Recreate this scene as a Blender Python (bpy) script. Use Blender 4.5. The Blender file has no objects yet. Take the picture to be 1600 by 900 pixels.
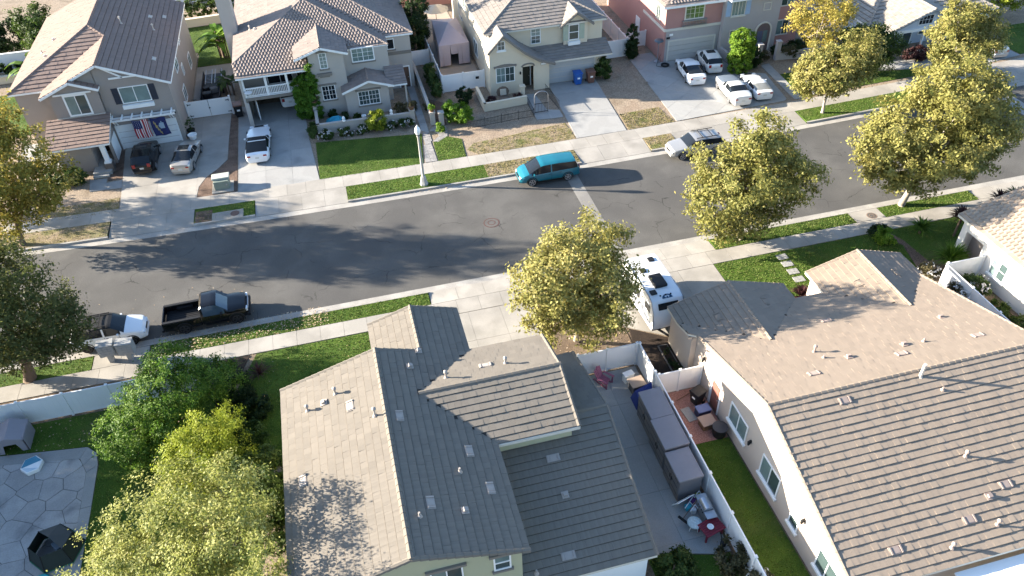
import bpy, math, random
import numpy as np
from mathutils import Vector, Matrix
random.seed(7); np.random.seed(7)
SC = bpy.context.scene
COL = SC.collection
rad = math.radians

# ------------------------------------------------------------------ camera
cd = bpy.data.cameras.new('camera'); cam = bpy.data.objects.new('camera', cd); COL.objects.link(cam)
cd.sensor_width = 36.0; cd.lens = 36.0 * 1214.5 / 1600.0; cd.clip_start = 0.5; cd.clip_end = 3000
def aim(p, r, w, pos):
    fw = Vector((math.sin(w)*math.cos(p), math.cos(w)*math.cos(p), -math.sin(p)))
    rt = Vector((math.cos(w), -math.sin(w), 0)); dn = fw.cross(rt)
    c, s = math.cos(r), math.sin(r)
    R = c*rt + s*dn; D = -s*rt + c*dn
    m = Matrix((R, -D, -fw)).transposed().to_4x4(); m.translation = pos
    return m
cam.matrix_world = aim(rad(40.9), rad(2.375), rad(12.84), Vector((0, 0, 35.0)))
SC.camera = cam

# ------------------------------------------------------------------ light
SUN_EL, SUN_DX, SUN_DY = rad(16.7), -0.9385, 0.345            # direction towards the sun in plan
w = bpy.data.worlds.new('World'); SC.world = w; w.use_nodes = True
nt = w.node_tree; nt.nodes.clear()
sky = nt.nodes.new('ShaderNodeTexSky'); sky.sky_type = 'NISHITA'; sky.sun_disc = False
sky.sun_elevation = SUN_EL; sky.sun_rotation = math.atan2(SUN_DX, SUN_DY); sky.air_density = 1.0; sky.dust_density = 1.0
bg = nt.nodes.new('ShaderNodeBackground'); bg.inputs[1].default_value = 0.076
wo = nt.nodes.new('ShaderNodeOutputWorld')
tint = nt.nodes.new('ShaderNodeMix'); tint.data_type = 'RGBA'; tint.blend_type = 'MULTIPLY'; tint.inputs[0].default_value = 1.0; tint.inputs[7].default_value = (0.88, 1.0, 1.15, 1)
nt.links.new(sky.outputs[0], tint.inputs[6]); nt.links.new(tint.outputs[2], bg.inputs[0]); nt.links.new(bg.outputs[0], wo.inputs[0])
sl = bpy.data.lights.new('sun', 'SUN'); sl.energy = 5.0; sl.angle = rad(0.55); sl.color = (1.0, 0.90, 0.76)
so = bpy.data.objects.new('sun', sl); COL.objects.link(so)
tos = Vector((SUN_DX*math.cos(SUN_EL), SUN_DY*math.cos(SUN_EL), math.sin(SUN_EL)))
so.rotation_euler = tos.to_track_quat('Z', 'Y').to_euler(); so.location = (0, 0, 60)
vs = SC.view_settings
vs.view_transform = 'Standard'; vs.look = 'None'; vs.exposure = 2.35; vs.gamma = 1.0; vs.use_curve_mapping = False

# ------------------------------------------------------------------ materials
MATS = {}
def mat(name, col, rough=0.85, var=0.12, scale=1.5, rnd=0.0, bump=0.0, bscale=30.0, metal=0.0, spec=0.3, coat=0.0,
        trans=0.0, col2=None, col3=None, fine=0.0, fscale=25.0, bright=1.0):
    """procedural principled material: two noises of colour wear, random shade per piece (UV x + object random), bump"""
    if name in MATS: return MATS[name]
    m = bpy.data.materials.new(name); m.use_nodes = True; MATS[name] = m
    t = m.node_tree; N = t.nodes; L = t.links
    b = N['Principled BSDF']; b.inputs['Roughness'].default_value = rough; b.inputs['Metallic'].default_value = metal
    b.inputs['Specular IOR Level'].default_value = spec
    if coat: b.inputs['Coat Weight'].default_value = coat; b.inputs['Coat Roughness'].default_value = 0.06
    geo = N.new('ShaderNodeNewGeometry')
    def noise(sc, det=3, rg=0.6):
        n = N.new('ShaderNodeTexNoise'); n.inputs['Scale'].default_value = sc; n.inputs['Detail'].default_value = det
        n.inputs['Roughness'].default_value = rg; L.new(geo.outputs['Position'], n.inputs['Vector']); return n.outputs['Fac']
    def mth(op, a, bb):
        n = N.new('ShaderNodeMath'); n.operation = op
        for i, v in enumerate((a, bb)):
            if isinstance(v, (int, float)): n.inputs[i].default_value = v
            else: L.new(v, n.inputs[i])
        return n.outputs[0]
    val = None
    def add(x):
        nonlocal val
        val = x if val is None else mth('MULTIPLY', val, x)
    if var: add(mth('ADD', mth('MULTIPLY', noise(scale, 4), 2*var), 1-var))
    if fine: add(mth('ADD', mth('MULTIPLY', noise(fscale, 2), 2*fine), 1-fine))
    rv = None
    if rnd or col2:
        uv = N.new('ShaderNodeUVMap'); sx = N.new('ShaderNodeSeparateXYZ'); L.new(uv.outputs[0], sx.inputs[0])
        oi = N.new('ShaderNodeObjectInfo')
        rv = mth('FRACT', mth('ADD', sx.outputs[0], oi.outputs['Random']), 0)
    if rnd: add(mth('ADD', mth('MULTIPLY', rv, 2*rnd), 1-rnd))
    base = N.new('ShaderNodeRGB'); base.outputs[0].default_value = (*[c*bright for c in col], 1); c = base.outputs[0]
    if col2:
        r = N.new('ShaderNodeValToRGB'); e = r.color_ramp.elements
        e[0].color = (*col, 1); e[1].color = (*(col3 or col2), 1)
        if col3: k = e.new(0.5); k.color = (*col2, 1)
        L.new(rv, r.inputs[0]); c = r.outputs[0]
    if val is not None:
        mx = N.new('ShaderNodeMix'); mx.data_type = 'RGBA'; mx.blend_type = 'MULTIPLY'; mx.inputs[0].default_value = 1
        cb = N.new('ShaderNodeCombineXYZ')
        for i in range(3): L.new(val, cb.inputs[i])
        L.new(c, mx.inputs[6]); L.new(cb.outputs[0], mx.inputs[7]); c = mx.outputs[2]
    L.new(c, b.inputs['Base Color'])
    if bump:
        bp = N.new('ShaderNodeBump'); bp.inputs['Strength'].default_value = bump; bp.inputs['Distance'].default_value = 0.02
        L.new(noise(bscale, 3), bp.inputs['Height']); L.new(bp.outputs[0], b.inputs['Normal'])
    if trans:
        tr = N.new('ShaderNodeBsdfTranslucent'); L.new(c, tr.inputs[0]); ms = N.new('ShaderNodeMixShader'); ms.inputs[0].default_value = trans
        L.new(b.outputs[0], ms.inputs[1]); L.new(tr.outputs[0], ms.inputs[2]); L.new(ms.outputs[0], N['Material Output'].inputs[0])
    return m

def ground_mat(name, colA, colB, scale, fine, fscale, thr=(0.42, 0.6), rough=0.95, bump=0.3, colC=None, cscale=0.25, cthr=(0.5, 0.7), cracks=0.0, bsc=60):
    """two or three earth tones mixed by noise, grain on top, optional crack network"""
    if name in MATS: return MATS[name]
    m = bpy.data.materials.new(name); m.use_nodes = True; MATS[name] = m
    t = m.node_tree; N = t.nodes; L = t.links; b = N['Principled BSDF']
    b.inputs['Roughness'].default_value = rough; b.inputs['Specular IOR Level'].default_value = 0.2
    geo = N.new('ShaderNodeNewGeometry')
    def noise(sc, det=4):
        n = N.new('ShaderNodeTexNoise'); n.inputs['Scale'].default_value = sc; n.inputs['Detail'].default_value = det
        L.new(geo.outputs['Position'], n.inputs['Vector']); return n
    def ramp(src, lo, hi):
        r = N.new('ShaderNodeMapRange'); r.inputs[1].default_value = lo; r.inputs[2].default_value = hi; L.new(src, r.inputs[0]); return r.outputs[0]
    def mix(f, a, c2, mode='MIX'):
        x = N.new('ShaderNodeMix'); x.data_type = 'RGBA'; x.blend_type = mode
        if isinstance(f, float): x.inputs[0].default_value = f
        else: L.new(f, x.inputs[0])
        for s, v in ((6, a), (7, c2)):
            if isinstance(v, tuple): x.inputs[s].default_value = (*v, 1)
            else: L.new(v, x.inputs[s])
        return x.outputs[2]
    c = mix(ramp(noise(scale).outputs['Fac'], *thr), colA, colB)
    if colC: c = mix(ramp(noise(cscale).outputs['Fac'], *cthr), c, colC)
    f = N.new('ShaderNodeMapRange'); f.inputs[3].default_value = 1-fine; f.inputs[4].default_value = 1+fine
    f.inputs[1].default_value = 0.3; f.inputs[2].default_value = 0.7
    L.new(noise(fscale, 2).outputs['Fac'], f.inputs[0]); cb = N.new('ShaderNodeCombineXYZ')
    for i in range(3): L.new(f.outputs[0], cb.inputs[i])
    c = mix(1.0, c, cb.outputs[0], 'MULTIPLY')
    if cracks:
        dn = noise(0.9, 5); v = N.new('ShaderNodeTexVoronoi'); v.feature = 'DISTANCE_TO_EDGE'; v.inputs['Scale'].default_value = 0.32
        ad = N.new('ShaderNodeVectorMath'); ad.operation = 'ADD'; L.new(geo.outputs['Position'], ad.inputs[0]); L.new(dn.outputs['Color'], ad.inputs[1])
        L.new(ad.outputs[0], v.inputs['Vector'])
        k = ramp(v.outputs['Distance'], 0.002, 0.012)
        k2 = N.new('ShaderNodeMath'); k2.operation = 'MAXIMUM'; L.new(k, k2.inputs[0]); L.new(ramp(noise(0.5, 2).outputs['Fac'], 0.6, 0.5), k2.inputs[1])
        k3 = N.new('ShaderNodeMapRange'); k3.inputs[3].default_value = 1-cracks; L.new(k2.outputs[0], k3.inputs[0])
        cb2 = N.new('ShaderNodeCombineXYZ')
        for i in range(3): L.new(k3.outputs[0], cb2.inputs[i])
        c = mix(1.0, c, cb2.outputs[0], 'MULTIPLY')
    oi = N.new('ShaderNodeObjectInfo'); mr = N.new('ShaderNodeMapRange'); mr.inputs[3].default_value = 0.94; mr.inputs[4].default_value = 1.06; L.new(oi.outputs['Random'], mr.inputs[0])
    cb3 = N.new('ShaderNodeCombineXYZ')
    for i in range(3): L.new(mr.outputs[0], cb3.inputs[i])
    c = mix(1.0, c, cb3.outputs[0], 'MULTIPLY')
    L.new(c, b.inputs['Base Color'])
    if bump:
        bp = N.new('ShaderNodeBump'); bp.inputs['Strength'].default_value = bump; bp.inputs['Distance'].default_value = 0.03
        L.new(noise(bsc, 3).outputs['Fac'], bp.inputs['Height']); L.new(bp.outputs[0], b.inputs['Normal'])
    return m

def paint(name, col, metal=0.0, rough=0.28): return mat(name, col, rough, 0.03, 2, coat=0.6, metal=metal, spec=0.5)
def GLASS(): return mat('dark_glass', (0.012, 0.015, 0.018), 0.08, 0.2, 0.9, spec=0.4)
M = {}
M['white'] = mat('white_paint', (0.80, 0.80, 0.78), 0.6, 0.06, 1.0)
M['vinyl'] = mat('white_vinyl', (0.76, 0.76, 0.75), 0.45, 0.05, 0.8)
M['trim'] = mat('cream_trim', (0.62, 0.58, 0.50), 0.7, 0.06, 1.0)
M['grey_trim'] = mat('taupe_trim', (0.20, 0.18, 0.155), 0.8, 0.08, 2.0)
M['black'] = mat('black_plastic', (0.012, 0.012, 0.013), 0.55, 0.1, 2)
M['rubber'] = mat('tyre_rubber', (0.012, 0.012, 0.012), 0.8, 0.1, 5)
M['alloy'] = mat('alloy_wheel', (0.45, 0.45, 0.46), 0.35, 0.1, 6, metal=0.7)
M['dark_alloy'] = mat('dark_wheel', (0.05, 0.05, 0.055), 0.4, 0.1, 6, metal=0.5)
M['glass'] = GLASS()
M['house_glass'] = mat('window_glass', (0.05, 0.075, 0.075), 0.08, 0.55, 0.7, spec=0.8)
M['curtain_glass'] = mat('curtained_window_glass', (0.15, 0.21, 0.20), 0.12, 0.5, 1.1, spec=0.7)
M['red_light'] = mat('tail_light', (0.28, 0.012, 0.012), 0.2, 0.1, 5, spec=0.6)
M['head_light'] = mat('head_light', (0.6, 0.62, 0.64), 0.12, 0.1, 5, spec=0.7)
M['plate'] = mat('number_plate', (0.55, 0.55, 0.52), 0.5, 0.05, 4)
M['metal'] = mat('grey_metal', (0.32, 0.32, 0.33), 0.4, 0.12, 3, metal=0.6)
M['pipe'] = mat('vent_pipe', (0.50, 0.44, 0.38), 0.7, 0.15, 4)
M['iron'] = mat('black_iron', (0.015, 0.015, 0.016), 0.5, 0.1, 4, metal=0.3)
M['wood'] = mat('brown_wood', (0.16, 0.09, 0.05), 0.75, 0.25, 6)
M['bark'] = mat('pale_bark', (0.30, 0.26, 0.21), 0.9, 0.3, 5, bump=0.5, bscale=14)
M['dbark'] = mat('brown_bark', (0.14, 0.10, 0.07), 0.9, 0.3, 5, bump=0.5, bscale=14)

# ------------------------------------------------------------------ objects
PO = {}
def tag(o, label=None, cat=None, group=None, kind=None):
    if label: o['label'] = label
    if cat: o['category'] = cat
    if group: o['group'] = group
    if kind: o['kind'] = kind
    return o
def thing(name, label, cat, loc=(0, 0, 0), group=None):
    o = bpy.data.objects.new(name, None); COL.objects.link(o); o.location = loc; o.empty_display_size = 0.3
    PO[o] = Vector(loc); return tag(o, label, cat, group)
def copy_tree(o, parent=None):
    c = o.copy(); COL.objects.link(c); c.parent = parent
    for ch in o.children: copy_tree(ch, c)
    return c

class MB:
    def __init__(s): s.v = []; s.f = []; s.r = []; s.m = []
    def face(s, pts, r=None, m=0):
        k = len(s.v); s.v += [tuple(p) for p in pts]; s.f.append(tuple(range(k, k+len(pts)))); s.r.append(random.random() if r is None else r); s.m.append(m)
    def mesh(s, vs, fs, r=None, m=0):
        k = len(s.v); s.v += [tuple(p) for p in vs]; rr = random.random() if r is None else r
        for f in fs: s.f.append(tuple(i+k for i in f)); s.r.append(rr); s.m.append(m)
    def prism(s, poly, z0, z1, r=None, m=0):
        n = len(poly); a = sum(poly[i][0]*poly[(i+1) % n][1]-poly[(i+1) % n][0]*poly[i][1] for i in range(n))
        if a < 0: poly = poly[::-1]
        vs = [(p[0], p[1], z0) for p in poly]+[(p[0], p[1], z1) for p in poly]
        s.mesh(vs, [tuple(range(n-1, -1, -1)), tuple(range(n, 2*n))]+[(i, (i+1) % n, n+(i+1) % n, n+i) for i in range(n)], r, m)
    def box(s, c, d, rz=0.0, r=None, m=0, ry=0.0, rx=0.0):
        R = Matrix.Rotation(rz, 3, 'Z') @ Matrix.Rotation(ry, 3, 'Y') @ Matrix.Rotation(rx, 3, 'X'); c = Vector(c)
        vs = [c+R @ Vector((x*d[0]/2, y*d[1]/2, z*d[2]/2)) for x in (-1, 1) for y in (-1, 1) for z in (-1, 1)]
        s.mesh(vs, [(0, 1, 3, 2), (4, 6, 7, 5), (0, 4, 5, 1), (2, 3, 7, 6), (0, 2, 6, 4), (1, 5, 7, 3)], r, m)
    def b2(s, lo, hi, r=None, m=0):
        s.box([(a+b)/2 for a, b in zip(lo, hi)], [abs(b-a) for a, b in zip(lo, hi)], 0, r, m)
    def bar(s, a, b, w, h, r=None, m=0, up=(0, 0, 1)):
        a = Vector(a); b = Vector(b); d = (b-a).normalized(); u = Vector(up)
        sd = d.cross(u)
        if sd.length < 1e-4: sd = Vector((1, 0, 0))
        sd.normalize(); u = sd.cross(d)
        vs = [p+sd*x*w/2+u*z*h/2 for p in (a, b) for x in (-1, 1) for z in (-1, 1)]
        s.mesh(vs, [(0, 1, 3, 2), (4, 6, 7, 5), (0, 4, 5, 1), (2, 3, 7, 6), (0, 2, 6, 4), (1, 5, 7, 3)], r, m)
    def tube(s, pts, rs, n=8, cap=True, r=None, m=0):
        pts = [Vector(p) for p in pts]; vs = []; fs = []
        for i, p in enumerate(pts):
            d = (pts[min(i+1, len(pts)-1)]-pts[max(i-1, 0)]).normalized()
            a = d.cross(Vector((0, 0, 1)))
            if a.length < 1e-3: a = Vector((1, 0, 0))
            a.normalize(); b = d.cross(a); q = rs[i] if isinstance(rs, (list, tuple)) else rs
            vs += [p+q*(math.cos(2*math.pi*k/n)*a+math.sin(2*math.pi*k/n)*b) for k in range(n)]
        for i in range(len(pts)-1):
            for k in range(n): fs.append((i*n+k, i*n+(k+1) % n, (i+1)*n+(k+1) % n, (i+1)*n+k))
        if cap: fs += [tuple(range(n-1, -1, -1)), tuple(range((len(pts)-1)*n, len(pts)*n))]
        s.mesh(vs, fs, r, m)
    def lathe(s, prof, c=(0, 0, 0), n=14, r=None, m=0, axis='Z'):
        vs = []; fs = []
        for q, z in prof:
            for k in range(n):
                a = 2*math.pi*k/n; p = (q*math.cos(a), q*math.sin(a), z)
                if axis == 'Y': p = (q*math.cos(a), z, q*math.sin(a))
                vs.append((c[0]+p[0], c[1]+p[1], c[2]+p[2]))
        for i in range(len(prof)-1):
            for k in range(n): fs.append((i*n+k, i*n+(k+1) % n, (i+1)*n+(k+1) % n, (i+1)*n+k))
        fs += [tuple(range(n-1, -1, -1)), tuple(range((len(prof)-1)*n, len(prof)*n))]
        s.mesh(vs, fs, r, m)
    def build(s, name, mats, parent=None, smooth=0, label=None, kind=None, bevel=0):
        if not s.v: return None
        a = np.array(s.v, float); o0 = Vector((float(a[:, 0].mean()), float(a[:, 1].mean()), float(a[:, 2].min())))
        a -= np.array(o0)
        me = bpy.data.meshes.new(name); me.from_pydata([tuple(x) for x in a], [], s.f)
        if not isinstance(mats, (list, tuple)): mats = [mats]
        for q in mats: me.materials.append(q)
        uv = me.uv_layers.new(name='r'); lens = [len(f) for f in s.f]
        rr = np.repeat(np.array(s.r), lens); buf = np.zeros(2*len(rr), 'f'); buf[0::2] = rr; buf[1::2] = rr*7.3 % 1; uv.data.foreach_set('uv', buf)
        me.polygons.foreach_set('material_index', s.m)
        if smooth:
            me.polygons.foreach_set('use_smooth', [True]*len(s.f)); me.set_sharp_from_angle(angle=rad(smooth))
        me.update()
        o = bpy.data.objects.new(name, me); COL.objects.link(o)
        if parent is not None: o.parent = parent; o.location = o0-PO[parent]
        else: o.location = o0
        PO[o] = o0
        if bevel:
            bm = o.modifiers.new('bevel', 'BEVEL'); bm.width = bevel; bm.segments = 2; bm.limit_method = 'ANGLE'
        return tag(o, label, None, None, kind)

def clip_rect(poly, u0, u1, v0, v1):
    """Sutherland-Hodgman: poly (any shape) against an axis-aligned rectangle"""
    for ax, lim, sg in ((0, u0, 1), (0, u1, -1), (1, v0, 1), (1, v1, -1)):
        out = []
        for i in range(len(poly)):
            a, b = poly[i-1], poly[i]; da = sg*(a[ax]-lim); db = sg*(b[ax]-lim)
            if (da >= 0) != (db >= 0):
                t = da/(da-db); out.append((a[0]+t*(b[0]-a[0]), a[1]+t*(b[1]-a[1])))
            if db >= 0: out.append(b)
        poly = out
        if len(poly) < 3: return []
    q = []
    for p in poly:
        if not q or abs(p[0]-q[-1][0])+abs(p[1]-q[-1][1]) > 1e-4: q.append(p)
    if len(q) > 1 and abs(q[0][0]-q[-1][0])+abs(q[0][1]-q[-1][1]) < 1e-4: q.pop()
    return q if len(q) > 2 else []
def area2(p): return abs(sum(p[i-1][0]*p[i][1]-p[i][0]*p[i-1][1] for i in range(len(p))))/2
def inside(p, poly):
    c = False
    for i in range(len(poly)):
        a, b = poly[i-1], poly[i]
        if (a[1] > p[1]) != (b[1] > p[1]) and p[0] < (b[0]-a[0])*(p[1]-a[1])/(b[1]-a[1])+a[0]: c = not c
    return c
def offset_in(poly, d):
    """shrink polygon corners toward centroid by about d"""
    cx = sum(p[0] for p in poly)/len(poly); cy = sum(p[1] for p in poly)/len(poly); out = []
    for x, y in poly:
        l = math.hypot(x-cx, y-cy) or 1; k = max(0, 1-1.4*d/l); out.append((cx+(x-cx)*k, cy+(y-cy)*k))
    return out
# ------------------------------------------------------------------ ground, road, pavements, lawns
def bend(x): x = max(-45, min(70, x)); return 0.0006*(x-12)**2
M['asphalt'] = ground_mat('asphalt', (0.096, 0.092, 0.085), (0.118, 0.113, 0.104), 0.35, 0.24, 26, cracks=0.5, bump=0.35, bsc=70, colC=(0.083, 0.080, 0.076), cscale=0.16, cthr=(0.45, 0.75))
M['patch'] = ground_mat('asphalt_patch', (0.20, 0.19, 0.175), (0.23, 0.22, 0.20), 0.6, 0.15, 28, bump=0.3)
M['concrete'] = ground_mat('concrete', (0.295, 0.275, 0.242), (0.345, 0.32, 0.282), 0.5, 0.06, 18, bump=0.12, colC=(0.235, 0.218, 0.19), cscale=0.45, cthr=(0.48, 0.75))
M['concrete_b'] = ground_mat('grey_concrete', (0.29, 0.285, 0.27), (0.345, 0.34, 0.32), 0.5, 0.07, 18, bump=0.12, colC=(0.22, 0.22, 0.215), cscale=0.5, cthr=(0.48, 0.75))
M['joint'] = mat('joint_dirt', (0.19, 0.175, 0.15), 0.95, 0.2, 3)
M['kerb'] = ground_mat('kerb_concrete', (0.29, 0.273, 0.245), (0.35, 0.33, 0.295), 0.8, 0.1, 15, bump=0.1, colC=(0.28, 0.26, 0.235), cscale=0.9)
M['soil'] = ground_mat('soil', (0.13, 0.095, 0.066), (0.19, 0.145, 0.10), 0.6, 0.35, 12, bump=0.8, bsc=18)
M['dirt'] = ground_mat('bare_dirt', (0.235, 0.18, 0.13), (0.29, 0.235, 0.175), 0.5, 0.3, 9, bump=0.8, bsc=14, colC=(0.17, 0.13, 0.09), cscale=0.5)
M['mulch'] = ground_mat('dark_mulch', (0.030, 0.022, 0.017), (0.045, 0.032, 0.024), 0.8, 0.4, 20, bump=0.9, bsc=20)
M['brown_mulch'] = ground_mat('brown_mulch', (0.12, 0.08, 0.058), (0.17, 0.115, 0.085), 1.2, 0.5, 16, bump=0.9, bsc=20)
M['lawn'] = ground_mat('lawn_base', (0.045, 0.085, 0.010), (0.066, 0.112, 0.014), 0.7, 0.35, 22, bump=0.8, bsc=40, colC=(0.085, 0.105, 0.03), cscale=0.3, cthr=(0.58, 0.75))
M['drylawn'] = ground_mat('dry_lawn_base', (0.26, 0.20, 0.13), (0.19, 0.16, 0.075), 1.1, 0.35, 14, bump=0.8, bsc=30, colC=(0.11, 0.13, 0.04), cscale=0.45, cthr=(0.56, 0.7))
M['gravel'] = ground_mat('red_gravel', (0.27, 0.13, 0.105), (0.36, 0.20, 0.16), 16, 0.35, 34, bump=1.0, bsc=26)

def structure(name, mb, m, smooth=0): return mb.build(name, m, None, smooth, kind='structure')
def patch(name, poly, z, m, z0=-0.19):
    b = MB(); b.prism(poly, z0, z); return structure(name, b, m)
def strip(x0, x1, y0, y1, n=None):
    """far-side strip that follows the gently curved street"""
    n = n or max(1, int(abs(x1-x0)/3)); xs = [x0+(x1-x0)*i/n for i in range(n+1)]
    return [(x, y0+bend(x)) for x in xs]+[(x, y1+bend(x)) for x in reversed(xs)]

b = MB(); b.face([(-900, -500, -0.25), (900, -500, -0.25), (900, 1300, -0.25), (-900, 1300, -0.25)]); structure('ground', b, M['soil'])
b = MB(); xs = [-160+4*i for i in range(93)]
for i in range(len(xs)-1):
    b.face([(xs[i], 41.25, -0.12), (xs[i+1], 41.25, -0.12), (xs[i+1], 52.58+bend(xs[i+1]), -0.12), (xs[i], 52.58+bend(xs[i]), -0.12)])
road = structure('road', b, M['asphalt'])
patch('far_yard_soil', [(-60, 57.15), (-30, 57.2), (20, 56.9), (60, 58.2), (95, 60), (95, 130), (-60, 130)], -0.03, M['dirt'])
patch('near_yard_soil', [(-60, -20), (80, -20), (80, 37.9), (-60, 37.9)], -0.03, M['soil'])
b = MB()
b.prism([(16.72, 41.28), (17.72, 41.28), (17.72, 52.55), (16.72, 52.55)], -0.13, -0.114)
structure('road_trench_patch', b, M['patch'])
b = MB(); b.prism([(58.6, 41.3), (60.2, 41.3), (60.2, 53.6), (58.6, 53.6)], -0.13, -0.113); structure('road_cross_gutter', b, M['concrete_b'])

# gutters and kerbs
b = MB()
for i in range(len(xs)-1):
    x0, x1 = xs[i], xs[i+1]
    b.mesh([(x0, 52.58+bend(x0), -0.112), (x1, 52.58+bend(x1), -0.112), (x1, 53.22+bend(x1), -0.12), (x0, 53.22+bend(x0), -0.12)], [(0, 1, 2, 3)])
structure('gutter', b, M['kerb'])
b = MB(); b.face([(-160, 40.72, -0.12), (200, 40.72, -0.12), (200, 41.25, -0.112), (-160, 41.25, -0.112)]); structure('gutter', b, M['kerb'])
FAR_KERB = [(-60, -19.2), (-12.9, -8.2), (-0.95, 18.6), (24.9, 27.6), (39.8, 58.0), (72, 100)]
NEAR_KERB = [(-80, 3.35), (24.1, 46.0), (56, 100)]
for x0, x1 in FAR_KERB:
    b = MB(); n = max(2, int((x1-x0)/2.5)); q = [x0+(x1-x0)*i/n for i in range(n+1)]
    for i in range(n):
        b.mesh([(q[i], 53.21+bend(q[i]), -0.2), (q[i+1], 53.21+bend(q[i+1]), -0.2), (q[i+1], 53.25+bend(q[i+1]), 0.018), (q[i], 53.25+bend(q[i]), 0.018),
                (q[i+1], 53.42+bend(q[i+1]), 0.022), (q[i], 53.42+bend(q[i]), 0.022)], [(0, 1, 2, 3), (3, 2, 4, 5)])
    structure('kerb', b, M['kerb'])
for x0, x1 in NEAR_KERB:
    b = MB(); b.mesh([(x0, 40.74, -0.2), (x1, 40.74, -0.2), (x1, 40.71, 0.018), (x0, 40.71, 0.018), (x1, 40.54, 0.022), (x0, 40.54, 0.022)], [(1, 0, 3, 2), (2, 3, 5, 4)])
    structure('kerb', b, M['kerb'])

def paving(name, cells, z, m, parent=None, joint=True, thick=0.04, zf=None, label=None, gap=.008, jm=None):
    """a paved surface: dark bedding sheet and one slab object per cell"""
    if parent is None:
        b = MB()
        for c in cells: b.face([(x, y, (zf(x, y) if zf else z)-0.018) for x, y in c])
        parent = structure(name, b, jm or M['joint'])
    for c in cells:
        s = offset_in(c, gap); b = MB(); n = len(s); dz = random.uniform(-0.003, 0.003)
        top = [(x, y, (zf(x, y) if zf else z)+dz) for x, y in s]; bot = [(x, y, q-thick) for x, y, q in top]
        if sum(s[i-1][0]*s[i][1]-s[i][0]*s[i-1][1] for i in range(n)) < 0: top = top[::-1]; bot = bot[::-1]
        b.mesh(bot+top, [tuple(range(n, 2*n))]+[(i, (i+1) % n, n+(i+1) % n, n+i) for i in range(n)])
        b.build('slab', m, parent)
    return parent
def grid_cells(poly, ox, oy, dx, dy, ang=0.0, minarea=0.05):
    c, s = math.cos(ang), math.sin(ang); q = [((x-ox)*c+(y-oy)*s, -(x-ox)*s+(y-oy)*c) for x, y in poly]; out = []
    i0, i1 = math.floor(min(p[0] for p in q)/dx), math.ceil(max(p[0] for p in q)/dx)
    j0, j1 = math.floor(min(p[1] for p in q)/dy), math.ceil(max(p[1] for p in q)/dy)
    for i in range(i0, i1):
        for j in range(j0, j1):
            r = clip_rect(q, i*dx, (i+1)*dx, j*dy, (j+1)*dy)
            if r and area2(r) > minarea: out.append([(ox+x*c-y*s, oy+x*s+y*c) for x, y in r])
    return out
# far pavement and near pavement
cells = []; x = -33.0
while x < 66: cells.append([(x, 55.45+bend(x)), (x+1.52, 55.45+bend(x+1.52)), (x+1.52, 57.15+bend(x+1.52)), (x, 57.15+bend(x))]); x += 1.52
paving('pavement', cells, 0.012, M['concrete'])
cells = []; x = -33.0
while x < 56: cells.append([(x, 37.88), (x+1.52, 37.88), (x+1.52, 39.27), (x, 39.27)]); x += 1.52
paving('pavement', cells, 0.012, M['concrete'])
# driveway aprons slope from the gutter up to the pavement
def apron(x0, x1, far):
    n = max(2, round((x1-x0)/1.9)); q = [x0+(x1-x0)*i/n for i in range(n+1)]
    if far:
        cells = [[(q[i], 53.23+bend(q[i])), (q[i+1], 53.23+bend(q[i+1])), (q[i+1], 55.44+bend(q[i+1])), (q[i], 55.44+bend(q[i]))] for i in range(n)]
        zf = lambda x, y: -0.105+0.117*min(1, max(0, (y-bend(x)-53.23)/2.2))
    else:
        cells = [[(q[i], 39.28), (q[i+1], 39.28), (q[i+1], 40.72), (q[i], 40.72)] for i in range(n)]
        zf = lambda x, y: -0.105+0.117*min(1, max(0, (40.72-y)/1.44))
    paving('driveway_apron', cells, 0, M['concrete'], zf=zf)
for a0, a1 in ((-19.2, -12.9), (-8.2, -0.95), (18.6, 24.9), (27.6, 39.8), (58, 72)): apron(a0, a1, True)
apron(3.35, 24.1, False); apron(46.0, 56.0, False)
# driveways
CB, CC = M['concrete_b'], M['concrete']
paving('driveway', grid_cells([(-18.75, 57.25), (-19.45, 67.6), (-14.1, 67.6), (-14.1, 71.5), (-10.3, 71.5), (-10.45, 66.8), (-10.5, 62.9), (-11.2, 61.7), (-12.2, 60.5), (-12.75, 59.1), (-12.87, 57.25)], -16.1, 57.25, 3.2, 3.4), 0.014, CC)
paving('driveway', grid_cells([(-14.0, 71.6), (-10.0, 71.6), (-10.2, 83), (-14.0, 83)], -14, 71.6, 2.1, 3), 0.014, CC)
paving('driveway', grid_cells([(-9.55, 57.25), (-9.65, 72.5), (-3.6, 72.5), (-3.4, 64.3), (-2.95, 57.25)], -9.5, 57.25, 2.2, 2.8), 0.014, CB)
paving('driveway', grid_cells([(19.45, 57.25), (20.0, 68.1), (24.75, 67.9), (24.1, 57.25)], 19.7, 57.25, 4.8, 4.2), 0.014, CB)
paving('driveway', grid_cells([(28.95, 57.45), (29.55, 71.6), (32.2, 71.6), (32.2, 69.1), (38.4, 69.1), (38.6, 64.8), (41.0, 63.6), (40.3, 58.0)], 30, 58, 2.05, 2.05, rad(38)), 0.014, CB)
paving('driveway', grid_cells([(58.5, 58.5), (59.5, 65.5), (66.0, 65.5), (66.8, 59.5)], 60, 58.5, 3.2, 3.2), 0.014, CB)
paving('driveway', grid_cells([(3.4, 37.86), (9.9, 37.86), (9.7, 27.5), (3.7, 27.5)], 3.4, 29.6, 2.15, 2.75), 0.014, CC)
paving('driveway', grid_cells([(14.9, 37.86), (23.2, 37.86), (23.2, 32.0), (17.5, 32.0), (15.0, 33.6)], 15, 32.0, 2.75, 2.95), 0.014, CC)
paving('driveway', grid_cells([(46.5, 37.86), (56, 37.86), (56, 33), (46.5, 33)], 46.5, 33, 3, 2.5), 0.014, CC)
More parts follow.
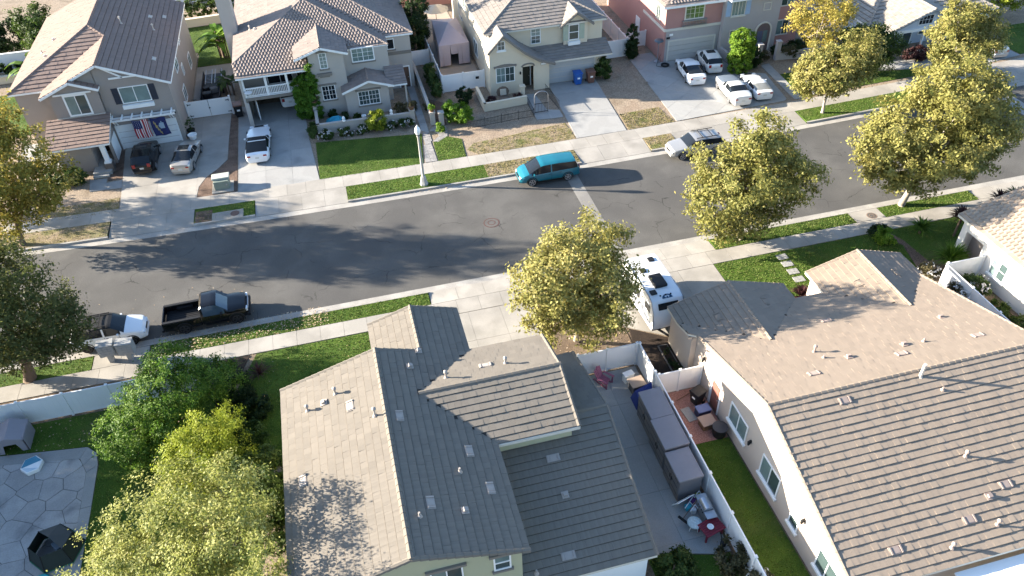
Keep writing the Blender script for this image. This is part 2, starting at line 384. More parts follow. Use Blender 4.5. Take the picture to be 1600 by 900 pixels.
paving('path', grid_cells([(-21.55, 61.05), (-21.8, 63.0), (-20.4, 62.8), (-20.35, 62.1), (-19.1, 62.2), (-19.0, 60.9)], -21.5, 61, 1.3, 1.2), 0.016, CB)
M['paver'] = ground_mat('grey_pavers', (0.23, 0.22, 0.21), (0.30, 0.285, 0.27), 3, 0.12, 18, bump=0.3)
paving('path', grid_cells([(5.95, 57.25), (7.05, 57.25), (7.15, 62.0), (6.6, 62.6)], 5.9, 57.25, 0.55, 0.42), 0.016, M['paver'])
paving('path', grid_cells([(6.5, 62.7), (7.15, 62.1), (7.3, 76), (6.6, 76)], 6.5, 62.7, 0.8, 1.5), 0.016, CB)
paving('path', grid_cells([(7.2, 62.6), (8.2, 63.6), (8.9, 62.6), (8.6, 61.1), (7.6, 60.3), (7.18, 60.6), (7.9, 61.3), (7.8, 62.0)], 7, 60, 0.9, 0.9), 0.014, M['paver'])
paving('path', grid_cells([(17.0, 61.5), (19.45, 61.2), (19.6, 62.6), (18.4, 63.1), (18.2, 66.5), (17.1, 66.6)], 17, 61.3, 1.25, 1.3), 0.016, CB)
paving('path', grid_cells([(40.95, 57.9), (41.85, 57.95), (42.4, 65.5), (41.4, 65.3)], 41, 58, 1.0, 1.4), 0.016, CB)
paving('path', grid_cells([(43.1, 58.2), (43.9, 58.2), (44.6, 63.0), (43.8, 63.0)], 43, 58, 1.0, 1.4), 0.016, CB)
paving('path', grid_cells([(51.5, 60.8), (58.3, 59.5), (58.4, 61.0), (55.0, 62.2), (53.5, 62.5)], 51, 59, 1.6, 1.5), 0.016, CB)
paving('side_yard_paving', grid_cells([(10.35, 18.3), (10.6, 30.2), (14.4, 30.2), (14.4, 17.3), (13.6, 17.35)], 12.35, 18.4, 2.05, 3.05), 0.014, CB)
paving('mailbox_pad', grid_cells([(-18.3, 39.28), (-14.9, 39.28), (-14.9, 40.53), (-18.3, 40.53)], -18.3, 39.28, 1.7, 1.3), 0.014, CC)
b = MB(); b.b2((35.5, 39.3, -0.1), (37.9, 40.53, 0.014)); structure('concrete_pad', b, CC)
b = MB(); b.b2((-24.0, 66.0, -0.1), (-28.5, 71.0, 0.01)); structure('side_path', b, CB)

# left rear patio of stamped concrete flagstones (Voronoi cells)
def voronoi(poly, step, seed):
    rn = random.Random(seed); xs_ = [p[0] for p in poly]; ys_ = [p[1] for p in poly]; pts = []
    y = min(ys_)-step; k = 0
    while y < max(ys_)+step:
        x = min(xs_)-step+(k % 2)*step/2
        while x < max(xs_)+step: pts.append((x+rn.uniform(-.34, .34)*step, y+rn.uniform(-.34, .34)*step)); x += step
        y += step*0.87; k += 1
    out = []
    for p in pts:
        cell = list(poly)
        for q in pts:
            d = (q[0]-p[0], q[1]-p[1])
            if (q is p) or d[0]**2+d[1]**2 > (3*step)**2: continue
            mx, my = (p[0]+q[0])/2, (p[1]+q[1])/2; o = []
            for i in range(len(cell)):
                a, c = cell[i-1], cell[i]; da = (a[0]-mx)*d[0]+(a[1]-my)*d[1]; dc = (c[0]-mx)*d[0]+(c[1]-my)*d[1]
                if (da <= 0) != (dc <= 0): t = da/(da-dc); o.append((a[0]+t*(c[0]-a[0]), a[1]+t*(c[1]-a[1])))
                if dc <= 0: o.append(c)
            cell = o
            if len(cell) < 3: break
        if len(cell) > 2 and area2(cell) > 0.08: out.append(cell)
    return out
M['flag'] = ground_mat('stamped_concrete', (0.31, 0.30, 0.285), (0.37, 0.355, 0.335), 0.7, 0.08, 14, bump=0.3, colC=(0.13, 0.13, 0.13), cscale=0.55, cthr=(0.56, 0.75))
pat = [(-29, 19), (-17.3, 19), (-17.35, 28.6), (-17.4, 31.0), (-17.9, 32.1), (-22.6, 32.9), (-29, 34.0)]
pp = paving('patio', voronoi(pat, 1.35, 3), 0.02, M['flag'], gap=.013, jm=mat('dark_joint', (.10, .097, .092), .95))
bord = [(-16.75, 19), (-16.8, 28.6), (-16.85, 31.4), (-17.05, 32.3), (-17.6, 32.85), (-22.6, 33.55), (-29, 34.6)]
inn = [(-17.3, 19), (-17.35, 28.6), (-17.4, 31.0), (-17.65, 31.55), (-17.9, 32.1), (-22.6, 32.9), (-29, 34.0)]
bc = [[bord[i], bord[i+1], inn[i+1], inn[i]] for i in range(6)]
paving('patio_border', bc, 0.022, M['concrete_b'])

# ---- grass: base sheet plus blades
GRASSM = mat('grass_blades', (0.082, 0.116, 0.022), 0.7, 0.22, 0.8, col2=(0.122, 0.162, 0.032), col3=(0.185, 0.20, 0.06), trans=0.25)
DRYM = mat('dry_grass_blades', (0.30, 0.235, 0.11), 0.8, 0.1, 1.0, col2=(0.20, 0.17, 0.06), col3=(0.12, 0.14, 0.04), trans=0.2)
LITM = mat('fallen_leaves', (0.42, 0.32, 0.20), 0.8, 0.1, 1.0, col2=(0.30, 0.19, 0.10), col3=(0.55, 0.45, 0.33))
def scatter(poly, n, rng):
    xs_ = [p[0] for p in poly]; ys_ = [p[1] for p in poly]; P = rng.uniform((min(xs_), min(ys_)), (max(xs_), max(ys_)), (n, 2))
    c = np.zeros(n, bool)
    for i in range(len(poly)):
        a, d = poly[i-1], poly[i]
        if a[1] == d[1]: continue
        k = ((a[1] > P[:, 1]) != (d[1] > P[:, 1])) & (P[:, 0] < (d[0]-a[0])*(P[:, 1]-a[1])/(d[1]-a[1])+a[0]); c ^= k
    return P[c]
def tri_mesh(name, V, m, parent=None, kind='stuff', rnd=None, k=3):
    """V: (n,k,3) array of separate polygons"""
    n = len(V)
    if n == 0: return None
    o0 = np.array([V[..., 0].mean(), V[..., 1].mean(), V[..., 2].min()]); me = bpy.data.meshes.new(name)
    me.vertices.add(n*k); me.vertices.foreach_set('co', (V-o0).reshape(-1).astype('f')); me.loops.add(n*k); me.loops.foreach_set('vertex_index', np.arange(n*k, dtype='i'))
    me.polygons.add(n); me.polygons.foreach_set('loop_start', np.arange(0, n*k, k, dtype='i')); me.polygons.foreach_set('loop_total', np.full(n, k, 'i'))
    me.materials.append(m); me.update(calc_edges=True); me.validate()
    uv = me.uv_layers.new(name='r'); r = np.random.rand(n) if rnd is None else rnd; bf = np.zeros((n*k, 2), 'f'); bf[:, 0] = np.repeat(r, k); bf[:, 1] = 0.5; uv.data.foreach_set('uv', bf.reshape(-1))
    o = bpy.data.objects.new(name, me); COL.objects.link(o); po = Vector(o0)
    if parent is not None: o.parent = parent; o.location = po-PO[parent]
    else: o.location = po
    PO[o] = po
    if kind: o['kind'] = kind
    return o
def blades(name, poly, dens, h, m, parent, seed=1, wid=0.03, z=0.0):
    rng = np.random.default_rng(seed); xs_ = [p[0] for p in poly]; ys_ = [p[1] for p in poly]
    P = scatter(poly, int(dens*(max(xs_)-min(xs_))*(max(ys_)-min(ys_))), rng); n = len(P); a = rng.uniform(0, 6.283, n); hh = h*rng.uniform(.5, 1.2, n)
    V = np.zeros((n, 3, 3)); d = np.stack([np.cos(a), np.sin(a)], 1); V[:, 0, :2] = P-d*wid; V[:, 1, :2] = P+d*wid; V[:, :2, 2] = z
    V[:, 2, :2] = P+rng.normal(0, h*.5, (n, 2)); V[:, 2, 2] = z+hh
    return tri_mesh(name, V, m, parent)
def litter(name, poly, n, seed, z=0.03, size=0.05, parent=None):
    rng = np.random.default_rng(seed); P = scatter(poly, n, rng); n = len(P); V = np.zeros((n, 4, 3)); a = rng.uniform(0, 6.283, n); s = size*rng.uniform(.6, 1.4, n)
    for k, (r, da) in enumerate(((1, 0), (.6, 1.5), (1, 3.14), (.6, 4.7))):
        V[:, k, 0] = P[:, 0]+s*r*np.cos(a+da); V[:, k, 1] = P[:, 1]+s*r*np.sin(a+da); V[:, k, 2] = z+rng.uniform(0, .035, n)
    return tri_mesh(name, V, LITM, parent, k=4)
def lawn(poly, dens=90, h=0.07, dry=False, seed=1, z=0.008):
    o = patch('dry_lawn' if dry else 'lawn', poly, z, M['drylawn' if dry else 'lawn'])
    if dens: blades('grass', poly, dens, h, DRYM if dry else GRASSM, o, seed, z=z)
    return o
lawn([(-2.9, 63.5), (-2.92, 57.2), (5.75, 57.1), (6.45, 62.2)], 90, .06, seed=2)
lawn(strip(-0.93, 10.6, 53.43, 55.44), 120, seed=3)
lawn(strip(10.6, 18.55, 53.43, 55.44), 110, .09, True, seed=4)
lawn([(7.18, 60.4), (8.65, 61.0), (9.7, 60.2), (9.5, 57.2), (7.1, 57.15)], 120, seed=5)
lawn(strip(-12.85, -8.25, 53.43, 55.44), 100, seed=6)
lawn(strip(-60, -19.3, 53.43, 55.44), 40, .08, True, seed=7)
lawn(strip(24.95, 27.55, 53.43, 55.44), 110, .08, True, seed=8)
lawn(strip(39.85, 58, 53.43, 55.44), 80, seed=9)
lawn([(10.6, 57.2), (9.8, 58.3), (10.6, 59.2), (14.5, 59.6), (19.3, 60.2), (19.4, 57.25)], 70, .09, True, seed=10, z=-0.01)
lawn([(24.3, 57.3), (24.5, 60.2), (28.4, 60.4), (28.75, 57.4)], 120, .1, True, seed=11, z=-0.01)
lawn([(-25, 57.3), (-24.5, 59.3), (-19.0, 59.4), (-18.85, 57.3)], 60, .09, True, seed=12, z=-0.01)
lawn([(44.2, 58.3), (45.5, 63), (53.3, 62.4), (51.3, 60.7), (58.2, 59.4), (58.2, 58.9)], 50, seed=13)
lawn([(67.0, 59.7), (66.4, 66), (82, 66), (82, 61)], 30, seed=14)
lawn([(41.9, 58.0), (42.95, 58.1), (43.7, 63), (42.3, 63)], 50, seed=15)
lawn([(-14.0, 83.2), (-10, 83.2), (-10, 94.5), (-19, 94.5), (-19, 87), (-14, 87)], 30, seed=16)
lawn([(-40, 73), (-28.4, 73), (-29, 82.5), (-40, 82.5)], 25, seed=17)
lawn([(-60, 39.29), (-18.35, 39.29), (-18.35, 40.53), (-60, 40.53)], 60, .09, seed=18)
lawn([(-14.85, 39.29), (3.3, 39.29), (3.3, 40.53), (-14.85, 40.53)], 150, .07, seed=19)
lawn([(24.15, 39.29), (35.45, 39.29), (35.45, 40.53), (24.15, 40.53)], 150, .08, seed=20)
lawn([(37.95, 39.29), (45.9, 39.29), (45.9, 40.53), (37.95, 40.53)], 130, .08, seed=21)
lawn([(-9.2, 28.6), (-10.2, 33), (-8.2, 37.8), (3.3, 37.8), (3.3, 28.6)], 120, .06, seed=22)
lawn([(23.25, 37.82), (23.3, 33.2), (36.3, 33.2), (37.0, 36.0), (36.2, 37.0), (36.0, 37.82)], 130, .07, seed=23)
lawn([(36.9, 37.82), (37.5, 34), (42, 33.5), (46, 37.0), (46, 37.82)], 60, .07, seed=24)
lawn([(-30, 34.7), (-22.5, 33.6), (-17.6, 32.9), (-17.0, 32.3), (-16.8, 31.4), (-16.72, 19), (-8.05, 19), (-8.05, 28.5), (-10.6, 29), (-10.6, 35.5), (-30, 35.5)], 80, .06, seed=25)
lawn([(14.85, 10), (17.4, 10), (17.4, 23.7), (14.85, 23.7)], 120, .05, seed=26)
lawn([(10.3, 8), (14.3, 8), (14.35, 17.25), (13.6, 17.3), (10.35, 18.25)], 80, .06, seed=27)
patch('mulch_bed', [(15.0, 27.75), (17.4, 27.75), (17.4, 31.9), (15.2, 33.4), (15.0, 32)], 0.004, M['mulch'])
patch('dirt_bed', [(9.95, 30.4), (14.95, 30.4), (14.95, 37.8), (9.95, 37.8)], 0.004, M['soil'])
patch('gravel_yard', [(14.85, 23.72), (17.4, 23.72), (17.4, 27.6), (14.85, 27.6)], 0.01, M['gravel'])
patch('mulch_strip', [(-10.45, 62.9), (-10.4, 71.3), (-9.72, 71.3), (-9.62, 57.25), (-12.8, 57.25), (-12.7, 59.1), (-12.15, 60.5), (-11.15, 61.75)], 0.004, M['brown_mulch'])
patch('mulch_strip', strip(-12.8, -11.5, 53.45, 55.0), 0.016, M['brown_mulch'])
patch('mulch_bed', [(7.9, 62.8), (8.9, 63.2), (9.4, 67.5), (7.6, 69)], 0.004, M['brown_mulch'])
patch('mulch_bed', [(-14.5, 29), (-9.6, 29), (-10.4, 33), (-8.6, 37.8), (-15.5, 37.8)], 0.006, M['mulch'])
patch('mulch_bed', [(36.3, 33.2), (37.1, 36), (36.3, 37.0), (36.9, 37.8), (37.4, 36.4), (37.6, 33.8)], 0.013, M['brown_mulch'])
patch('dirt_bed', [(-8.0, 15), (-5.4, 15), (-5.4, 28.5), (-8.0, 28.5)], 0.014, M['dirt'])
patch('planting_bed', [(-19.0, 62.5), (-19.35, 67.3), (-20.3, 67.3), (-20.3, 62.4)], 0.01, M['brown_mulch'])
b = MB()
for x, y in ((28.18, 37.2), (28.14, 36.4), (28.1, 35.55), (28.06, 34.7)):
    b = MB(); b.box((x, y, 0.01), (0.75, 0.55, 0.06), rz=random.uniform(-.05, .05)); structure('stepping_stone', b, M['concrete_b'])
litter('fallen_leaves', [(-14.8, 39.3), (-3.5, 39.3), (-3.5, 41.2), (-14.8, 41.2)], 900, 5)
litter('fallen_leaves', [(-10, 29), (-9, 37.8), (-1, 37.8), (-1, 30)], 60, 6, 0.05)
litter('fallen_leaves', [(-24, 36), (-8, 36), (-8, 46), (-24, 46)], 160, 8, -0.09)
litter('fallen_leaves', [(-22, 33), (-17, 33), (-17, 35.4), (-22, 35.4)], 60, 7, 0.05)
litter('fallen_leaves', [(4, 53.0), (10, 53.0), (10, 53.5), (4, 53.5)], 90, 9, -0.09, .05)
litter('fallen_leaves', [(10, 31), (15, 31), (15, 37), (10, 37)], 260, 10, 0.03)
# ------------------------------------------------------------------ building kit
CAMP = Vector((0, 0, 35.0)); CMI = cam.matrix_world.inverted()
def in_frame(p):
    q = CMI @ Vector(p); return q.z < 0 and abs(q.x/q.z) < 0.70 and abs(q.y/q.z) < 0.40
def plane_frame(poly):
    P = [Vector(p) for p in poly]; n = Vector((0, 0, 0))
    for i in range(len(P)): n += P[i-1].cross(P[i])
    n.normalize()
    if n.z < 0: n = -n
    up = (Vector((0, 0, 1))-n*n.z).normalized(); u = up.cross(n)
    return n, u, up
def roof(root, planes, tm, tw=0.33, te=0.38, th=0.045, near=0, prof='flat', caps=(), trim=None, name='roof', ridge_r=0.12, zdrop=0.17, far_gap=.012, near_gap=.013):
    """one roof: a solid deck with eaves, tiles course by course (the nearest ones as single objects), ridge caps"""
    trim = trim or M['trim']; d = MB(); gapv = near_gap if near else far_gap
    for poly in planes:
        P = [Vector(p) for p in poly]; n, u, up = plane_frame(poly)
        if sum((P[i-1].x*P[i].y-P[i].x*P[i-1].y) for i in range(len(P))) < 0: P = P[::-1]
        k = len(P); tp = [p-n*0.015 for p in P]; bt = [p-Vector((0, 0, zdrop)) for p in P]
        d.mesh(tp, [tuple(range(k))], 0.5, 0); d.mesh(bt, [tuple(range(k-1, -1, -1))], 0.5, 1)
        d.mesh(bt+tp, [(i, (i+1) % k, k+(i+1) % k, k+i) for i in range(k)], 0.5, 1)
    R = d.build(name, [M['tile_joint_shade'], trim], root); full = []; rest = MB()
    for poly in planes:
        n, u, up = plane_frame(poly); o = Vector(poly[0]); q = [((Vector(p)-o).dot(u), (Vector(p)-o).dot(up)) for p in poly]
        v0 = min(p[1] for p in q)-0.06; v1 = max(p[1] for p in q); u0 = min(p[0] for p in q); u1 = max(p[0] for p in q); k = 0; v = v0
        while v < v1:
            x = u0-(k % 2)*tw/2
            while x < u1:
                g = 0.0015; c = clip_rect(q, x+g, x+tw-g, v, v+te-gapv); a = area2(c) if c else 0
                if a > 0.25*tw*te or (a > 0.01 and not near):
                    hj = random.uniform(0.8, 1.25)*th
                    H = lambda vv: hj-(hj-0.012)*(vv-v)/te
                    if near and a > 0.985*(tw-2*g)*(te-gapv):
                        full.append((o+u*(x+tw/2)+up*v, u, up, n, hj))
                    elif prof == 'barrel' and a > 0.88*(tw-2*g)*te:
                        vs = []
                        for vv in (v, v+te+.01):
                            for ux, hz in ((0, .0), (.22, .06), (.5, .085), (.78, .06), (1, .0)): vs.append(o+u*(x+ux*tw)+up*vv+n*(hz+H(vv)*.5))
                        b0 = [o+u*x+up*v, o+u*(x+tw)+up*v]
                        rest.mesh(vs+b0, [(0, 1, 6, 5), (1, 2, 7, 6), (2, 3, 8, 7), (3, 4, 9, 8), (10, 11, 4, 3, 2, 1, 0)])
                    else:
                        m = len(c); top = [o+u*p[0]+up*p[1]+n*H(p[1]) for p in c]; bot = [o+u*p[0]+up*p[1]-n*.01 for p in c]
                        rest.mesh(bot+top, [tuple(range(m, 2*m))]+[(i, (i+1) % m, m+(i+1) % m, m+i) for i in range(m)])
                x += tw
            v += te; k += 1
    if near and full:
        full.sort(key=lambda f: ((f[0]-CAMP).length if in_frame(f[0]) else 999))
        hw = tw/2-.0015
        def tile_verts(h): return [(-hw, 0, -.01), (hw, 0, -.01), (hw, te-gapv, -.01), (-hw, te-gapv, -.01), (-hw, 0, h), (hw, 0, h), (hw, te-gapv, .011), (-hw, te-gapv, .011)]
        TF = [(4, 5, 6, 7), (0, 1, 5, 4), (1, 2, 6, 5), (2, 3, 7, 6), (3, 0, 4, 7)]
        ms = []
        for h in (th*.85, th, th*1.2):
            me = bpy.data.meshes.new('roof_tile'); me.from_pydata(tile_verts(h), [], TF); me.materials.append(tm); me.uv_layers.new(name='r'); me.update(); ms.append(me)
        for i, (p, u, up, n, h) in enumerate(full):
            if i < near:
                t = bpy.data.objects.new('roof_tile', random.choice(ms)); COL.objects.link(t); t.parent = R
                mm = Matrix((u, up, n)).transposed().to_4x4(); mm.translation = p-PO[R]; t.matrix_basis = mm
            else:
                vs = [p+u*a+up*b+n*c for a, b, c in tile_verts(h)]; rest.mesh(vs, TF)
    rest.build('roof_tiles', tm, R, kind='stuff')
    cm = None; capb = MB()
    for a, c in caps:
        a = Vector(a); c = Vector(c); L = (c-a).length; k = max(1, round(L/0.36)); dv = (c-a)/L; sd = dv.cross(Vector((0, 0, 1))).normalized(); up = sd.cross(dv); sl_ = L/k
        pr = [(-1, -.35), (-.75, .42), (0, .8), (.75, .42), (1, -.35)]; r = ridge_r
        def cv(o, s0): return [o+dv*(e*sl_*1.06)+sd*x*r*g+up*y*r*g for e, g in ((0, 1.12), (1, .9)) for x, y in pr]
        F = [(0, 1, 6, 5), (1, 2, 7, 6), (2, 3, 8, 7), (3, 4, 9, 8), (0, 4, 3, 2, 1), (5, 6, 7, 8, 9)]
        if near:
            lv = [Vector((x*r*g, e*sl_*1.06, y*r*g)) for e, g in ((0, 1.12), (1, .9)) for x, y in pr]
            me = bpy.data.meshes.new('ridge_tile'); me.from_pydata([tuple(x) for x in lv], [], F); me.materials.append(tm); me.uv_layers.new(name='r'); me.update()
            for i in range(k):
                t = bpy.data.objects.new('ridge_tile', me); COL.objects.link(t); t.parent = R
                mm = Matrix((sd, dv, up)).transposed().to_4x4(); mm.translation = a+dv*sl_*i-PO[R]; t.matrix_basis = mm
        else:
            for i in range(k): capb.mesh(cv(a+dv*sl_*i, 0), F)
    capb.build('ridge_tiles', tm, R, kind='stuff')
    return R
def wall(root, p0, p1, prof, m, z0=-0.1, th=0.2, name='wall'):
    """wall from p0 to p1; outward is to the right of that direction; prof = [(s, z)...] along the top"""
    p0 = Vector((*p0, 0)); p1 = Vector((*p1, 0)); L = (p1-p0).length; d = (p1-p0)/L; n = Vector((d.y, -d.x, 0))
    prof = prof if isinstance(prof, (list, tuple)) else [(0, prof), (L, prof)]; prof = [(max(.004, min(L-.004, q)), z) for q, z in prof]
    if not isinstance(prof, (list, tuple)): prof = [(0, prof), (L, prof)]
    F = [p0+d*.004+Vector((0, 0, z0))]+[p0+d*s+Vector((0, 0, z)) for s, z in prof]+[p1-d*.004+Vector((0, 0, z0))]; B = [p-n*th for p in F]; k = len(F); b = MB()
    b.mesh(F+B, [tuple(range(k-1, -1, -1)), tuple(range(k, 2*k))]+[(i, (i+1) % k, k+(i+1) % k, k+i) for i in range(k)])
    return b.build(name, m, root)
class Face:
    def __init__(s, p0, p1):
        s.p0 = Vector((*p0, 0)); s.d = (Vector((*p1, 0))-s.p0).normalized(); s.n = Vector((s.d.y, -s.d.x, 0)); s.a = math.atan2(s.d.y, s.d.x)
    def P(s, x, z, o=0.0): return s.p0+s.d*x+s.n*o+Vector((0, 0, z))
    def box(s, mb, x0, x1, z0, z1, o0, o1, m=0): mb.box(s.P((x0+x1)/2, (z0+z1)/2, (o0+o1)/2), (abs(x1-x0), abs(o1-o0), abs(z1-z0)), s.a, m=m)
WN = [0]
def win(root, F, x, z, w, h, frame=None, style='slide', grid=None, head=None, sill=None, shut=None, gl=None, fw=0.07, box=False):
    frame = frame or M['white']; gl = gl or M['house_glass']; b = MB()
    for a in ((x-fw, x, z-fw, z+h+fw), (x+w, x+w+fw, z-fw, z+h+fw), (x, x+w, z-fw, z), (x, x+w, z+h, z+h+fw)): F.box(b, *a, -0.02, 0.06)
    W = b.build('window', frame, root)
    if style == 'slide': cells = [(x, x+w/2-.02, z, z+h), (x+w/2+.02, x+w, z, z+h)]
    elif style == 'hung': cells = [(x, x+w, z, z+h/2-.02), (x, x+w, z+h/2+.02, z+h)]
    else: cells = [(x, x+w, z, z+h)]
    for k, c in enumerate(cells):
        b = MB(); F.box(b, *c, -0.01, 0.02); b.build('pane', M['curtain_glass'] if (gl is M['house_glass'] and k == WN[0] % 3) else gl, W)
    WN[0] += 1
    b = MB()
    if style == 'slide': F.box(b, x+w/2-.03, x+w/2+.03, z, z+h, 0.0, 0.05)
    elif style == 'hung': F.box(b, x, x+w, z+h/2-.03, z+h/2+.03, 0.0, 0.05)
    if grid:
        for i in range(1, grid[0]):
            if not (style == 'slide' and 2*i == grid[0]): F.box(b, x+w*i/grid[0]-.013, x+w*i/grid[0]+.013, z, z+h, 0.0, 0.032)
        for j in range(1, grid[1]):
            if not (style == 'hung' and 2*j == grid[1]): F.box(b, x, x+w, z+h*j/grid[1]-.013, z+h*j/grid[1]+.013, 0.0, 0.034)
    b.build('mullion', frame, W)
    if head: b = MB(); F.box(b, x-.25, x+w+.25, z+h+fw, z+h+fw+.16, -.02, .12); b.build('lintel', head, W)
    if sill: b = MB(); F.box(b, x-.16, x+w+.16, z-fw-.12, z-fw, -.02, .13); b.build('sill', sill, W)
    if shut:
        for a in (x-fw-.56, x+w+fw+.04):
            b = MB(); F.box(b, a, a+.5, z-.05, z+h+.05, 0, .05)
            for k in range(9): F.box(b, a+.06, a+.44, z+.05+k*(h-.1)/9, z+.10+k*(h-.1)/9, .05, .065)
            b.build('shutter', shut, W)
    if box: b = MB(); F.box(b, x-.15, x+w+.15, z-.5, z-.17, 0, .28); b.build('flower_box', M['white'], W)
    return W
def garage_door(root, F, x, w, h, m, frame=None, rows=4, cols=4):
    b = MB()
    for a in ((x-.14, x, 0, h+.14), (x+w, x+w+.14, 0, h+.14), (x, x+w, h, h+.14)): F.box(b, *a, -.02, .07)
    g = b.build('garage_door', frame or M['white'], root)
    for r in range(rows):
        b = MB(); z0 = .02+h*r/rows; z1 = h*(r+1)/rows; F.box(b, x, x+w, z0+.008, z1-.008, -.03, .018)
        for c in range(cols): F.box(b, x+w*(c+.1)/cols, x+w*(c+.9)/cols, z0+.1, z1-.1, .018, .03)
        b.build('door_panel', m, g)
    return g
def door(root, F, x, w, h, m, frame=None, z=0.0):
    b = MB()
    for a in ((x-.1, x, z, z+h+.1), (x+w, x+w+.1, z, z+h+.1), (x, x+w, z+h, z+h+.1)): F.box(b, *a, -.02, .06)
    f = b.build('door_frame', frame or M['white'], root); b = MB(); F.box(b, x, x+w, z, z+h, -.02, .02)
    for zz in (.25, 1.15): F.box(b, x+.15, x+w-.15, z+zz, z+zz+.75, .02, .035)
    b.build('door', m, f); b = MB(); F.box(b, x+w-.14, x+w-.07, z+1.0, z+1.07, .02, .09); b.build('handle', M['metal'], f)
def boards(root, segs, m, w=0.05, h=0.18, name='fascia'):
    for a, c in segs:
        b = MB(); b.bar(a, c, w, h); b.build(name, m, root)
def vent_pipe(root, p, n, m, h=0.4, r=0.055, cowl=False):
    b = MB(); p = Vector(p); b.tube([p-Vector((0, 0, .1)), p+Vector((0, 0, h))], r, 8); b.lathe([(r*2.6, -.02), (r*2.2, .05), (r*1.1, .12)], p, 8)
    if cowl: b.lathe([(r*1.9, h-.05), (r*2.1, h+.05), (r*.4, h+.13)], p, 10)
    b.build('vent_pipe', m, root)
def flat_vent(root, p, n, u, up, m, w=0.66, l=0.36):
    """low slotted roof vent lying on the slope"""
    b = MB(); p = Vector(p); R = Matrix((u, up, n)).transposed()
    def bx(c, d): b.mesh([p+R @ Vector((c[0]+x*d[0]/2, c[1]+y*d[1]/2, c[2]+z*d[2]/2)) for x in (-1, 1) for y in (-1, 1) for z in (-1, 1)], [(0, 1, 3, 2), (4, 6, 7, 5), (0, 4, 5, 1), (2, 3, 7, 6), (0, 2, 6, 4), (1, 5, 7, 3)])
    bx((0, 0, .035), (w, l, .05)); bx((w*.38, 0, .07), (.07, l*.94, .05)); bx((-w*.38, 0, .07), (.07, l*.94, .05)); bx((0, 0, .06), (w*.5, l*.8, .025))
    b.build('roof_vent', m, root)
def box_vent(root, p, n, u, up, m, s=0.2):
    b = MB(); p = Vector(p); R = Matrix((u, up, n)).transposed()
    def bx(c, d): b.mesh([p+R @ Vector((c[0]+x*d[0]/2, c[1]+y*d[1]/2, c[2]+z*d[2]/2)) for x in (-1, 1) for y in (-1, 1) for z in (-1, 1)], [(0, 1, 3, 2), (4, 6, 7, 5), (0, 4, 5, 1), (2, 3, 7, 6), (0, 2, 6, 4), (1, 5, 7, 3)])
    bx((0, 0, .05), (s*1.7, s*1.7, .04)); bx((0, 0, .05+s*.35), (s, s*.8, s*.7))
    b.build('roof_vent', m, root)

def roof_items(root, plane, m, flats=(), boxes=(), pipes=()):
    n, u, up = plane_frame(plane); o = Vector(plane[0])
    def z(x, y): return o.z-(n.x*(x-o.x)+n.y*(y-o.y))/n.z
    for x, y in flats: flat_vent(root, (x, y, z(x, y)), n, u, up, m)
    for x, y in boxes: box_vent(root, (x, y, z(x, y)), n, u, up, m)
    for x, y, h in pipes: vent_pipe(root, (x, y, z(x, y)), n, m, h, .05, h > .3)
M['tile_joint_shade'] = mat('roof_joint_shade', (0.06, 0.054, 0.048), 0.95, 0.15, 2)  # dark deck colour stands in for gap shadow between tile courses
M['tileL'] = mat('brown_grey_roof_tile', (0.172, 0.151, 0.124), 0.9, 0.10, 0.6, rnd=0.065, bump=0.25, bscale=40)
M['tileR'] = mat('tan_roof_tile', (0.25, 0.2, 0.154), 0.9, 0.08, 0.5, rnd=0.05, bump=0.25, bscale=40)
M['tile1'] = mat('mauve_roof_tile', (0.22, 0.158, 0.13), 0.9, 0.08, 0.5, rnd=0.05)
M['tile2'] = mat('pink_grey_roof_tile', (0.225, 0.183, 0.16), 0.9, 0.08, 0.5, rnd=0.10)
M['tile3'] = mat('grey_roof_tile', (0.215, 0.19, 0.168), 0.9, 0.08, 0.5, rnd=0.08)
M['tile5'] = mat('buff_roof_tile', (0.27, 0.24, 0.205), 0.9, 0.08, 0.5, rnd=0.16)
M['tileW'] = mat('salmon_roof_tile', (0.34, 0.27, 0.205), 0.9, 0.08, 0.5, rnd=0.12)
def stucco(n, c): return mat(n, c, 0.92, 0.07, 0.9, bump=0.3, bscale=25, fine=0.04)
S_L, S_R = stucco('olive_stucco', (0.40, 0.40, 0.27)), stucco('beige_stucco', (0.50, 0.42, 0.35))
S_1, S_2, S_3 = stucco('taupe_stucco', (0.30, 0.262, 0.235)), stucco('pale_grey_stucco', (0.42, 0.385, 0.345)), stucco('cream_stucco', (0.62, 0.54, 0.41))
S_4, S_4g = stucco('pink_stucco', (0.42, 0.225, 0.195)), stucco('grey_stucco', (0.40, 0.37, 0.355))
S_5, S_W = stucco('blue_white_siding', (0.50, 0.55, 0.62)), stucco('white_stucco', (0.70, 0.66, 0.60))

# ------------------------------------------------------------------ near left house
h = thing('house', 'foreground two storey house, brown grey tiled roof with bright left slope and dark right slope', 'house', (0, 22, 0))
LP = .315; zr = lambda x: 7.05-LP*(x+.69); zl = lambda x: 7.05+LP*(x+.69); ZF = zr(1.55); ZC = zr(.92); ZE = zr(4.15)
Lmain = [(-.69, 16.8, 7.05), (-.69, 28.9, 7.05), (1.55, 28.9, zr(1.55)), (1.55, 32.4, zr(1.55)), (4.15, 32.4, zr(4.15)), (4.15, 28.98, zr(4.15)), (.92, 25.75, ZC), (4.15, 22.52, zr(4.15)), (4.15, 16.8, zr(4.15))]
Lleft = [(-.69, 16.8, 7.05), (-.69, 28.9, 7.05), (-5.75, 28.9, zl(-5.75)), (-5.75, 16.8, zl(-5.75))]
Lfr = [(1.55, 28.7, ZF), (1.55, 32.4, ZF), (-.9, 32.4, ZF-LP*2.45), (-.9, 28.7, ZF-LP*2.45)]
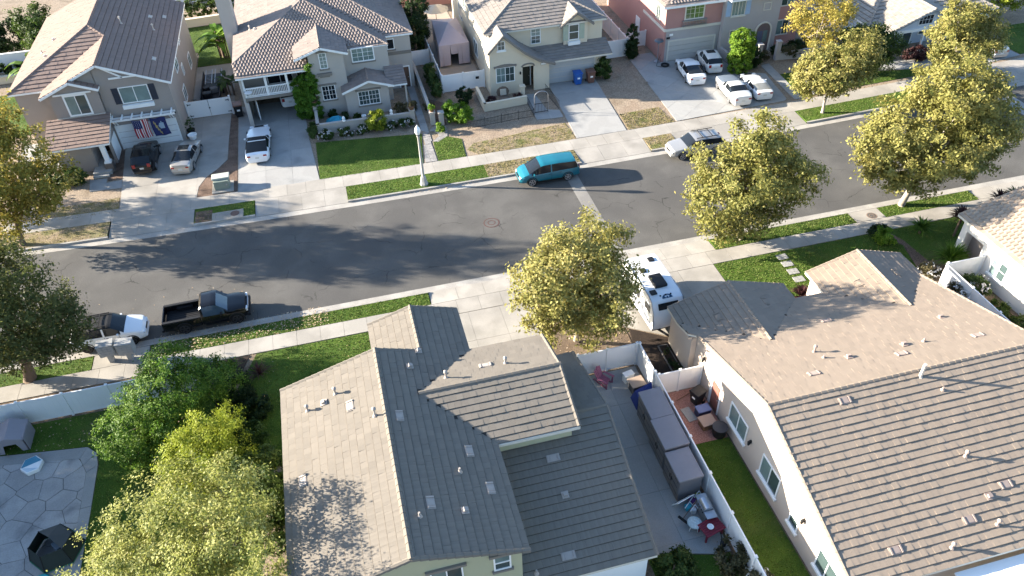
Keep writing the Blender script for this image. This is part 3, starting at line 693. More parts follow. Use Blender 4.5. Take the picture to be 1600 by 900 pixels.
Lcf = [(.92, 25.75, ZC), (8.2, 25.75, ZC), (8.2, 28.98, ZE), (4.15, 28.98, ZE)]
Lcn = [(.92, 25.75, ZC), (8.2, 25.75, ZC), (8.2, 22.52, ZE), (4.15, 22.52, ZE)]
roof(h, [Lmain, Lleft, Lfr, Lcf, Lcn], M['tileL'], th=.042, near_gap=.021, near=300, caps=[((-.69, 16.8, 7.05), (-.69, 28.9, 7.05)), ((1.55, 29.0, ZF), (1.55, 32.4, ZF)), ((1.0, 25.75, ZC), (8.2, 25.75, ZC)),
    ((-.69, 16.85, 7.02), (4.15, 16.85, ZE-.02)), ((-5.75, 16.85, zl(-5.75)-.02), (-.69, 16.85, 7.02)), ((8.15, 22.5, ZE-.02), (8.15, 25.75, ZC-.03)), ((8.15, 29.0, ZE-.02), (8.15, 25.75, ZC-.03)),
    ((-.69, 28.85, 7.02), (1.5, 28.85, ZF-.03)), ((-5.75, 28.85, zl(-5.75)-.02), (-.69, 28.85, 7.02)), ((1.55, 32.35, ZF-.02), (4.1, 32.35, ZE-.02)), ((-.9, 32.35, ZF-LP*2.45-.02), (1.55, 32.35, ZF-.02))], trim=M['grey_trim'])
Lwn = [(3.9, 24, 4.75), (10.1, 24, 4.75), (10.05, 16.7, 2.6), (3.9, 16.7, 2.6)]; Lwf = [(7.95, 24, 4.75), (10.1, 24, 4.75), (10.1, 29.4, 3.24), (7.95, 29.4, 3.24)]
roof(h, [Lwn, Lwf], M['tileL'], near_gap=.022, near=290, caps=[((8.0, 24, 4.75), (10.15, 24, 4.75))] + [((10.05, 16.7, 2.6), (10.1, 24, 4.73)), ((10.08, 29.4, 3.23), (10.1, 24, 4.73))], trim=M['trim'], ridge_r=.1)
wall(h, (-5.45, 17.1), (3.85, 17.1), [(0, 5.3), (4.76, 6.75), (9.3, 5.35)], S_L); wall(h, (3.85, 17.1), (3.85, 32.1), 5.35, S_L); wall(h, (-5.45, 28.6), (-5.45, 17.1), 5.3, S_L)
wall(h, (-.6, 28.6), (-5.45, 28.6), [(0, 6.7), (4.85, 5.3)], S_L); wall(h, (-.6, 32.1), (-.6, 28.6), 5.4, S_L); wall(h, (3.85, 32.1), (-.6, 32.1), [(0, 5.3), (2.3, 6.05), (4.45, 5.4)], S_L)
wall(h, (3.85, 22.85), (7.9, 22.85), 5.38, S_L, 2.5); wall(h, (7.9, 22.85), (7.9, 28.65), [(0, 5.38), (2.9, 6.2), (5.8, 5.38)], S_L); wall(h, (7.9, 28.65), (3.85, 28.65), 5.38, S_L)
wall(h, (3.9, 17.05), (9.8, 17.05), 2.5, M['white']); wall(h, (9.8, 17.05), (9.8, 29.1), [(0, 2.5), (6.9, 4.5), (12.05, 3.05)], S_L); wall(h, (9.8, 29.1), (7.9, 29.1), 3.0, S_L)
F = Face((-5.45, 17.1), (3.85, 17.1))
win(h, F, 5.42, 3.6, 1.25, 1.55, head=M['grey_trim'], sill=M['grey_trim']); win(h, F, 8.12, 4.2, .62, .95, style='hung', head=M['grey_trim'], sill=M['grey_trim'])
boards(h, [((4.1, 22.48, ZE-.12), (8.2, 22.48, ZE-.12))], M['trim'])
VL = mat('weathered_vent', (.34, .30, .265), .8, .15, 5)
roof_items(h, Lleft, VL, [(-4.85, 22.7), (-2.3, 25.85)], [(-3.55, 26.75)], [(-4.4, 26.7, .35), (-2.95, 27.0, .4), (-1.2, 24.6, .5)])
roof_items(h, Lmain, VL, [(2.7, 22.1), (3.2, 20.0), (-.1, 24.3), (.5, 19.4)], [(1.85, 18.9), (.85, 27.6), (1.45, 28.75)], [(2.05, 20.95, .3), (-.05, 18.75, .3)])
roof_items(h, Lcf, VL, [(4.6, 27.0)], [], [(2.5, 26.6, .45), (5.6, 26.8, .4)]); roof_items(h, Lwn, VL, [(6.7, 22.0), (6.1, 17.6)], [(6.75, 20.2)], [(4.5, 17.2, .3)])

# ------------------------------------------------------------------ near right house
h = thing('house', 'single storey house with a long tan tiled roof and pale windowed side wall', 'house', (25, 21, 0))
zf = lambda y: 5.5-.3*abs(y-21.24)
Rfar = [(17.35, 21.24, 5.5), (33.2, 21.24, 5.5), (33.35, 30.35, zf(30.35)), (30, 26.97, 3.78), (26.6, 30.37, zf(30.37)), (24.7, 30.42, zf(30.42)), (20.8, 26.57, 3.9), (16.95, 30.42, zf(30.42)), (16.95, 29.0, zf(29.0)), (17.35, 28.6, zf(28.6))]
Rnear = [(17.35, 21.24, 5.5), (33.2, 21.24, 5.5), (33.2, 12.6, zf(12.6)), (17.35, 12.6, zf(12.6))]
RA1 = [(20.8, 31.9, 3.9), (20.8, 26.57, 3.9), (16.95, 30.42, 2.745), (16.95, 31.9, 2.745)]; RA2 = [(20.8, 31.9, 3.9), (20.8, 26.57, 3.9), (24.7, 30.42, 2.73), (24.7, 31.9, 2.73)]
RB1 = [(30, 32.5, 3.78), (30, 26.97, 3.78), (26.6, 30.37, 2.76), (26.6, 32.5, 2.76)]; RB2 = [(30, 32.5, 3.78), (30, 26.97, 3.78), (33.4, 30.37, 2.76), (33.4, 32.5, 2.76)]
roof(h, [Rfar, Rnear, RA1, RA2, RB1, RB2], M['tileR'], th=.055, near_gap=.004, near=300, caps=[((17.35, 21.24, 5.5), (33.2, 21.24, 5.5)), ((20.8, 26.6, 3.9), (20.8, 31.9, 3.9)), ((30, 27, 3.78), (30, 32.5, 3.78)),
    ((17.4, 12.6, 2.89), (17.4, 21.24, 5.48)), ((17.4, 28.6, 3.27), (17.4, 21.24, 5.48)), ((20.8, 31.85, 3.88), (24.7, 31.85, 2.71)), ((16.95, 31.85, 2.72), (20.8, 31.85, 3.88)), ((26.6, 32.45, 2.74), (30, 32.45, 3.76)), ((30, 32.45, 3.76), (33.4, 32.45, 2.74)),
    ((33.15, 12.6, 2.89), (33.15, 21.24, 5.48)), ((33.2, 30.3, 2.78), (33.15, 21.24, 5.48))], trim=M['trim'], ridge_r=.11)
wall(h, (17.5, 28.8), (17.5, 12.9), [(0, 3.05), (7.56, 5.28), (15.9, 2.8)], S_R); wall(h, (17.15, 31.6), (17.15, 28.8), 2.65, S_R); wall(h, (17.15, 28.8), (17.5, 28.8), 2.9, S_R)
wall(h, (17.5, 12.9), (33, 12.9), 2.8, S_R); wall(h, (33, 12.9), (33, 32.2), [(0, 2.8), (8.3, 5.2), (17.3, 2.6), (19.3, 2.6)], S_R)
wall(h, (24.4, 31.6), (17.15, 31.6), [(0, 2.6), (3.6, 3.65), (7.25, 2.6)], S_R); wall(h, (24.4, 30.0), (24.4, 31.6), 2.6, S_R); wall(h, (26.9, 30.0), (24.4, 30.0), 2.6, S_R); wall(h, (26.9, 32.2), (26.9, 30.0), 2.6, S_R); wall(h, (33, 32.2), (26.9, 32.2), [(0, 2.6), (3.0, 3.5), (6.1, 2.6)], S_R)
F = Face((17.5, 28.8), (17.5, 12.9))
win(h, F, 4.65, 1.12, 1.75, 1.25, sill=M['white'], gl=M['curtain_glass']); win(h, F, 8.2, .95, 1.6, 1.35, sill=M['white']); win(h, F, 11.2, .92, .62, .62, style='one', sill=M['white']); win(h, F, 13.6, .9, 1.4, 1.3, sill=M['white'])
for s, z in ((1.2, 2.25), (6.95, 1.75), (12.1, 2.2)):
    b = MB(); F.box(b, s-.05, s+.05, z, z+.2, 0, .12); b.lathe([(.03, .2), (.09, .1), (.06, -.12)], F.P(s, z, .14), 8); b.build('wall_lamp', M['black'], h)
b = MB(); F.box(b, 2.3, 2.42, 0, 2.5, 0, .07); b.build('downpipe', M['vinyl'], h)
door(h, F, 2.5, .9, 2.05, mat('red_brown_door', (0.22, 0.09, 0.07), .6), M['white'])
VR = mat('tan_vent', (.30, .235, .20), .8, .12, 4)
roof_items(h, Rfar, VR, [(24.7, 27.3), (30.7, 22.9), (26.0, 22.8), (20.9, 22.8)], [(23.4, 23.5), (30.4, 25.2), (26.7, 23.5)], [(22.1, 24.6, .45), (22.2, 23.9, .25), (27.8, 23.4, .3)])
roof_items(h, Rnear, VR, [(24.0, 14.2), (21.2, 20.6), (20.0, 13.8), (26.6, 15.2)], [(25.5, 14.9)], [(26.3, 20.0, .25), (25.5, 16.8, .35), (25.1, 13.7, .35), (22.5, 13.3, .35)])
vent_pipe(h, (25.6, 20.9, 5.3), None, M['pipe'], 1.0, .085)
roof_items(h, RA1, M['tileR'], [(19.1, 29.6)]); roof_items(h, RB1, M['tileR'], [(28.6, 30.0)]); roof_items(h, RA2, M['tileR'], [(22.3, 30.0)]); roof_items(h, RB2, M['tileR'], [(31.3, 30.2)])
b = MB()
b.b2((22.3, 6.5, 2.42), (34, 12.5, 2.5))
for k in range(12): b.b2((22.4+k*1.0, 6.4, 2.3), (22.46+k*1.0, 12.4, 2.42))
for x in (22.6, 28.5, 33.8): b.b2((x-.07, 6.7, 0), (x+.07, 6.84, 2.3))
b.build('patio_cover', M['white'], h)

# ------------------------------------------------------------------ white house at the right edge
h = thing('house', 'white stucco house at the right edge with a salmon tiled roof', 'house', (44, 25, 0))
Wl = [(39.25, 34.6, 3.2), (47.5, 34.6, 5.7), (47.5, 8, 5.7), (39.25, 8, 3.2)]; Wr = [(47.5, 34.6, 5.7), (56, 34.6, 3.2), (56, 8, 3.2), (47.5, 8, 5.7)]
roof(h, [Wl, Wr], M['tileW'], prof='barrel', th=.05, caps=[((47.5, 8, 5.7), (47.5, 34.6, 5.7)), ((39.3, 34.55, 3.18), (47.5, 34.55, 5.68))])
wall(h, (39.6, 32.1), (39.6, 8.3), 3.05, S_W); wall(h, (39.6, 34.2), (39.6, 33.7), 3.05, S_W); wall(h, (39.6, 33.7), (39.6, 32.1), 3.05, S_W, 2.3)
wall(h, (55.6, 34.2), (39.6, 34.2), [(0, 3.05), (8, 5.45), (16, 3.05)], S_W); wall(h, (55.6, 8.3), (55.6, 34.2), 3.05, S_W); wall(h, (39.6, 8.3), (55.6, 8.3), [(0, 3.05), (8, 5.45), (16, 3.05)], S_W)
b = MB(); b.b2((40.6, 32.0, -.1), (40.75, 34.1, 3.0)); b.build('porch_wall', S_1, h)
F = Face((39.6, 32.1), (39.6, 8.3)); win(h, F, 1.2, 1.0, 1.2, 1.2, sill=M['white'], grid=(2, 2)); win(h, F, 6.6, 1.0, 1.2, 1.2, sill=M['white'])

# ------------------------------------------------------------------ far house 1 (flags over the garage)
h = thing('house', 'taupe two storey house at upper left with flags hanging over its white garage door', 'house', (-20, 75, 0))
T = M['tile1']
p1 = [(-13.8, 67.3, 5.75), (-13.8, 86, 5.75), (-20.6, 86, 8.6), (-20.6, 74.9, 8.6), (-19.2, 73.5, 8.02), (-19.2, 67.3, 8.02)]
p2 = [(-20.6, 74.9, 8.6), (-19.2, 73.5, 8.02), (-24.2, 68.5, 5.92), (-26.98, 68.5, 5.92)]
p3 = [(-19.2, 67.3, 8.02), (-19.2, 73.5, 8.02), (-24.2, 68.5, 5.92), (-24.2, 66.9, 5.92), (-21.6, 66.9, 7.01), (-21.6, 67.3, 7.01)]
p4 = [(-21.6, 66.9, 7.01), (-19.5, 66.9, 6.13), (-19.5, 67.7, 6.13), (-21.6, 67.7, 7.01)]
p5 = [(-20.6, 74.9, 8.6), (-26.98, 68.5, 5.92), (-26.98, 86, 5.92), (-20.6, 86, 8.6)]
roof(h, [p1, p2, p3, p4, p5], T, th=.055, te=.46, far_gap=.028, caps=[((-20.6, 74.9, 8.6), (-20.6, 86, 8.6)), ((-19.2, 67.3, 8.02), (-19.2, 73.5, 8.02)), ((-20.6, 74.9, 8.6), (-26.98, 68.5, 5.92)), ((-19.2, 73.5, 8.02), (-20.6, 74.9, 8.6))], trim=M['white'])
roof(h, [[(-24.5, 67.3, 3.75), (-19.4, 67.3, 3.75), (-19.4, 63.75, 2.72), (-24.5, 63.75, 2.72)]], T, th=.055, te=.44, far_gap=.025, trim=M['white'], name='porch_roof')
wall(h, (-19.75, 67.6), (-14.15, 67.6), [(0, 7.55), (.6, 7.75), (5.6, 5.65)], S_1); wall(h, (-14.15, 67.6), (-14.15, 85.7), 5.7, S_1)
wall(h, (-23.6, 67.25), (-19.75, 67.25), [(0, 5.85), (2, 6.75), (3.85, 6.05)], S_1, 3.5); wall(h, (-23.6, 68.8), (-23.6, 67.25), 5.9, S_1, 3.5); wall(h, (-26.6, 68.8), (-19.75, 68.8), 5.8, S_1); wall(h, (-26.6, 85.7), (-26.6, 68.8), 5.8, S_1)
wall(h, (-14.15, 85.7), (-26.6, 85.7), [(0, 5.7), (6.2, 8.3), (12.45, 5.8)], S_1)
wall(h, (-24.0, 64.5), (-21.2, 64.5), 2.6, S_1); wall(h, (-24, 68.8), (-24, 64.5), 2.6, S_1); wall(h, (-21.2, 64.5), (-21.2, 67.2), 2.6, S_1); wall(h, (-21.2, 67.2), (-19.75, 67.2), 2.6, S_1); wall(h, (-19.75, 65.2), (-19.75, 67.6), 2.6, S_1)
F = Face((-19.75, 67.6), (-14.15, 67.6)); garage_door(h, F, .28, 4.85, 2.15, M['white'])
win(h, F, 1.62, 4.28, 2.25, 1.35, shut=mat('navy_shutter', (0.03, 0.035, 0.05), .6), box=True, gl=M['curtain_glass'])
F2 = Face((-23.6, 67.25), (-19.75, 67.25)); win(h, F2, 1.2, 4.0, 1.6, 1.65, fw=.14)
b = MB(); F2.box(b, 0, 3.85, 3.55, 3.8, 0, .05); b.build('wall_band', M['trim'], h)
F3 = Face((-14.15, 67.6), (-14.15, 85.7))
for s, z, ww, hh in ((5.2, 4.1, 1.6, 1.1), (5.0, 1.2, 1.4, 1.2), (8.0, 2.6, .7, .9), (10.3, 4.7, 1.0, .8), (12.5, 1.2, 1.4, 1.2)): win(h, F3, s, z, ww, hh)
F4 = Face((-21.2, 67.2), (-19.75, 67.2)); door(h, F4, .25, .95, 2.05, mat('dark_door', (0.03, 0.025, 0.025), .5))
F5 = Face((-19.75, 65.2), (-19.75, 67.6)); b = MB(); F5.box(b, .25, 2.1, .15, 2.0, 0, .05); b.build('side_door', M['white'], h)
b = MB(); b.b2((-20.35, 63.95, .85), (-20.0, 64.3, 2.6)); b.b2((-20.45, 63.85, .8), (-19.9, 64.4, .95)); b.build('porch_post', M['white'], h)
b = MB(); b.b2((-20.5, 63.8, -.05), (-19.85, 64.45, .8)); b.build('post_base', mat('stone_cladding', (.16, .13, .11), .9, .4, 4, bump=.6), h)
b = MB(); b.b2((-21.5, 63.4, 0), (-20.0, 67.1, .32)); b.b2((-21.5, 63.05, 0), (-20.2, 63.4, .16)); b.build('porch_step', CB, h)
pg = MB()
for z, o in ((3.0, .75), (3.0, .25)): F.box(pg, -.1, 5.5, z, z+.16, o, o+.08)
PG = pg.build('pergola', M['white'], h)
for k in range(7):
    b = MB(); F.box(b, .25+k*.82, .35+k*.82, 3.16, 3.28, 0, 1.05); b.build('rafter', M['white'], PG)
for x in (.3, 4.95):
    for q in (0, .2):
        b = MB(); b.bar(F.P(x+q, 2.35, .05), F.P(x+q, 3.0, .7), .08, .1); b.build('bracket', M['white'], PG)
for x in (5.15, 5.4):
    b = MB(); F.box(b, x-.07, x+.07, 2.75, 2.95, 0, .12); b.build('wall_lamp', M['black'], h)
boards(h, [((-19.2, 67.28, 7.9), (-13.8, 67.28, 5.63)), ((-21.6, 66.88, 6.88), (-19.5, 66.88, 6.0)), ((-24.2, 66.88, 5.8), (-21.6, 66.88, 6.88)), ((-21.6, 67.28, 6.9), (-19.2, 67.28, 7.9))], M['white'])
boards(h, [((-18.6, 67.5, 6.6), (-16.3, 67.5, 6.6)), ((-23.2, 67.15, 5.9), (-20.2, 67.15, 5.9)), ((-17.5, 67.5, 6.6), (-18.9, 67.5, 7.6))], M['white'], .06, .14, 'gable_board')
roof_items(h, p1, M['pipe'], [(-15.2, 81.0), (-15.3, 71.0), (-16.3, 80.2)], [], [(-18.3, 77.0, .6), (-20.3, 82.5, .8), (-15.8, 77.3, .5)])
roof_items(h, p5, M['pipe'], [], [(-24.2, 76.5), (-24.3, 72.9)], [(-25, 74.6, .3)])

wall(h, (-24.0, 67.6), (-19.7, 67.6), [(0, 5.75), (4.3, 7.6)], S_1, 5.0)
# ------------------------------------------------------------------ far house 2 (balcony over the open garage)
h = thing('house', 'pale grey house with a white railed balcony over an open garage', 'house', (-1, 76, 0))
T = M['tile2']
q1 = [(-8.7, 67.9, 4.89), (-2.4, 67.9, 4.89), (-2.4, 69.6, 5.5), (5.1, 69.6, 5.5), (-1.85, 76.55, 8.0), (-8.8, 69.6, 5.5)]
q2 = [(-8.8, 69.6, 5.5), (-1.85, 76.55, 8), (-1.85, 90, 8), (-8.8, 90, 5.5)]
q3 = [(5.1, 69.6, 5.5), (5.1, 71.5, 5.5), (-1.85, 78.45, 8), (-1.85, 76.55, 8)]
q4 = [(5.1, 71.5, 5.5), (7.7, 71.5, 5.5), (.75, 78.45, 8), (-1.85, 78.45, 8)]
q5 = [(7.7, 71.5, 5.5), (7.7, 90, 5.5), (.75, 90, 8), (.75, 78.45, 8)]
g1 = [(-1, 67.85, 6.75), (-1, 73.07, 6.75), (-3.4, 70.85, 5.95), (-3.4, 67.85, 5.95)]; g2 = [(-1, 67.85, 6.75), (-1, 73.07, 6.75), (1.35, 70.87, 5.96), (1.35, 67.85, 5.96)]
roof(h, [q1, q3, q4], T, tw=.3, te=.36, th=.05, prof='barrel', caps=[((-1.85, 76.55, 8), (-1.85, 78.45, 8)), ((5.1, 69.6, 5.5), (-1.85, 76.55, 8)), ((-8.8, 69.6, 5.5), (-1.85, 76.55, 8)), ((7.7, 71.5, 5.5), (.75, 78.45, 8))], trim=M['white'])
roof(h, [q2, q5, g1, g2], T, th=.05, caps=[((-1, 67.85, 6.75), (-1, 73.07, 6.75))], trim=M['white'])
r1 = [(2.7, 66.95, 3.5), (2.7, 69.6, 3.5), (.2, 69.6, 2.65), (.2, 66.95, 2.65)]; r2 = [(2.7, 66.95, 3.5), (2.7, 69.6, 3.5), (4.95, 69.6, 2.75), (4.95, 66.95, 2.75)]
r3 = [(2.7, 69.55, 3.9), (5.0, 69.55, 3.5), (6.2, 67.2, 2.6), (4.6, 67.2, 2.75), (3.0, 69.0, 3.45)]
roof(h, [r1, r2], T, th=.05, caps=[((2.7, 66.95, 3.5), (2.7, 69.6, 3.5))], trim=M['white'], name='bay_roof')
roof(h, [[(4.4, 69.6, 3.4), (6.2, 69.6, 3.4), (6.2, 67.2, 2.62), (4.4, 67.2, 2.62)]], T, th=.05, trim=M['white'], name='porch_roof')
wall(h, (-2.2, 68.3), (.9, 68.3), [(0, 5.9+.27), (1.2, 6.55), (3.1, 5.95)], S_2); wall(h, (.9, 68.3), (.9, 69.6), 5.6, S_2); wall(h, (.9, 69.6), (5.0, 69.6), 5.4, S_2); wall(h, (5.0, 69.6), (5.0, 71.8), 5.4, S_2)
wall(h, (5.0, 71.8), (7.4, 71.8), 5.4, S_2); wall(h, (7.4, 71.8), (7.4, 89.6), 5.4, S_2); wall(h, (-8.5, 89.6), (-8.5, 68.2), [(0, 5.4), (19.7, 5.4), (21.4, 4.8)], S_2); wall(h, (7.4, 89.6), (-8.5, 89.6), 5.4, S_2)
wall(h, (.45, 67.4), (4.45, 67.4), [(0, 2.6), (2.25, 3.3), (4, 2.75)], S_2); wall(h, (.45, 69.6), (.45, 67.4), 2.6, S_2); wall(h, (4.45, 67.4), (4.45, 69.6), 2.7, S_2)
wall(h, (-8.4, 70.8), (-2.2, 70.8), 5.0, S_2, 2.6); wall(h, (-2.2, 76.5), (-2.2, 68.3), 5.6, S_2); wall(h, (-8.3, 76.5), (-2.2, 76.5), 2.6, M['wood'])
b = MB(); b.b2((-8.5, 68.35, 2.56), (-2.2, 76.5, 2.7)); BF = b.build('balcony_floor', S_2, h)
b = MB(); b.b2((-8.5, 68.25, 2.5), (-2.2, 68.5, 2.76)); b.build('garage_beam', M['grey_trim'], h)
for x in (-8.25, -6.25, -4.4):
    b = MB(); b.b2((x-.1, 68.35, 2.72), (x+.1, 68.55, 4.75)); b.build('balcony_post', M['white'], h)
b = MB(); b.b2((-8.3, 68.4, 3.55), (-2.9, 68.5, 3.65)); b.b2((-8.3, 68.41, 2.85), (-2.9, 68.49, 2.93)); b.b2((-8.3, 68.36, 2.66), (-2.9, 68.4, 2.82)); BR = b.build('balcony_railing', M['white'], h)
for k in range(36):
    b = MB(); b.b2((-8.15+k*.146, 68.42, 2.93), (-8.09+k*.146, 68.48, 3.55)); b.build('baluster', M['white'], BR)
b = MB(); b.b2((-8.5, 68.2, -.1), (-8.15, 68.6, 2.35)); b.build('garage_post', S_2, h)
F = Face((-8.4, 70.8), (-2.2, 70.8)); win(h, F, 2.2, 2.75, 2.2, 1.7, gl=M['glass']); win(h, F, 4.9, 3.0, .9, 1.3, gl=M['glass'])
F = Face((-2.2, 68.3), (.9, 68.3)); win(h, F, .72, 1.6, 1.1, 1.3, head=M['grey_trim'], sill=M['grey_trim'], grid=(4, 3), gl=M['glass']); win(h, F, 1.0, 4.65, .56, 1.35, style='one', grid=(2, 4), head=M['grey_trim'], sill=M['grey_trim'])
b = MB(); F.box(b, .55, 1.85, 3.95, 4.2, 0, .25); F.box(b, .75, 1.65, 3.8, 3.95, 0, .15); b.build('window_ledge', M['grey_trim'], h)
F = Face((.9, 69.6), (5, 69.6)); win(h, F, .85, 4.3, 1.9, 1.15, sill=M['grey_trim'], grid=(4, 3), gl=M['curtain_glass'], fw=.1)
F = Face((.45, 67.4), (4.45, 67.4)); win(h, F, 1.2, 1.02, 1.85, 1.28, head=M['grey_trim'], sill=M['grey_trim'], grid=(6, 3))
F = Face((5, 71.8), (7.4, 71.8)); win(h, F, .2, 4.1, .6, .9, style='one', sill=M['grey_trim'], gl=M['glass']); b = MB(); F.box(b, 0, 2.4, 3.45, 3.75, 0, .08); b.build('wall_band', M['grey_trim'], h); door(h, F, 1.0, .95, 2.1, mat('brown_door', (.12, .07, .05), .6))
b = MB(); b.b2((5.95, 67.3, -.1), (6.1, 67.45, 2.6)); b.build('porch_post', S_2, h)
b = MB(); b.b2((-9.6, 76.5, 3), (-8.35, 78.3, 9.2)); b.b2((-9.72, 76.4, 9.2), (-8.25, 78.4, 9.4)); b.build('chimney', S_2, h)
roof_items(h, q2, M['pipe'], [], [(-6.6, 75.0)], [(-7.1, 75.6, .35)])
boards(h, [((-3.4, 67.83, 5.83), (-1, 67.83, 6.63)), ((-1, 67.83, 6.63), (1.35, 67.83, 5.84)), ((.2, 66.93, 2.53), (2.7, 66.93, 3.38)), ((2.7, 66.93, 3.38), (4.95, 66.93, 2.63))], M['white'])
b = MB(); b.lathe([(.02, 0), (.3, .1), (.36, .16)], (-7.9, 68.0, 3.3), 12); b.tube([(-7.9, 68.3, 3.0), (-7.9, 68.1, 3.35)], .03, 6); b.build('satellite_dish', M['white'], h)

# ------------------------------------------------------------------ far house 3 (cream, blue and brown bins)
h = thing('house', 'cream two storey house with a steep curved porch gable and grey garage door', 'house', (20, 74, 0))
T = M['tile3']
f1 = [(14.0, 69.0, 5.45), (26.2, 69.0, 5.45), (20.1, 75.1, 7.77)]; f2 = [(14, 69, 5.45), (20.1, 75.1, 7.77), (20.1, 88, 7.77), (14, 88, 5.45)]; f3 = [(26.2, 69, 5.45), (20.1, 75.1, 7.77), (20.1, 88, 7.77), (26.2, 88, 5.45)]
roof(h, [f1, f2, f3], T, th=.055, te=.44, far_gap=.025, caps=[((14, 69, 5.45), (20.1, 75.1, 7.77)), ((26.2, 69, 5.45), (20.1, 75.1, 7.77)), ((20.1, 75.1, 7.77), (20.1, 88, 7.77))], trim=M['trim'])
roof(h, [[(23.1, 68.75, 6.5), (23.1, 71.8, 6.5), (21.4, 69.3, 5.25), (21.4, 68.75, 5.25)], [(23.1, 68.75, 6.5), (23.1, 71.8, 6.5), (24.8, 69.3, 5.25), (24.8, 68.75, 5.25)]], T, th=.05, trim=M['trim'], name='dormer_roof')
roof(h, [[(15.4, 66.95, 5.95), (15.4, 69.5, 5.95), (13.85, 69.5, 4.42), (13.85, 66.95, 4.42)], [(15.4, 66.95, 5.95), (15.4, 69.5, 5.95), (17.5, 69.5, 4.05), (17.5, 66.95, 4.05)], [(17.5, 66.95, 4.05), (17.5, 69.5, 4.05), (18.8, 69.5, 3.2), (18.8, 66.95, 3.2)],
         [(18.8, 66.95, 3.2), (18.8, 69.5, 3.2), (20.4, 69.5, 2.6), (20.4, 66.95, 2.6)]], T, th=.05, trim=M['trim'], name='porch_roof')
roof(h, [[(18.6, 69.5, 3.36), (26.3, 69.5, 3.36), (26.3, 67.4, 2.6), (20.3, 67.4, 2.6)]], T, th=.05, trim=M['trim'], name='garage_roof')
wall(h, (14.3, 69.5), (25.9, 69.5), 5.4, S_3, 2.3); wall(h, (14.3, 87.6), (14.3, 69.5), 5.4, S_3); wall(h, (25.9, 69.5), (25.9, 87.6), 5.4, S_3); wall(h, (25.9, 87.6), (14.3, 87.6), 5.4, S_3)
wall(h, (14.05, 67.3), (17.25, 67.3), [(0, 4.45), (1.35, 5.75), (3.2, 4.15)], S_3); wall(h, (17.25, 67.3), (18.35, 67.3), [(0, 4.12), (1.1, 3.3)], S_3, 2.5); wall(h, (18.35, 67.3), (19.9, 67.3), [(0, 3.3), (.45, 3.05), (1.55, 2.6)], S_3)
wall(h, (14.05, 69.5), (14.05, 67.3), 4.4, S_3); wall(h, (19.9, 67.3), (19.9, 68.2), 2.5, S_3); wall(h, (17.25, 68.4), (18.35, 68.4), 2.6, S_3); wall(h, (17.25, 67.3), (17.25, 68.4), 2.6, S_3)
wall(h, (19.9, 68.1), (25.9, 68.1), 2.6, S_3); wall(h, (25.9, 68.1), (25.9, 69.5), 2.7, S_3)
wall(h, (21.9, 69.15), (24.3, 69.15), [(0, 5.2), (1.2, 6.3), (2.4, 5.2)], S_3, 2.7)
F = Face((19.9, 68.1), (25.9, 68.1)); garage_door(h, F, .15, 4.65, 2.12, mat('grey_garage_door', (.42, .43, .43), .6, .05), M['trim'])
F = Face((14.3, 69.5), (25.9, 69.5)); win(h, F, 4.45, 3.72, .85, 1.42, style='hung', grid=(2, 4))
F = Face((21.9, 69.15), (24.3, 69.15)); win(h, F, .55, 3.75, .9, 1.4, style='hung', box=True, shut=mat('sage_shutter', (.38, .42, .33), .7))
F = Face((14.05, 67.3), (17.25, 67.3)); win(h, F, .65, 1.3, 1.7, 1.4, head=M['grey_trim'], grid=(4, 2)); win(h, F, .9, 4.5, .6, .75, style='one', grid=(2, 2), sill=M['white'])
b = MB(); b.lathe([(.05, 0), (.09, .15), (.03, .3)], F.P(2.95, 1.85, .12), 8); b.build('wall_lamp', M['black'], h)
F = Face((17.25, 68.4), (18.35, 68.4)); door(h, F, .08, .92, 2.05, mat('green_door', (.05, .05, .035), .5))
F = Face((14.05, 67.3), (19.9, 67.3))
b = MB()
for i in range(8):
    a0, a1 = math.pi*i/8, math.pi*(i+1)/8; b.bar(F.P(3.75-.62*math.cos(a0), 2.5+.28*math.sin(a0), .04), F.P(3.75-.62*math.cos(a1), 2.5+.28*math.sin(a1), .04), .1, .12)
    b.bar(F.P(1.5-1.05*math.cos(a0), 2.72+.26*math.sin(a0), .04), F.P(1.5-1.05*math.cos(a1), 2.72+.26*math.sin(a1), .04), .1, .12)
b.build('arch_trim', M['grey_trim'], h)
b = MB(); F.box(b, 5.0, 5.55, 2.45, 2.68, .0, .03); NP = b.build('number_sign', M['black'], h); b = MB()
F.box(b, 5.02, 5.53, 2.47, 2.66, .03, .034); b.build('sign_face', M['white'], NP)
F = Face((14.3, 87.6), (14.3, 69.5))
for s, z in ((12.2, 1.0), (4.6, 2.0), (7.2, 3.9)): win(h, F, s, z, 1.6, 1.5)
boards(h, [((13.85, 66.93, 4.3), (15.4, 66.93, 5.83)), ((15.4, 66.93, 5.83), (17.5, 66.93, 3.93)), ((17.5, 66.93, 3.93), (18.8, 66.93, 3.08)), ((18.8, 66.93, 3.08), (20.4, 66.93, 2.48)), ((21.4, 68.73, 5.12), (23.1, 68.73, 6.37)), ((23.1, 68.73, 6.37), (24.8, 68.73, 5.12))], M['grey_trim'])
boards(h, [((19.9, 68.07, 2.38), (25.9, 68.07, 2.38))], M['trim'], .06, .2, 'garage_beam')

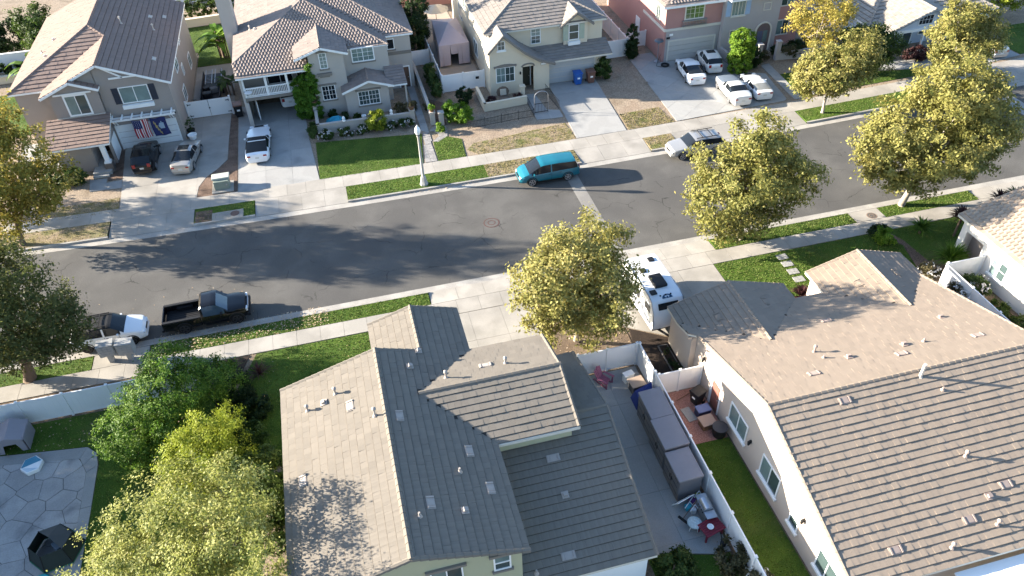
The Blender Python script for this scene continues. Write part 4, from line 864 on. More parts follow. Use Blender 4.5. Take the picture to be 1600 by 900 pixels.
# ------------------------------------------------------------------ far house 4 (pink)
h = thing('house', 'pink stucco house with a grey entry tower, four cars parked in front of its garage', 'house', (39, 76, 0))
T = M['tile2']
roof(h, [[(31.9, 68.7, 5.8), (38.6, 68.7, 5.8), (38.6, 73, 7.6), (36.3, 73, 7.6)], [(31.9, 68.7, 5.8), (36.3, 73, 7.6), (36.3, 86, 7.6), (31.9, 86, 5.8)], [(38.6, 68.0, 5.95), (44.8, 68.0, 5.95), (41.7, 71.2, 7.6)], [(44.8, 68, 5.95), (41.7, 71.2, 7.6), (41.7, 86, 7.6), (44.8, 86, 5.95)],
         [(38.6, 68, 5.95), (41.7, 71.2, 7.6), (41.7, 86, 7.6), (38.6, 86, 5.95)], [(44.5, 69.1, 5.8), (48, 69.1, 5.8), (46, 72, 7.2)]], T, prof='barrel', th=.05, trim=M['white'])
wall(h, (32.4, 69.2), (38.4, 69.2), 5.7, S_4, 3.2); wall(h, (32.4, 69.23), (38.4, 69.23), 3.2, S_4g); wall(h, (32.4, 85.7), (32.4, 69.2), 5.7, S_4); wall(h, (38.4, 68.6), (44.5, 68.6), [(0, 5.85), (6.1, 5.85)], S_4g); wall(h, (38.4, 69.2), (38.4, 68.6), 5.8, S_4g)
wall(h, (44.5, 69.5), (47.5, 69.5), 5.7, S_4); wall(h, (44.5, 68.6), (44.5, 69.5), 5.7, S_4g); wall(h, (47.5, 69.5), (47.5, 85.7), 5.7, S_4); wall(h, (47.5, 85.7), (32.4, 85.7), 5.7, S_4)
F = Face((32.4, 69.2), (38.4, 69.2)); garage_door(h, F, .62, 4.9, 2.05, mat('pale_garage_door', (.5, .47, .43), .6, .05), M['trim'])
b = MB(); F.box(b, -.05, 6.0, 3.15, 3.4, .0, .09); b.build('wall_band', M['trim'], h)
win(h, F, 2.1, 4.2, 1.85, 1.4, frame=M['trim'], gl=mat('green_glass', (.09, .14, .05), .1, .6, 1.0, spec=.8), fw=.12, grid=(4, 3))
b = MB(); F.box(b, 1.75, 4.35, 3.5, 3.56, .05, .3); F.box(b, 1.75, 4.35, 4.0, 4.06, .05, .3); BK = b.build('window_guard', M['metal'], h)
for k in range(17):
    b = MB(); F.box(b, 1.78+k*.158, 1.82+k*.158, 3.56, 4.0, .24, .28); b.build('bar', M['metal'], BK)
for s, z in ((.45, 2.45), (.75, 2.75)):
    b = MB(); F.box(b, s-.18, s+.18, z-.1, z+.1, 0, .05); b.build('number_sign' if s > .6 else 'wall_lamp', M['white' if s > .6 else 'black'], h)
F = Face((38.4, 68.6), (44.5, 68.6)); win(h, F, .75, 4.15, 1.35, 1.45, frame=M['trim'], shut=mat('blue_shutter', (.33, .44, .58), .7), sill=M['trim'], grid=(4, 1), gl=M['curtain_glass']); win(h, F, .9, 1.25, 1.3, 1.3, frame=M['trim']); win(h, F, 4.25, 4.3, .7, .65, frame=M['trim'], style='one', gl=S_4g)
b = MB()
for i in range(10):
    a0, a1 = math.pi*i/10, math.pi*(i+1)/10; b.bar(F.P(4.6-.85*math.cos(a0), 2.15+.85*math.sin(a0), .04), F.P(4.6-.85*math.cos(a1), 2.15+.85*math.sin(a1), .04), .16, .14)
F.box(b, 3.68, 3.82, 0, 2.15, -.02, .12); F.box(b, 5.38, 5.52, 0, 2.15, -.02, .12); b.build('entry_arch', M['trim'], h)
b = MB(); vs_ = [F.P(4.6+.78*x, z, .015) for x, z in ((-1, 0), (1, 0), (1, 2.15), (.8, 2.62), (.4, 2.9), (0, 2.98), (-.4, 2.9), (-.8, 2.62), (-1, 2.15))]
b.mesh(vs_, [tuple(range(9))]); b.build('entry_shade_panel', mat('painted_recess_shade', (.16, .12, .115), .9), h)  # flat dark panel: shade of the arched entry is put into its colour
b = MB(); F.box(b, 4.0, 4.55, .1, 2.1, .02, .05); b.build('door', mat('blue_grey_door', (.10, .11, .17), .5), h); b = MB(); F.box(b, 4.65, 5.1, .9, 2.1, .02, .045); b.build('door_sidelight', M['curtain_glass'], h)
F = Face((44.5, 69.5), (47.5, 69.5)); win(h, F, .5, 1.05, 1.3, 1.45, frame=M['trim'], fw=.11); win(h, F, .6, 4.1, 1.3, 1.4, frame=M['trim'], fw=.11)
F = Face((32.4, 85.7), (32.4, 69.2)); win(h, F, 14.3, 3.9, .9, 1.6, frame=M['trim'], fw=.12); b = MB(); F.box(b, 11, 16.5, 3.15, 3.4, 0, .09); b.build('wall_band', M['trim'], h); door(h, F, 9.2, .9, 2.0, M['white'])
boards(h, [((31.9, 68.68, 5.72), (38.55, 68.68, 5.72)), ((38.6, 67.98, 5.85), (44.8, 67.98, 5.85))], M['white'], .06, .2)

# ------------------------------------------------------------------ far house 5 (blue grey cottage)
h = thing('house', 'blue white cottage at upper right with a front porch and wide white garage door', 'house', (60, 68, 0))
T = M['tile5']
roof(h, [[(52.5, 64.9, 2.7), (67.6, 64.9, 2.7), (61, 71.5, 5.4), (59, 71.5, 5.4)], [(52.5, 64.9, 2.7), (59, 71.5, 5.4), (59, 76, 5.4), (52.5, 82, 2.7)], [(67.6, 64.9, 2.7), (61, 71.5, 5.4), (61, 76, 5.4), (67.6, 82, 2.7)]], T, th=.07, te=.5, far_gap=.05, trim=M['white'], caps=[((52.5, 64.9, 2.7), (59, 71.5, 5.4)), ((67.6, 64.9, 2.7), (61, 71.5, 5.4)), ((59, 71.5, 5.4), (61, 71.5, 5.4))])
roof(h, [[(58.0, 62.8, 4.55), (58.0, 69.6, 4.55), (53.4, 65.2, 2.75), (53.4, 62.8, 2.75)], [(58.0, 62.8, 4.55), (58.0, 69.6, 4.55), (62.6, 65.2, 2.75), (62.6, 62.8, 2.75)]], T, th=.06, trim=M['white'], name='porch_roof', caps=[((58, 62.8, 4.55), (58, 69.6, 4.55))])
wall(h, (53.9, 63.2), (62.1, 63.2), [(0, 2.8), (4.1, 4.3), (8.2, 2.8)], S_5, 2.42); wall(h, (53.0, 65.3), (61.0, 65.3), 2.6, S_5); wall(h, (61.0, 65.3), (67.2, 65.3), 2.6, S_5); wall(h, (53, 81.5), (53, 65.3), 2.6, S_5); wall(h, (67.2, 65.3), (67.2, 81.5), 2.6, S_5)
F = Face((53.9, 63.2), (62.1, 63.2)); win(h, F, 2.9, 3.0, 1.5, .85, style='one', grid=(4, 2), frame=M['white'], gl=M['glass']); b = MB(); F.box(b, 0, 8.2, 2.3, 2.6, -.02, .07); b.build('porch_beam', M['white'], h)
for x in (.2, 4.0, 8.0): b = MB(); F.box(b, x-.08, x+.08, 0, 2.3, -.2, -.04); b.build('porch_post', M['white'], h)
F = Face((61, 65.3), (67.2, 65.3)); garage_door(h, F, .6, 4.9, 2.15, M['white'], M['white'])
F = Face((53, 65.3), (61, 65.3)); win(h, F, 1.0, .8, 1.5, 1.3); door(h, F, 4.2, .95, 2.05, mat('slate_door', (.05, .07, .09), .5)); win(h, F, 6.0, .9, 1.2, 1.2)
boards(h, [((53.4, 62.78, 2.63), (58, 62.78, 4.43)), ((58, 62.78, 4.43), (62.6, 62.78, 2.63))], mat('slate_trim', (.25, .27, .28), .7))
LT = MB()
for k in range(9):
    LT.bar((58.2+k*.17, 62.2, .1), (58.6+k*.17, 62.2, .75), .03, .03); LT.bar((58.6+k*.17, 62.23, .1), (58.2+k*.17, 62.23, .75), .03, .03)
LT.build('porch_lattice', M['white'], h)
# neighbour just outside the frame on the left: it throws the shade on the rear lawn
h = thing('house', 'house just beyond the left edge whose shadow falls over the rear lawn', 'house', (-34, 26, 0))
roof(h, [[(-28.2, 35.3, 6.0), (-28.2, 16, 6.0), (-34, 16, 7.7), (-34, 35.3, 7.7)], [(-34, 35.3, 7.7), (-34, 16, 7.7), (-40, 16, 6), (-40, 35.3, 6)]], M['tileL'], te=.5, tw=.5)
for a, c in (((-28.6, 16.4), (-28.6, 34.9)), ((-39.6, 34.9), (-39.6, 16.4))): wall(h, a, c, 5.9, S_R)
for a, c in (((-39.6, 16.4), (-28.6, 16.4)), ((-28.6, 34.9), (-39.6, 34.9))): wall(h, a, c, [(0, 5.9), (5.5, 7.4), (11, 5.9)], S_R)
# ------------------------------------------------------------------ vehicles
def interp(tab, x):
    if x <= tab[0][0]: return tab[0][1]
    for (a, va), (b, vb) in zip(tab, tab[1:]):
        if x <= b: return va+(vb-va)*(x-a)/(b-a) if b > a else vb
    return tab[-1][1]
def islands(fs):
    out = []
    for f in fs:
        hit = [o for o in out if not o[0].isdisjoint(f)]; new = (set(f).union(*[o[0] for o in hit]), sum((o[1] for o in hit), [])+[f])
        out = [o for o in out if not any(o is h for h in hit)]+[new]
    return [o[1] for o in out]
def wheels(root, xs, hw, r, rim, wd=0.22, spokes=5):
    for x in xs:
        for sd in (-1, 1):
            y = sd*(hw-wd/2+.02); b = MB(); b.lathe([(r*.80, -wd/2), (r*.97, -wd/2+.02), (r, -wd/4), (r, wd/4), (r*.97, wd/2-.02), (r*.80, wd/2)], (0, 0, 0), 20, axis='Y')
            W = MB(); W.mesh([(v[0]+x, v[1]+y, v[2]+r) for v in b.v], b.f); T_ = W.build('wheel', M['rubber'], root, 40)
            R_ = MB(); yo = y+sd*(wd/2+.004); k = 16
            ring = [(x+r*.70*math.cos(2*math.pi*i/k), yo-sd*.03, r+r*.70*math.sin(2*math.pi*i/k)) for i in range(k)]
            R_.mesh(ring, [tuple(range(k)) if sd < 0 else tuple(range(k-1, -1, -1))], 0, 1)
            for i in range(spokes):
                a = 2*math.pi*i/spokes+.3; R_.bar((x, yo, r), (x+r*.68*math.cos(a), yo, r+r*.68*math.sin(a)), r*.24, .03, up=(0, 1, 0))
            for i in range(k):
                a0, a1 = 2*math.pi*i/k, 2*math.pi*(i+1)/k
                R_.bar((x+r*.7*math.cos(a0), yo, r+r*.7*math.sin(a0)), (x+r*.7*math.cos(a1), yo, r+r*.7*math.sin(a1)), .04, r*.12, up=(0, 0, 1))
            R_.build('rim', [rim, M['black']], T_)
            a = MB(); q = []                                      # wheel arch lip
            for i in range(11):
                t = math.pi*(-.06+1.12*i/10); q.append((x+(r+.07)*math.cos(t), sd*(hw-.012), r+(r+.07)*math.sin(t)))
            a.tube(q, .045, 5); a.build('wheel_arch', M['black'], root)
def car(name, label, cat, col, loc, heading, L=4.7, W=1.82, prof='sedan', rim=None, group=None, front=True, plate=True, roofm=None, hoodm=None, rack=False, sunroof=False, rearglass=None, gl=None, scale=1.0, bars=False):
    """lofted body with inset glass, wheels, lamps, bumpers, mirrors; x forward"""
    h = L/2; gl = gl or M['glass']
    P = dict(
     sedan=dict(top=[(-h, .78), (-h+.06, .98), (-h+.65, 1.06), (-.62, 1.40), (-.15, 1.45), (.25, 1.42), (1.05, 1.0), (1.6, .92), (h-.25, .78), (h, .60)], belt=[(-h, .76), (-h+.3, .96), (-1.2, .98), (1.0, .90), (1.6, .84), (h-.25, .70), (h, .56)], cab=(-h+.65, -.62, .25, 1.05)),
     fastback=dict(top=[(-h, .80), (-h+.05, 1.0), (-h+.3, 1.06), (-.75, 1.40), (-.2, 1.45), (.2, 1.42), (1.1, .98), (1.7, .88), (h-.25, .74), (h, .56)], belt=[(-h, .78), (-h+.3, 1.0), (-1.2, .96), (1.0, .88), (1.6, .82), (h-.25, .68), (h, .52)], cab=(-h+.45, -.75, .2, 1.1)),
     muscle=dict(top=[(-h, .86), (-h+.05, 1.02), (-h+.75, 1.08), (-.85, 1.38), (-.4, 1.43), (.0, 1.41), (.72, 1.06), (1.4, 1.0), (h-.2, .90), (h, .70)], belt=[(-h, .84), (-h+.3, 1.0), (-1.0, 1.02), (.7, .98), (1.6, .93), (h-.2, .84), (h, .66)], cab=(-h+.78, -.85, .0, .72)),
     sport=dict(top=[(-h, .70), (-h+.04, .90), (-h+.35, .94), (-.75, 1.12), (-.35, 1.18), (-.1, 1.17), (.62, .84), (1.2, .78), (h-.25, .62), (h, .48)], belt=[(-h, .68), (-h+.3, .88), (-1.0, .84), (.6, .78), (1.4, .72), (h-.25, .56), (h, .44)], cab=(-h+.42, -.75, -.1, .62)),
     suv=dict(top=[(-h, .95), (-h+.06, 1.12), (-h+.16, 1.2), (-h+.55, 1.62), (-.6, 1.70), (.2, 1.70), (.42, 1.66), (1.1, 1.16), (1.6, 1.08), (h-.2, .98), (h, .72)], belt=[(-h, .93), (-h+.2, 1.12), (-.8, 1.12), (1.0, 1.06), (1.6, 1.0), (h-.2, .90), (h, .68)], cab=(-h+.16, -h+.55, .42, 1.1)),
     van=dict(top=[(-h, .95), (-h+.05, 1.1), (-h+.12, 1.16), (-h+.35, 1.68), (-.6, 1.76), (.5, 1.74), (.78, 1.68), (1.72, 1.12), (2.1, 1.0), (h-.12, .82), (h, .62)], belt=[(-h, .93), (-h+.2, 1.1), (-.8, 1.08), (1.2, 1.0), (1.72, 1.0), (h-.2, .78), (h, .58)], cab=(-h+.12, -h+.35, .78, 1.72)),
    )[prof]
    top, belt, cab = P['top'], P['belt'], P['cab']; tall = prof in ('suv', 'van'); zb = .30 if tall else .20; hw = W/2
    root = thing(name, label, cat, (0, 0, 0), group); pt = col
    xs = sorted(set([round(x, 3) for x, _ in top]+[round(x, 3) for x, _ in belt]+[round(-h+L*i/26, 3) for i in range(27)]+[round(c, 3) for c in cab]+[-.16, -.06, round(cab[1]+.12, 3), round(cab[2]-.12, 3)]))
    xs = [x for i, x in enumerate(xs) if i == 0 or x-xs[i-1] > .02]
    wid = [(-h, .80), (-h+.12, .92), (-h+.6, 1.0), (h-.9, 1.0), (h-.35, .94), (h-.08, .80), (h, .70)]
    rows = []
    for x in xs:
        w = hw*interp(wid, x); zt = interp(top, x); zk = min(interp(belt, x), zt-.02); incab = cab[0]-.001 <= x <= cab[3]+.001
        cabt = max(0, min(1, (zt-zk-.06)/.25)) if incab else 0
        wr = w*(.90-.13*cabt if not tall else .92-.09*cabt); zs = zt-(.03+.03*cabt)
        half = [(w*.86, zb), (w*.97, zb+.10), (w, .52), (w*.985, zk-.04), (w*.965, zk), (wr, zs), (wr*.86, zt-.008), (wr*.45, zt+.012)]
        rows.append([(x, y, z) for y, z in half]+[(x, 0, zt+.018)]+[(x, -y, z) for y, z in reversed(half)])
    n = len(rows[0]); body = MB(); V = [p for r in rows for p in r]; groups = {'body': [], 'windscreen': [], 'rear_window': [], 'side_window': [], 'roof': [], 'hood': []}
    for i in range(len(rows)-1):
        a, c = xs[i], xs[i+1]; m = (a+c)/2
        for j in range(n-1):
            f = (i*n+j, (i+1)*n+j, (i+1)*n+j+1, i*n+j+1); jj = min(j, n-2-j); g = 'body'
            if jj >= 5 and a >= cab[2]-.01 and c <= cab[3]+.01: g = 'windscreen'
            elif jj >= 5 and a >= cab[0]-.01 and c <= cab[1]+.01: g = 'rear_window'
            elif jj == 4 and cab[0]+.12 < m < cab[3]-.25 and not (-.17 < m < -.05) and interp(top, m)-interp(belt, m) > .17: g = 'side_window'
            elif jj >= 5 and cab[1] <= m <= cab[2] and roofm: g = 'roof'
            elif jj >= 5 and m > cab[3] and hoodm: g = 'hood'
            groups[g].append(f)
    mats_ = {'body': pt, 'windscreen': gl, 'rear_window': rearglass or gl, 'side_window': gl, 'roof': roofm, 'hood': hoodm}
    for g, fs in groups.items():
        if not fs: continue
        if g == 'body': fs = fs+[tuple(range(n-1, -1, -1)), tuple((len(rows)-1)*n+k for k in range(n))]
        for part in islands(fs):
            b = MB(); used = sorted({k for f in part for k in f}); mp = {k: i for i, k in enumerate(used)}
            b.mesh([V[k] for k in used], [tuple(mp[k] for k in reversed(f)) for f in part], .5); b.build(g, mats_[g], root, 32 if g == 'body' else 60)
    wb = L*.29; r = .37 if tall else .33; wheels(root, (-wb-.02, wb+.06), hw*.99, r, rim or M['alloy'])
    def bx(nm, c, d, m, bev=.02):
        b = MB(); b.box(c, d); return b.build(nm, m, root, bevel=bev)
    zl = .86 if tall else .74
    for s in (-1, 1):
        bx('headlight', (h-.10, s*hw*.62, zl-.12), (.14, hw*.36, .13), M['head_light']); 
        bx('tail_light', (-h+.03, s*hw*.66, zl+.04+(.1 if tall else 0)), (.10, hw*.28, .30 if tall else .13), M['red_light'])
        bx('mirror', (cab[3]-.38, s*(hw+.06), interp(belt, cab[3]-.4)+.06), (.12, .2, .13), pt)
        for x in (.30, -.62):
            if prof in ('sport', 'muscle') and x < 0: continue
            bx('handle', (x-.25, s*(hw*.99), interp(belt, x)-.13), (.16, .03, .03), M['black'], 0)
        b = MB(); 
        for x in ((-.11, cab[3]-.3) if prof not in ('sport', 'muscle') else (-.45, cab[3]-.2)): b.b2((x-.008, s*hw*.995-.012, .33), (x+.008, s*hw*.995+.004, interp(belt, x)-.03))
        b.build('door_seam', M['black'], root); b = MB(); b.b2((-wb+r+.1, s*hw*.985-.01, .27), (wb-r-.02, s*hw*.985+.02, .33)); b.build('sill_trim', M['black'], root)
    bx('bumper', (h-.05, 0, .42), (.14, W*.72, .16), pt if prof != 'van' else M['black'], .04); bx('grille', (h-.015, 0, zl-.14), (.06, W*.36, .13), M['black'])
    bx('bumper', (-h+.05, 0, .46), (.16, W*.82, .2), pt, .05)
    if plate: bx('number_plate', (-h-.012, 0, .62 if not tall else .78), (.03, .32, .15), M['plate'], 0)
    if rack:
        for s in (-1, 1): b = MB(); b.bar((-h+.75, s*hw*.68, 1.78), (.25, s*hw*.68, 1.78), .05, .05); b.build('roof_rail', M['black'], root)
        for x in (-1.2, -.3): b = MB(); b.bar((x, -hw*.68, 1.80), (x, hw*.68, 1.80), .06, .04); b.build('roof_bar', M['black'], root)
    if sunroof: bx('sunroof', (-.1, 0, interp(top, -.1)+.012), (.75, W*.5, .03), M['glass'])
    if bars:
        for x in (cab[2]+.02, cab[1]-.04): b = MB(); zt = interp(top, x); b.bar((x, -hw*.74, zt+.02), (x, hw*.74, zt+.02), .09, .05); b.build('roof_bar', pt, root)
    root.location = loc; root.rotation_euler = (0, 0, heading); root.scale = (scale,)*3
    return root
WHITE = paint('white_car_paint', (.74, .75, .76)); SILVER = paint('silver_car_paint', (.33, .33, .325), .4); PEARL = paint('pearl_car_paint', (.66, .66, .64), .1)
BLACK = mat('black_car_paint', (.006, .006, .007), .18, .03, 2, coat=.25, spec=.35); TEAL = paint('teal_car_paint', (.010, .14, .19), .1, .3); GREYB = mat('grey_blue_hood_paint', (.13, .16, .20), .55, .04, 2, spec=.25); CHAMP = paint('champagne_car_paint', (.42, .40, .37), .5)
def hd(x0, y0, x1, y1): return math.atan2(y1-y0, x1-x0)
GR = 'cars parked on the pink house driveway'
car('parked_van', 'teal minivan parked at the far kerb in the sun', 'van', TEAL, (15.25, 52.2, -.12), rad(180), 5.05, 1.95, 'van')
car('parked_car', 'black compact crossover parked on the driveway before the garage with flags', 'car', BLACK, (-17.2, 64.4, .02), rad(88), 4.5, 1.84, 'suv', plate=True, sunroof=True)
car('parked_car', 'champagne sedan parked beside the black crossover near the flag house', 'car', CHAMP, (-13.8, 63.6, .02), rad(81), 4.7, 1.80, 'sedan', sunroof=True)
car('parked_car', 'white sports coupe with black roof panels and rear hatch on the open garage driveway', 'car', WHITE, (-7.75, 64.1, .02), rad(88), 5.7, 2.05, 'sport', bars=True, roofm=M['black'], rearglass=M['black'])
car('parked_car', 'white crossover parked deep inside the dark open garage', 'car', WHITE, (-4.75, 72.75, .02), rad(92), 4.5, 1.85, 'suv')
car('parked_car', 'white fastback sedan nearest the pink house garage door on its left', 'car', WHITE, (33.8, 65.5, .02), rad(83), 4.9, 1.86, 'fastback', group=GR)
car('parked_car', 'pearl white crossover parked against the pink house garage, right of the fastback', 'car', PEARL, (36.4, 66.75, .02), rad(82), 4.4, 1.82, 'suv', group=GR, sunroof=True, scale=.94)
car('parked_car', 'white muscle coupe with grey hood and wide black tail panel', 'car', PEARL, (35.9, 60.5, .02), rad(85), 5.0, 1.92, 'muscle', group=GR, hoodm=GREYB)
car('parked_car', 'low white sports car with a pale rear hatch glass, right of the grey hooded coupe', 'car', WHITE, (38.35, 60.65, .02), rad(83), 4.5, 1.82, 'sport', group=GR, rearglass=mat('pale_hatch_glass', (.20, .20, .18), .1, .3, 2, spec=.8))
car('parked_car', 'silver sedan partly hidden behind the treetop by the blue cottage driveway', 'car', SILVER, (64.5, 61.7, .02), rad(84), 4.8, 1.82, 'sedan')
car('parked_car', 'silver SUV parked at the far kerb half hidden behind a round tree', 'car', SILVER, (28.3, 52.25, -.12), rad(180), 5.0, 1.95, 'suv', rack=True, scale=.97)
car('parked_car', 'white SUV with a black roof rack behind the mailboxes', 'car', WHITE, (-17.35, 41.95, -.12), rad(0), 4.6, 1.88, 'suv', rack=True, rim=M['dark_alloy'], roofm=M['black'])
car('parked_car', 'pale car at the kerb almost buried behind the big tree at right', 'car', SILVER, (53.6, 52.9, -.12), rad(182), 4.6, 1.8, 'sedan')

def cab_pickup():
    t = thing('pickup_truck', 'black regular cab pickup truck with an empty bed parked at the near kerb', 'pickup truck', (0, 0, 0)); hw = .98
    top = [(.05, 1.12), (.06, 1.72), (.2, 1.83), (.9, 1.85), (1.15, 1.80), (1.75, 1.24), (2.4, 1.20), (2.85, 1.12), (3.0, .85)]; belt = [(.05, 1.1), (1.6, 1.08), (2.4, 1.05), (3.0, .8)]
    xs = [.05, .06, .2, .35, .55, .75, .9, 1.15, 1.35, 1.55, 1.75, 2.05, 2.4, 2.65, 2.85, 3.0]; rows = []
    for x in xs:
        w = hw*(1 if x < 2.4 else 1-.18*((x-2.4)/.6)**2); zt = interp(top, x); zk = min(interp(belt, x), zt-.02); ct = max(0, min(1, (zt-zk-.06)/.3)) if x <= 1.75 else 0
        wr = w*(.92-.1*ct); half = [(w*.9, .42), (w, .55), (w, .8), (w*.985, zk), (wr, zt-.05), (wr*.88, zt), (wr*.4, zt+.015)]
        rows.append([(x, y, z) for y, z in half]+[(x, 0, zt+.02)]+[(x, -y, z) for y, z in reversed(half)])
    n = len(rows[0]); V = [p for r in rows for p in r]; G_ = {'cab': [], 'windscreen': [], 'side_window': []}
    for i in range(len(rows)-1):
        m = (xs[i]+xs[i+1])/2
        for j in range(n-1):
            jj = min(j, n-2-j); g = 'cab'
            if jj >= 4 and 1.15 <= m <= 1.75: g = 'windscreen'
            elif jj == 3 and .2 < m < 1.5: g = 'side_window'
            G_[g].append((i*n+j+1, (i+1)*n+j+1, (i+1)*n+j, i*n+j))
    G_['cab'] += [tuple(range(n)), tuple((len(rows)-1)*n+k for k in range(n-1, -1, -1))]
    for g, fs in [(g, q) for g, f0 in G_.items() for q in islands(f0)]:
        b = MB(); us = sorted({k for f in fs for k in f}); mp = {k: i for i, k in enumerate(us)}; b.mesh([V[k] for k in us], [tuple(mp[k] for k in f) for f in fs], .5); b.build(g, BLACK if g == 'cab' else mat('blue_reflecting_glass', (.05, .08, .11), .06, .3, 2, spec=.9), t, 32)
    b = MB(); b.b2((.1, -.75, 1.16), (.045, .75, 1.68)); b.build('rear_window', M['glass'], t)
    BL = mat('bed_liner', (.010, .010, .011), .6, .2, 3)
    b = MB(); b.b2((-2.3, -.8, .62), (0, .8, .70)); BD = b.build('bed_floor', BL, t)
    for k in range(9): b = MB(); b.b2((-2.25, -.74+k*.175, .70), (-.05, -.68+k*.175, .72)); b.build('bed_rib', BL, BD)
    for s in (-1, 1):
        b = MB(); b.b2((-2.35, s*.8, .45), (.0, s*hw, 1.12)); b.build('bed_side', BLACK, t, bevel=.04); b = MB(); b.b2((-2.36, s*.78, 1.12), (.0, s*hw*.99, 1.16)); b.build('bed_rail', M['black'], t); b = MB(); b.b2((-1.6, s*.62, .7), (-.6, s*.8, .95)); b.build('wheel_hump', BL, t)
        b = MB(); b.box((1.35, s*(hw+.12), 1.2), (.14, .24, .2)); b.build('mirror', M['black'], t, bevel=.03); b = MB(); b.box((2.93, s*.68, .95), (.12, .32, .2)); b.build('headlight', M['head_light'], t); b = MB(); b.box((-2.37, s*.86, .92), (.06, .18, .4)); b.build('tail_light', M['red_light'], t)
        b = MB(); b.b2((.55, s*hw*1.0-.01, .5), (.57, s*hw+.005, 1.05)); b.b2((.3, s*hw-.01, .98), (.46, s*hw+.02, 1.01)); b.build('door_seam', M['iron'], t); b = MB(); b.b2((.2, s*hw*.9, .38), (1.8, s*hw*1.04, .44)); b.build('side_step', M['black'], t)
    b = MB(); b.b2((-2.42, -.96, .5), (-2.34, .96, 1.14)); b.build('tailgate', BLACK, t, bevel=.02); b = MB(); b.b2((-2.55, -.95, .42), (-2.4, .95, .6)); b.build('bumper', M['black'], t, bevel=.03); b = MB(); b.b2((2.9, -.95, .48), (3.1, .95, .7)); b.build('bumper', M['black'], t, bevel=.03); b = MB(); b.b2((2.97, -.5, .78), (3.03, .5, 1.02)); b.build('grille', M['metal'], t)
    wheels(t, (-1.15, 2.2), .99, .42, M['dark_alloy'], .26); t.location = (-11.55, 42.15, -.12); t.rotation_euler = (0, 0, rad(1)); return t
cab_pickup()

# travel trailer in the driveway between the two near houses
t = thing('travel_trailer', 'white rounded travel trailer parked under the tree between the two near houses', 'trailer', (0, 0, 0))
side = [(-2.65, .55), (-2.72, 1.0), (-2.6, 1.9), (-2.2, 2.55), (-1.7, 2.72), (1.6, 2.74), (2.2, 2.6), (2.6, 2.2), (2.72, 1.5), (2.6, .8), (2.3, .5)]
TW = mat('trailer_white', (.72, .73, .73), .35, .04, 1.0, coat=.3); b = MB(); k = len(side); vs_ = [(x, -1.05, z) for x, z in side]+[(x, 1.05, z) for x, z in side]
b.mesh(vs_, [tuple(range(k)), tuple(range(2*k-1, k-1, -1))]+[(i, k+i, k+(i+1) % k, (i+1) % k) for i in range(k)]); TB = b.build('shell', TW, t, 40, bevel=.05)
b = MB()
for s in (-1.06, 1.06):
    q = [(x, s, z) for x, z in side]; b.tube(q+[q[0]], .03, 5)
b.build('edge_trim', M['metal'], t)
b = MB(); b.b2((-1.3, -.42, 2.73), (-.1, .42, 2.95)); b.build('air_conditioner', M['black'], t, bevel=.06)
for x, y in ((.6, .45), (1.5, -.5), (-1.6, .7)): b = MB(); b.b2((x-.2, y-.2, 2.73), (x+.2, y+.2, 2.82)); b.build('roof_hatch', M['black'], t, bevel=.02)
for y in (-.35, 0, .35): b = MB(); b.lathe([(.06, 0), (.05, .05)], (-1.9, y, 2.64), 8); b.build('marker_lamp', M['black'], t)
b = MB(); b.box((-2.44, 0, 2.22), (.03, 1.35, .42), ry=rad(-148+180)); b.build('front_window', M['glass'], t, bevel=.01)
lg = MB(); BLU = mat('blue_emblem', (.02, .07, .13), .5)
for i in range(12):
    a0, a1 = math.pi*(.05+.9*i/12), math.pi*(.05+.9*(i+1)/12)
    f = lambda a, r_: (-2.0-.0+.0-(1-0)*.0-.20*r_*math.sin(a)*-1.0, -.05+r_*math.cos(a), 2.64+.0)
    for r_ in (.36,):
        def pt_(a, rr): 
            u_ = rr*math.sin(a); return (-2.18+u_*.9, -.05+rr*math.cos(a), 2.575+u_*.33)
        lg.mesh([pt_(a0, r_-.09), pt_(a1, r_-.09), pt_(a1, r_), pt_(a0, r_)], [(0, 1, 2, 3)])
for q in (-.18, 0, .18): lg.mesh([(-2.15, -.05+q-.1, 2.60), (-2.15, -.05+q+.1, 2.60), (-1.98, -.05+q, 2.662)], [(0, 1, 2)])
lg.build('emblem', BLU, t)
for s in (-1, 1):
    for x, w_, z0, z1 in ((-1.7, .75, 1.55, 2.1), (-.1, .9, 1.4, 2.1), (1.6, .7, 1.5, 2.05)):
        b = MB(); b.b2((x-w_/2, s*1.052, z0), (x+w_/2, s*1.075, z1)); b.build('window', M['glass'], t, bevel=.02)
    b = MB(); b.mesh([(-2.5, s*1.065, .75), (2.3, s*1.065, .62), (2.3, s*1.065, .9), (.2, s*1.065, 1.15), (-1.2, s*1.065, 1.5), (-1.3, s*1.065, 1.2)], [(0, 1, 2, 3, 4, 5)]); b.build('side_stripe', mat('grey_stripe', (.12, .13, .15), .5), t)
    for x in (.35, 1.2):
        b = MB(); b.lathe([(.25, -.1), (.33, -.06), (.33, .06), (.25, .1)], (x, s*.98, .33), 16, axis='Y'); b.build('wheel', M['rubber'], t, 40)
b = MB(); b.b2((-2.72, -.9, .62), (-2.60, -.6, .8)); b.build('marker_light', M['black'], t)
b = MB(); b.b2((-2.5, -1.0, .35), (2.4, 1.0, .55)); b.bar((-2.5, -.6, .45), (-3.7, 0, .45), .1, .12); b.bar((-2.5, .6, .45), (-3.7, 0, .45), .1, .12); b.build('chassis', M['black'], t)
b = MB(); b.lathe([(.03, 0), (.05, .05), (.04, .1)], (2.1, 1.12, 1.5), 8); b.box((-.2, -1.15, 2.1), (.25, .16, .25)); b.build('side_mirror_bracket', M['black'], t)
for o in t.children: o.data.transform(Matrix.Identity(4))
t.location = (17.25, 34.95, .02); t.rotation_euler = (0, 0, rad(92))
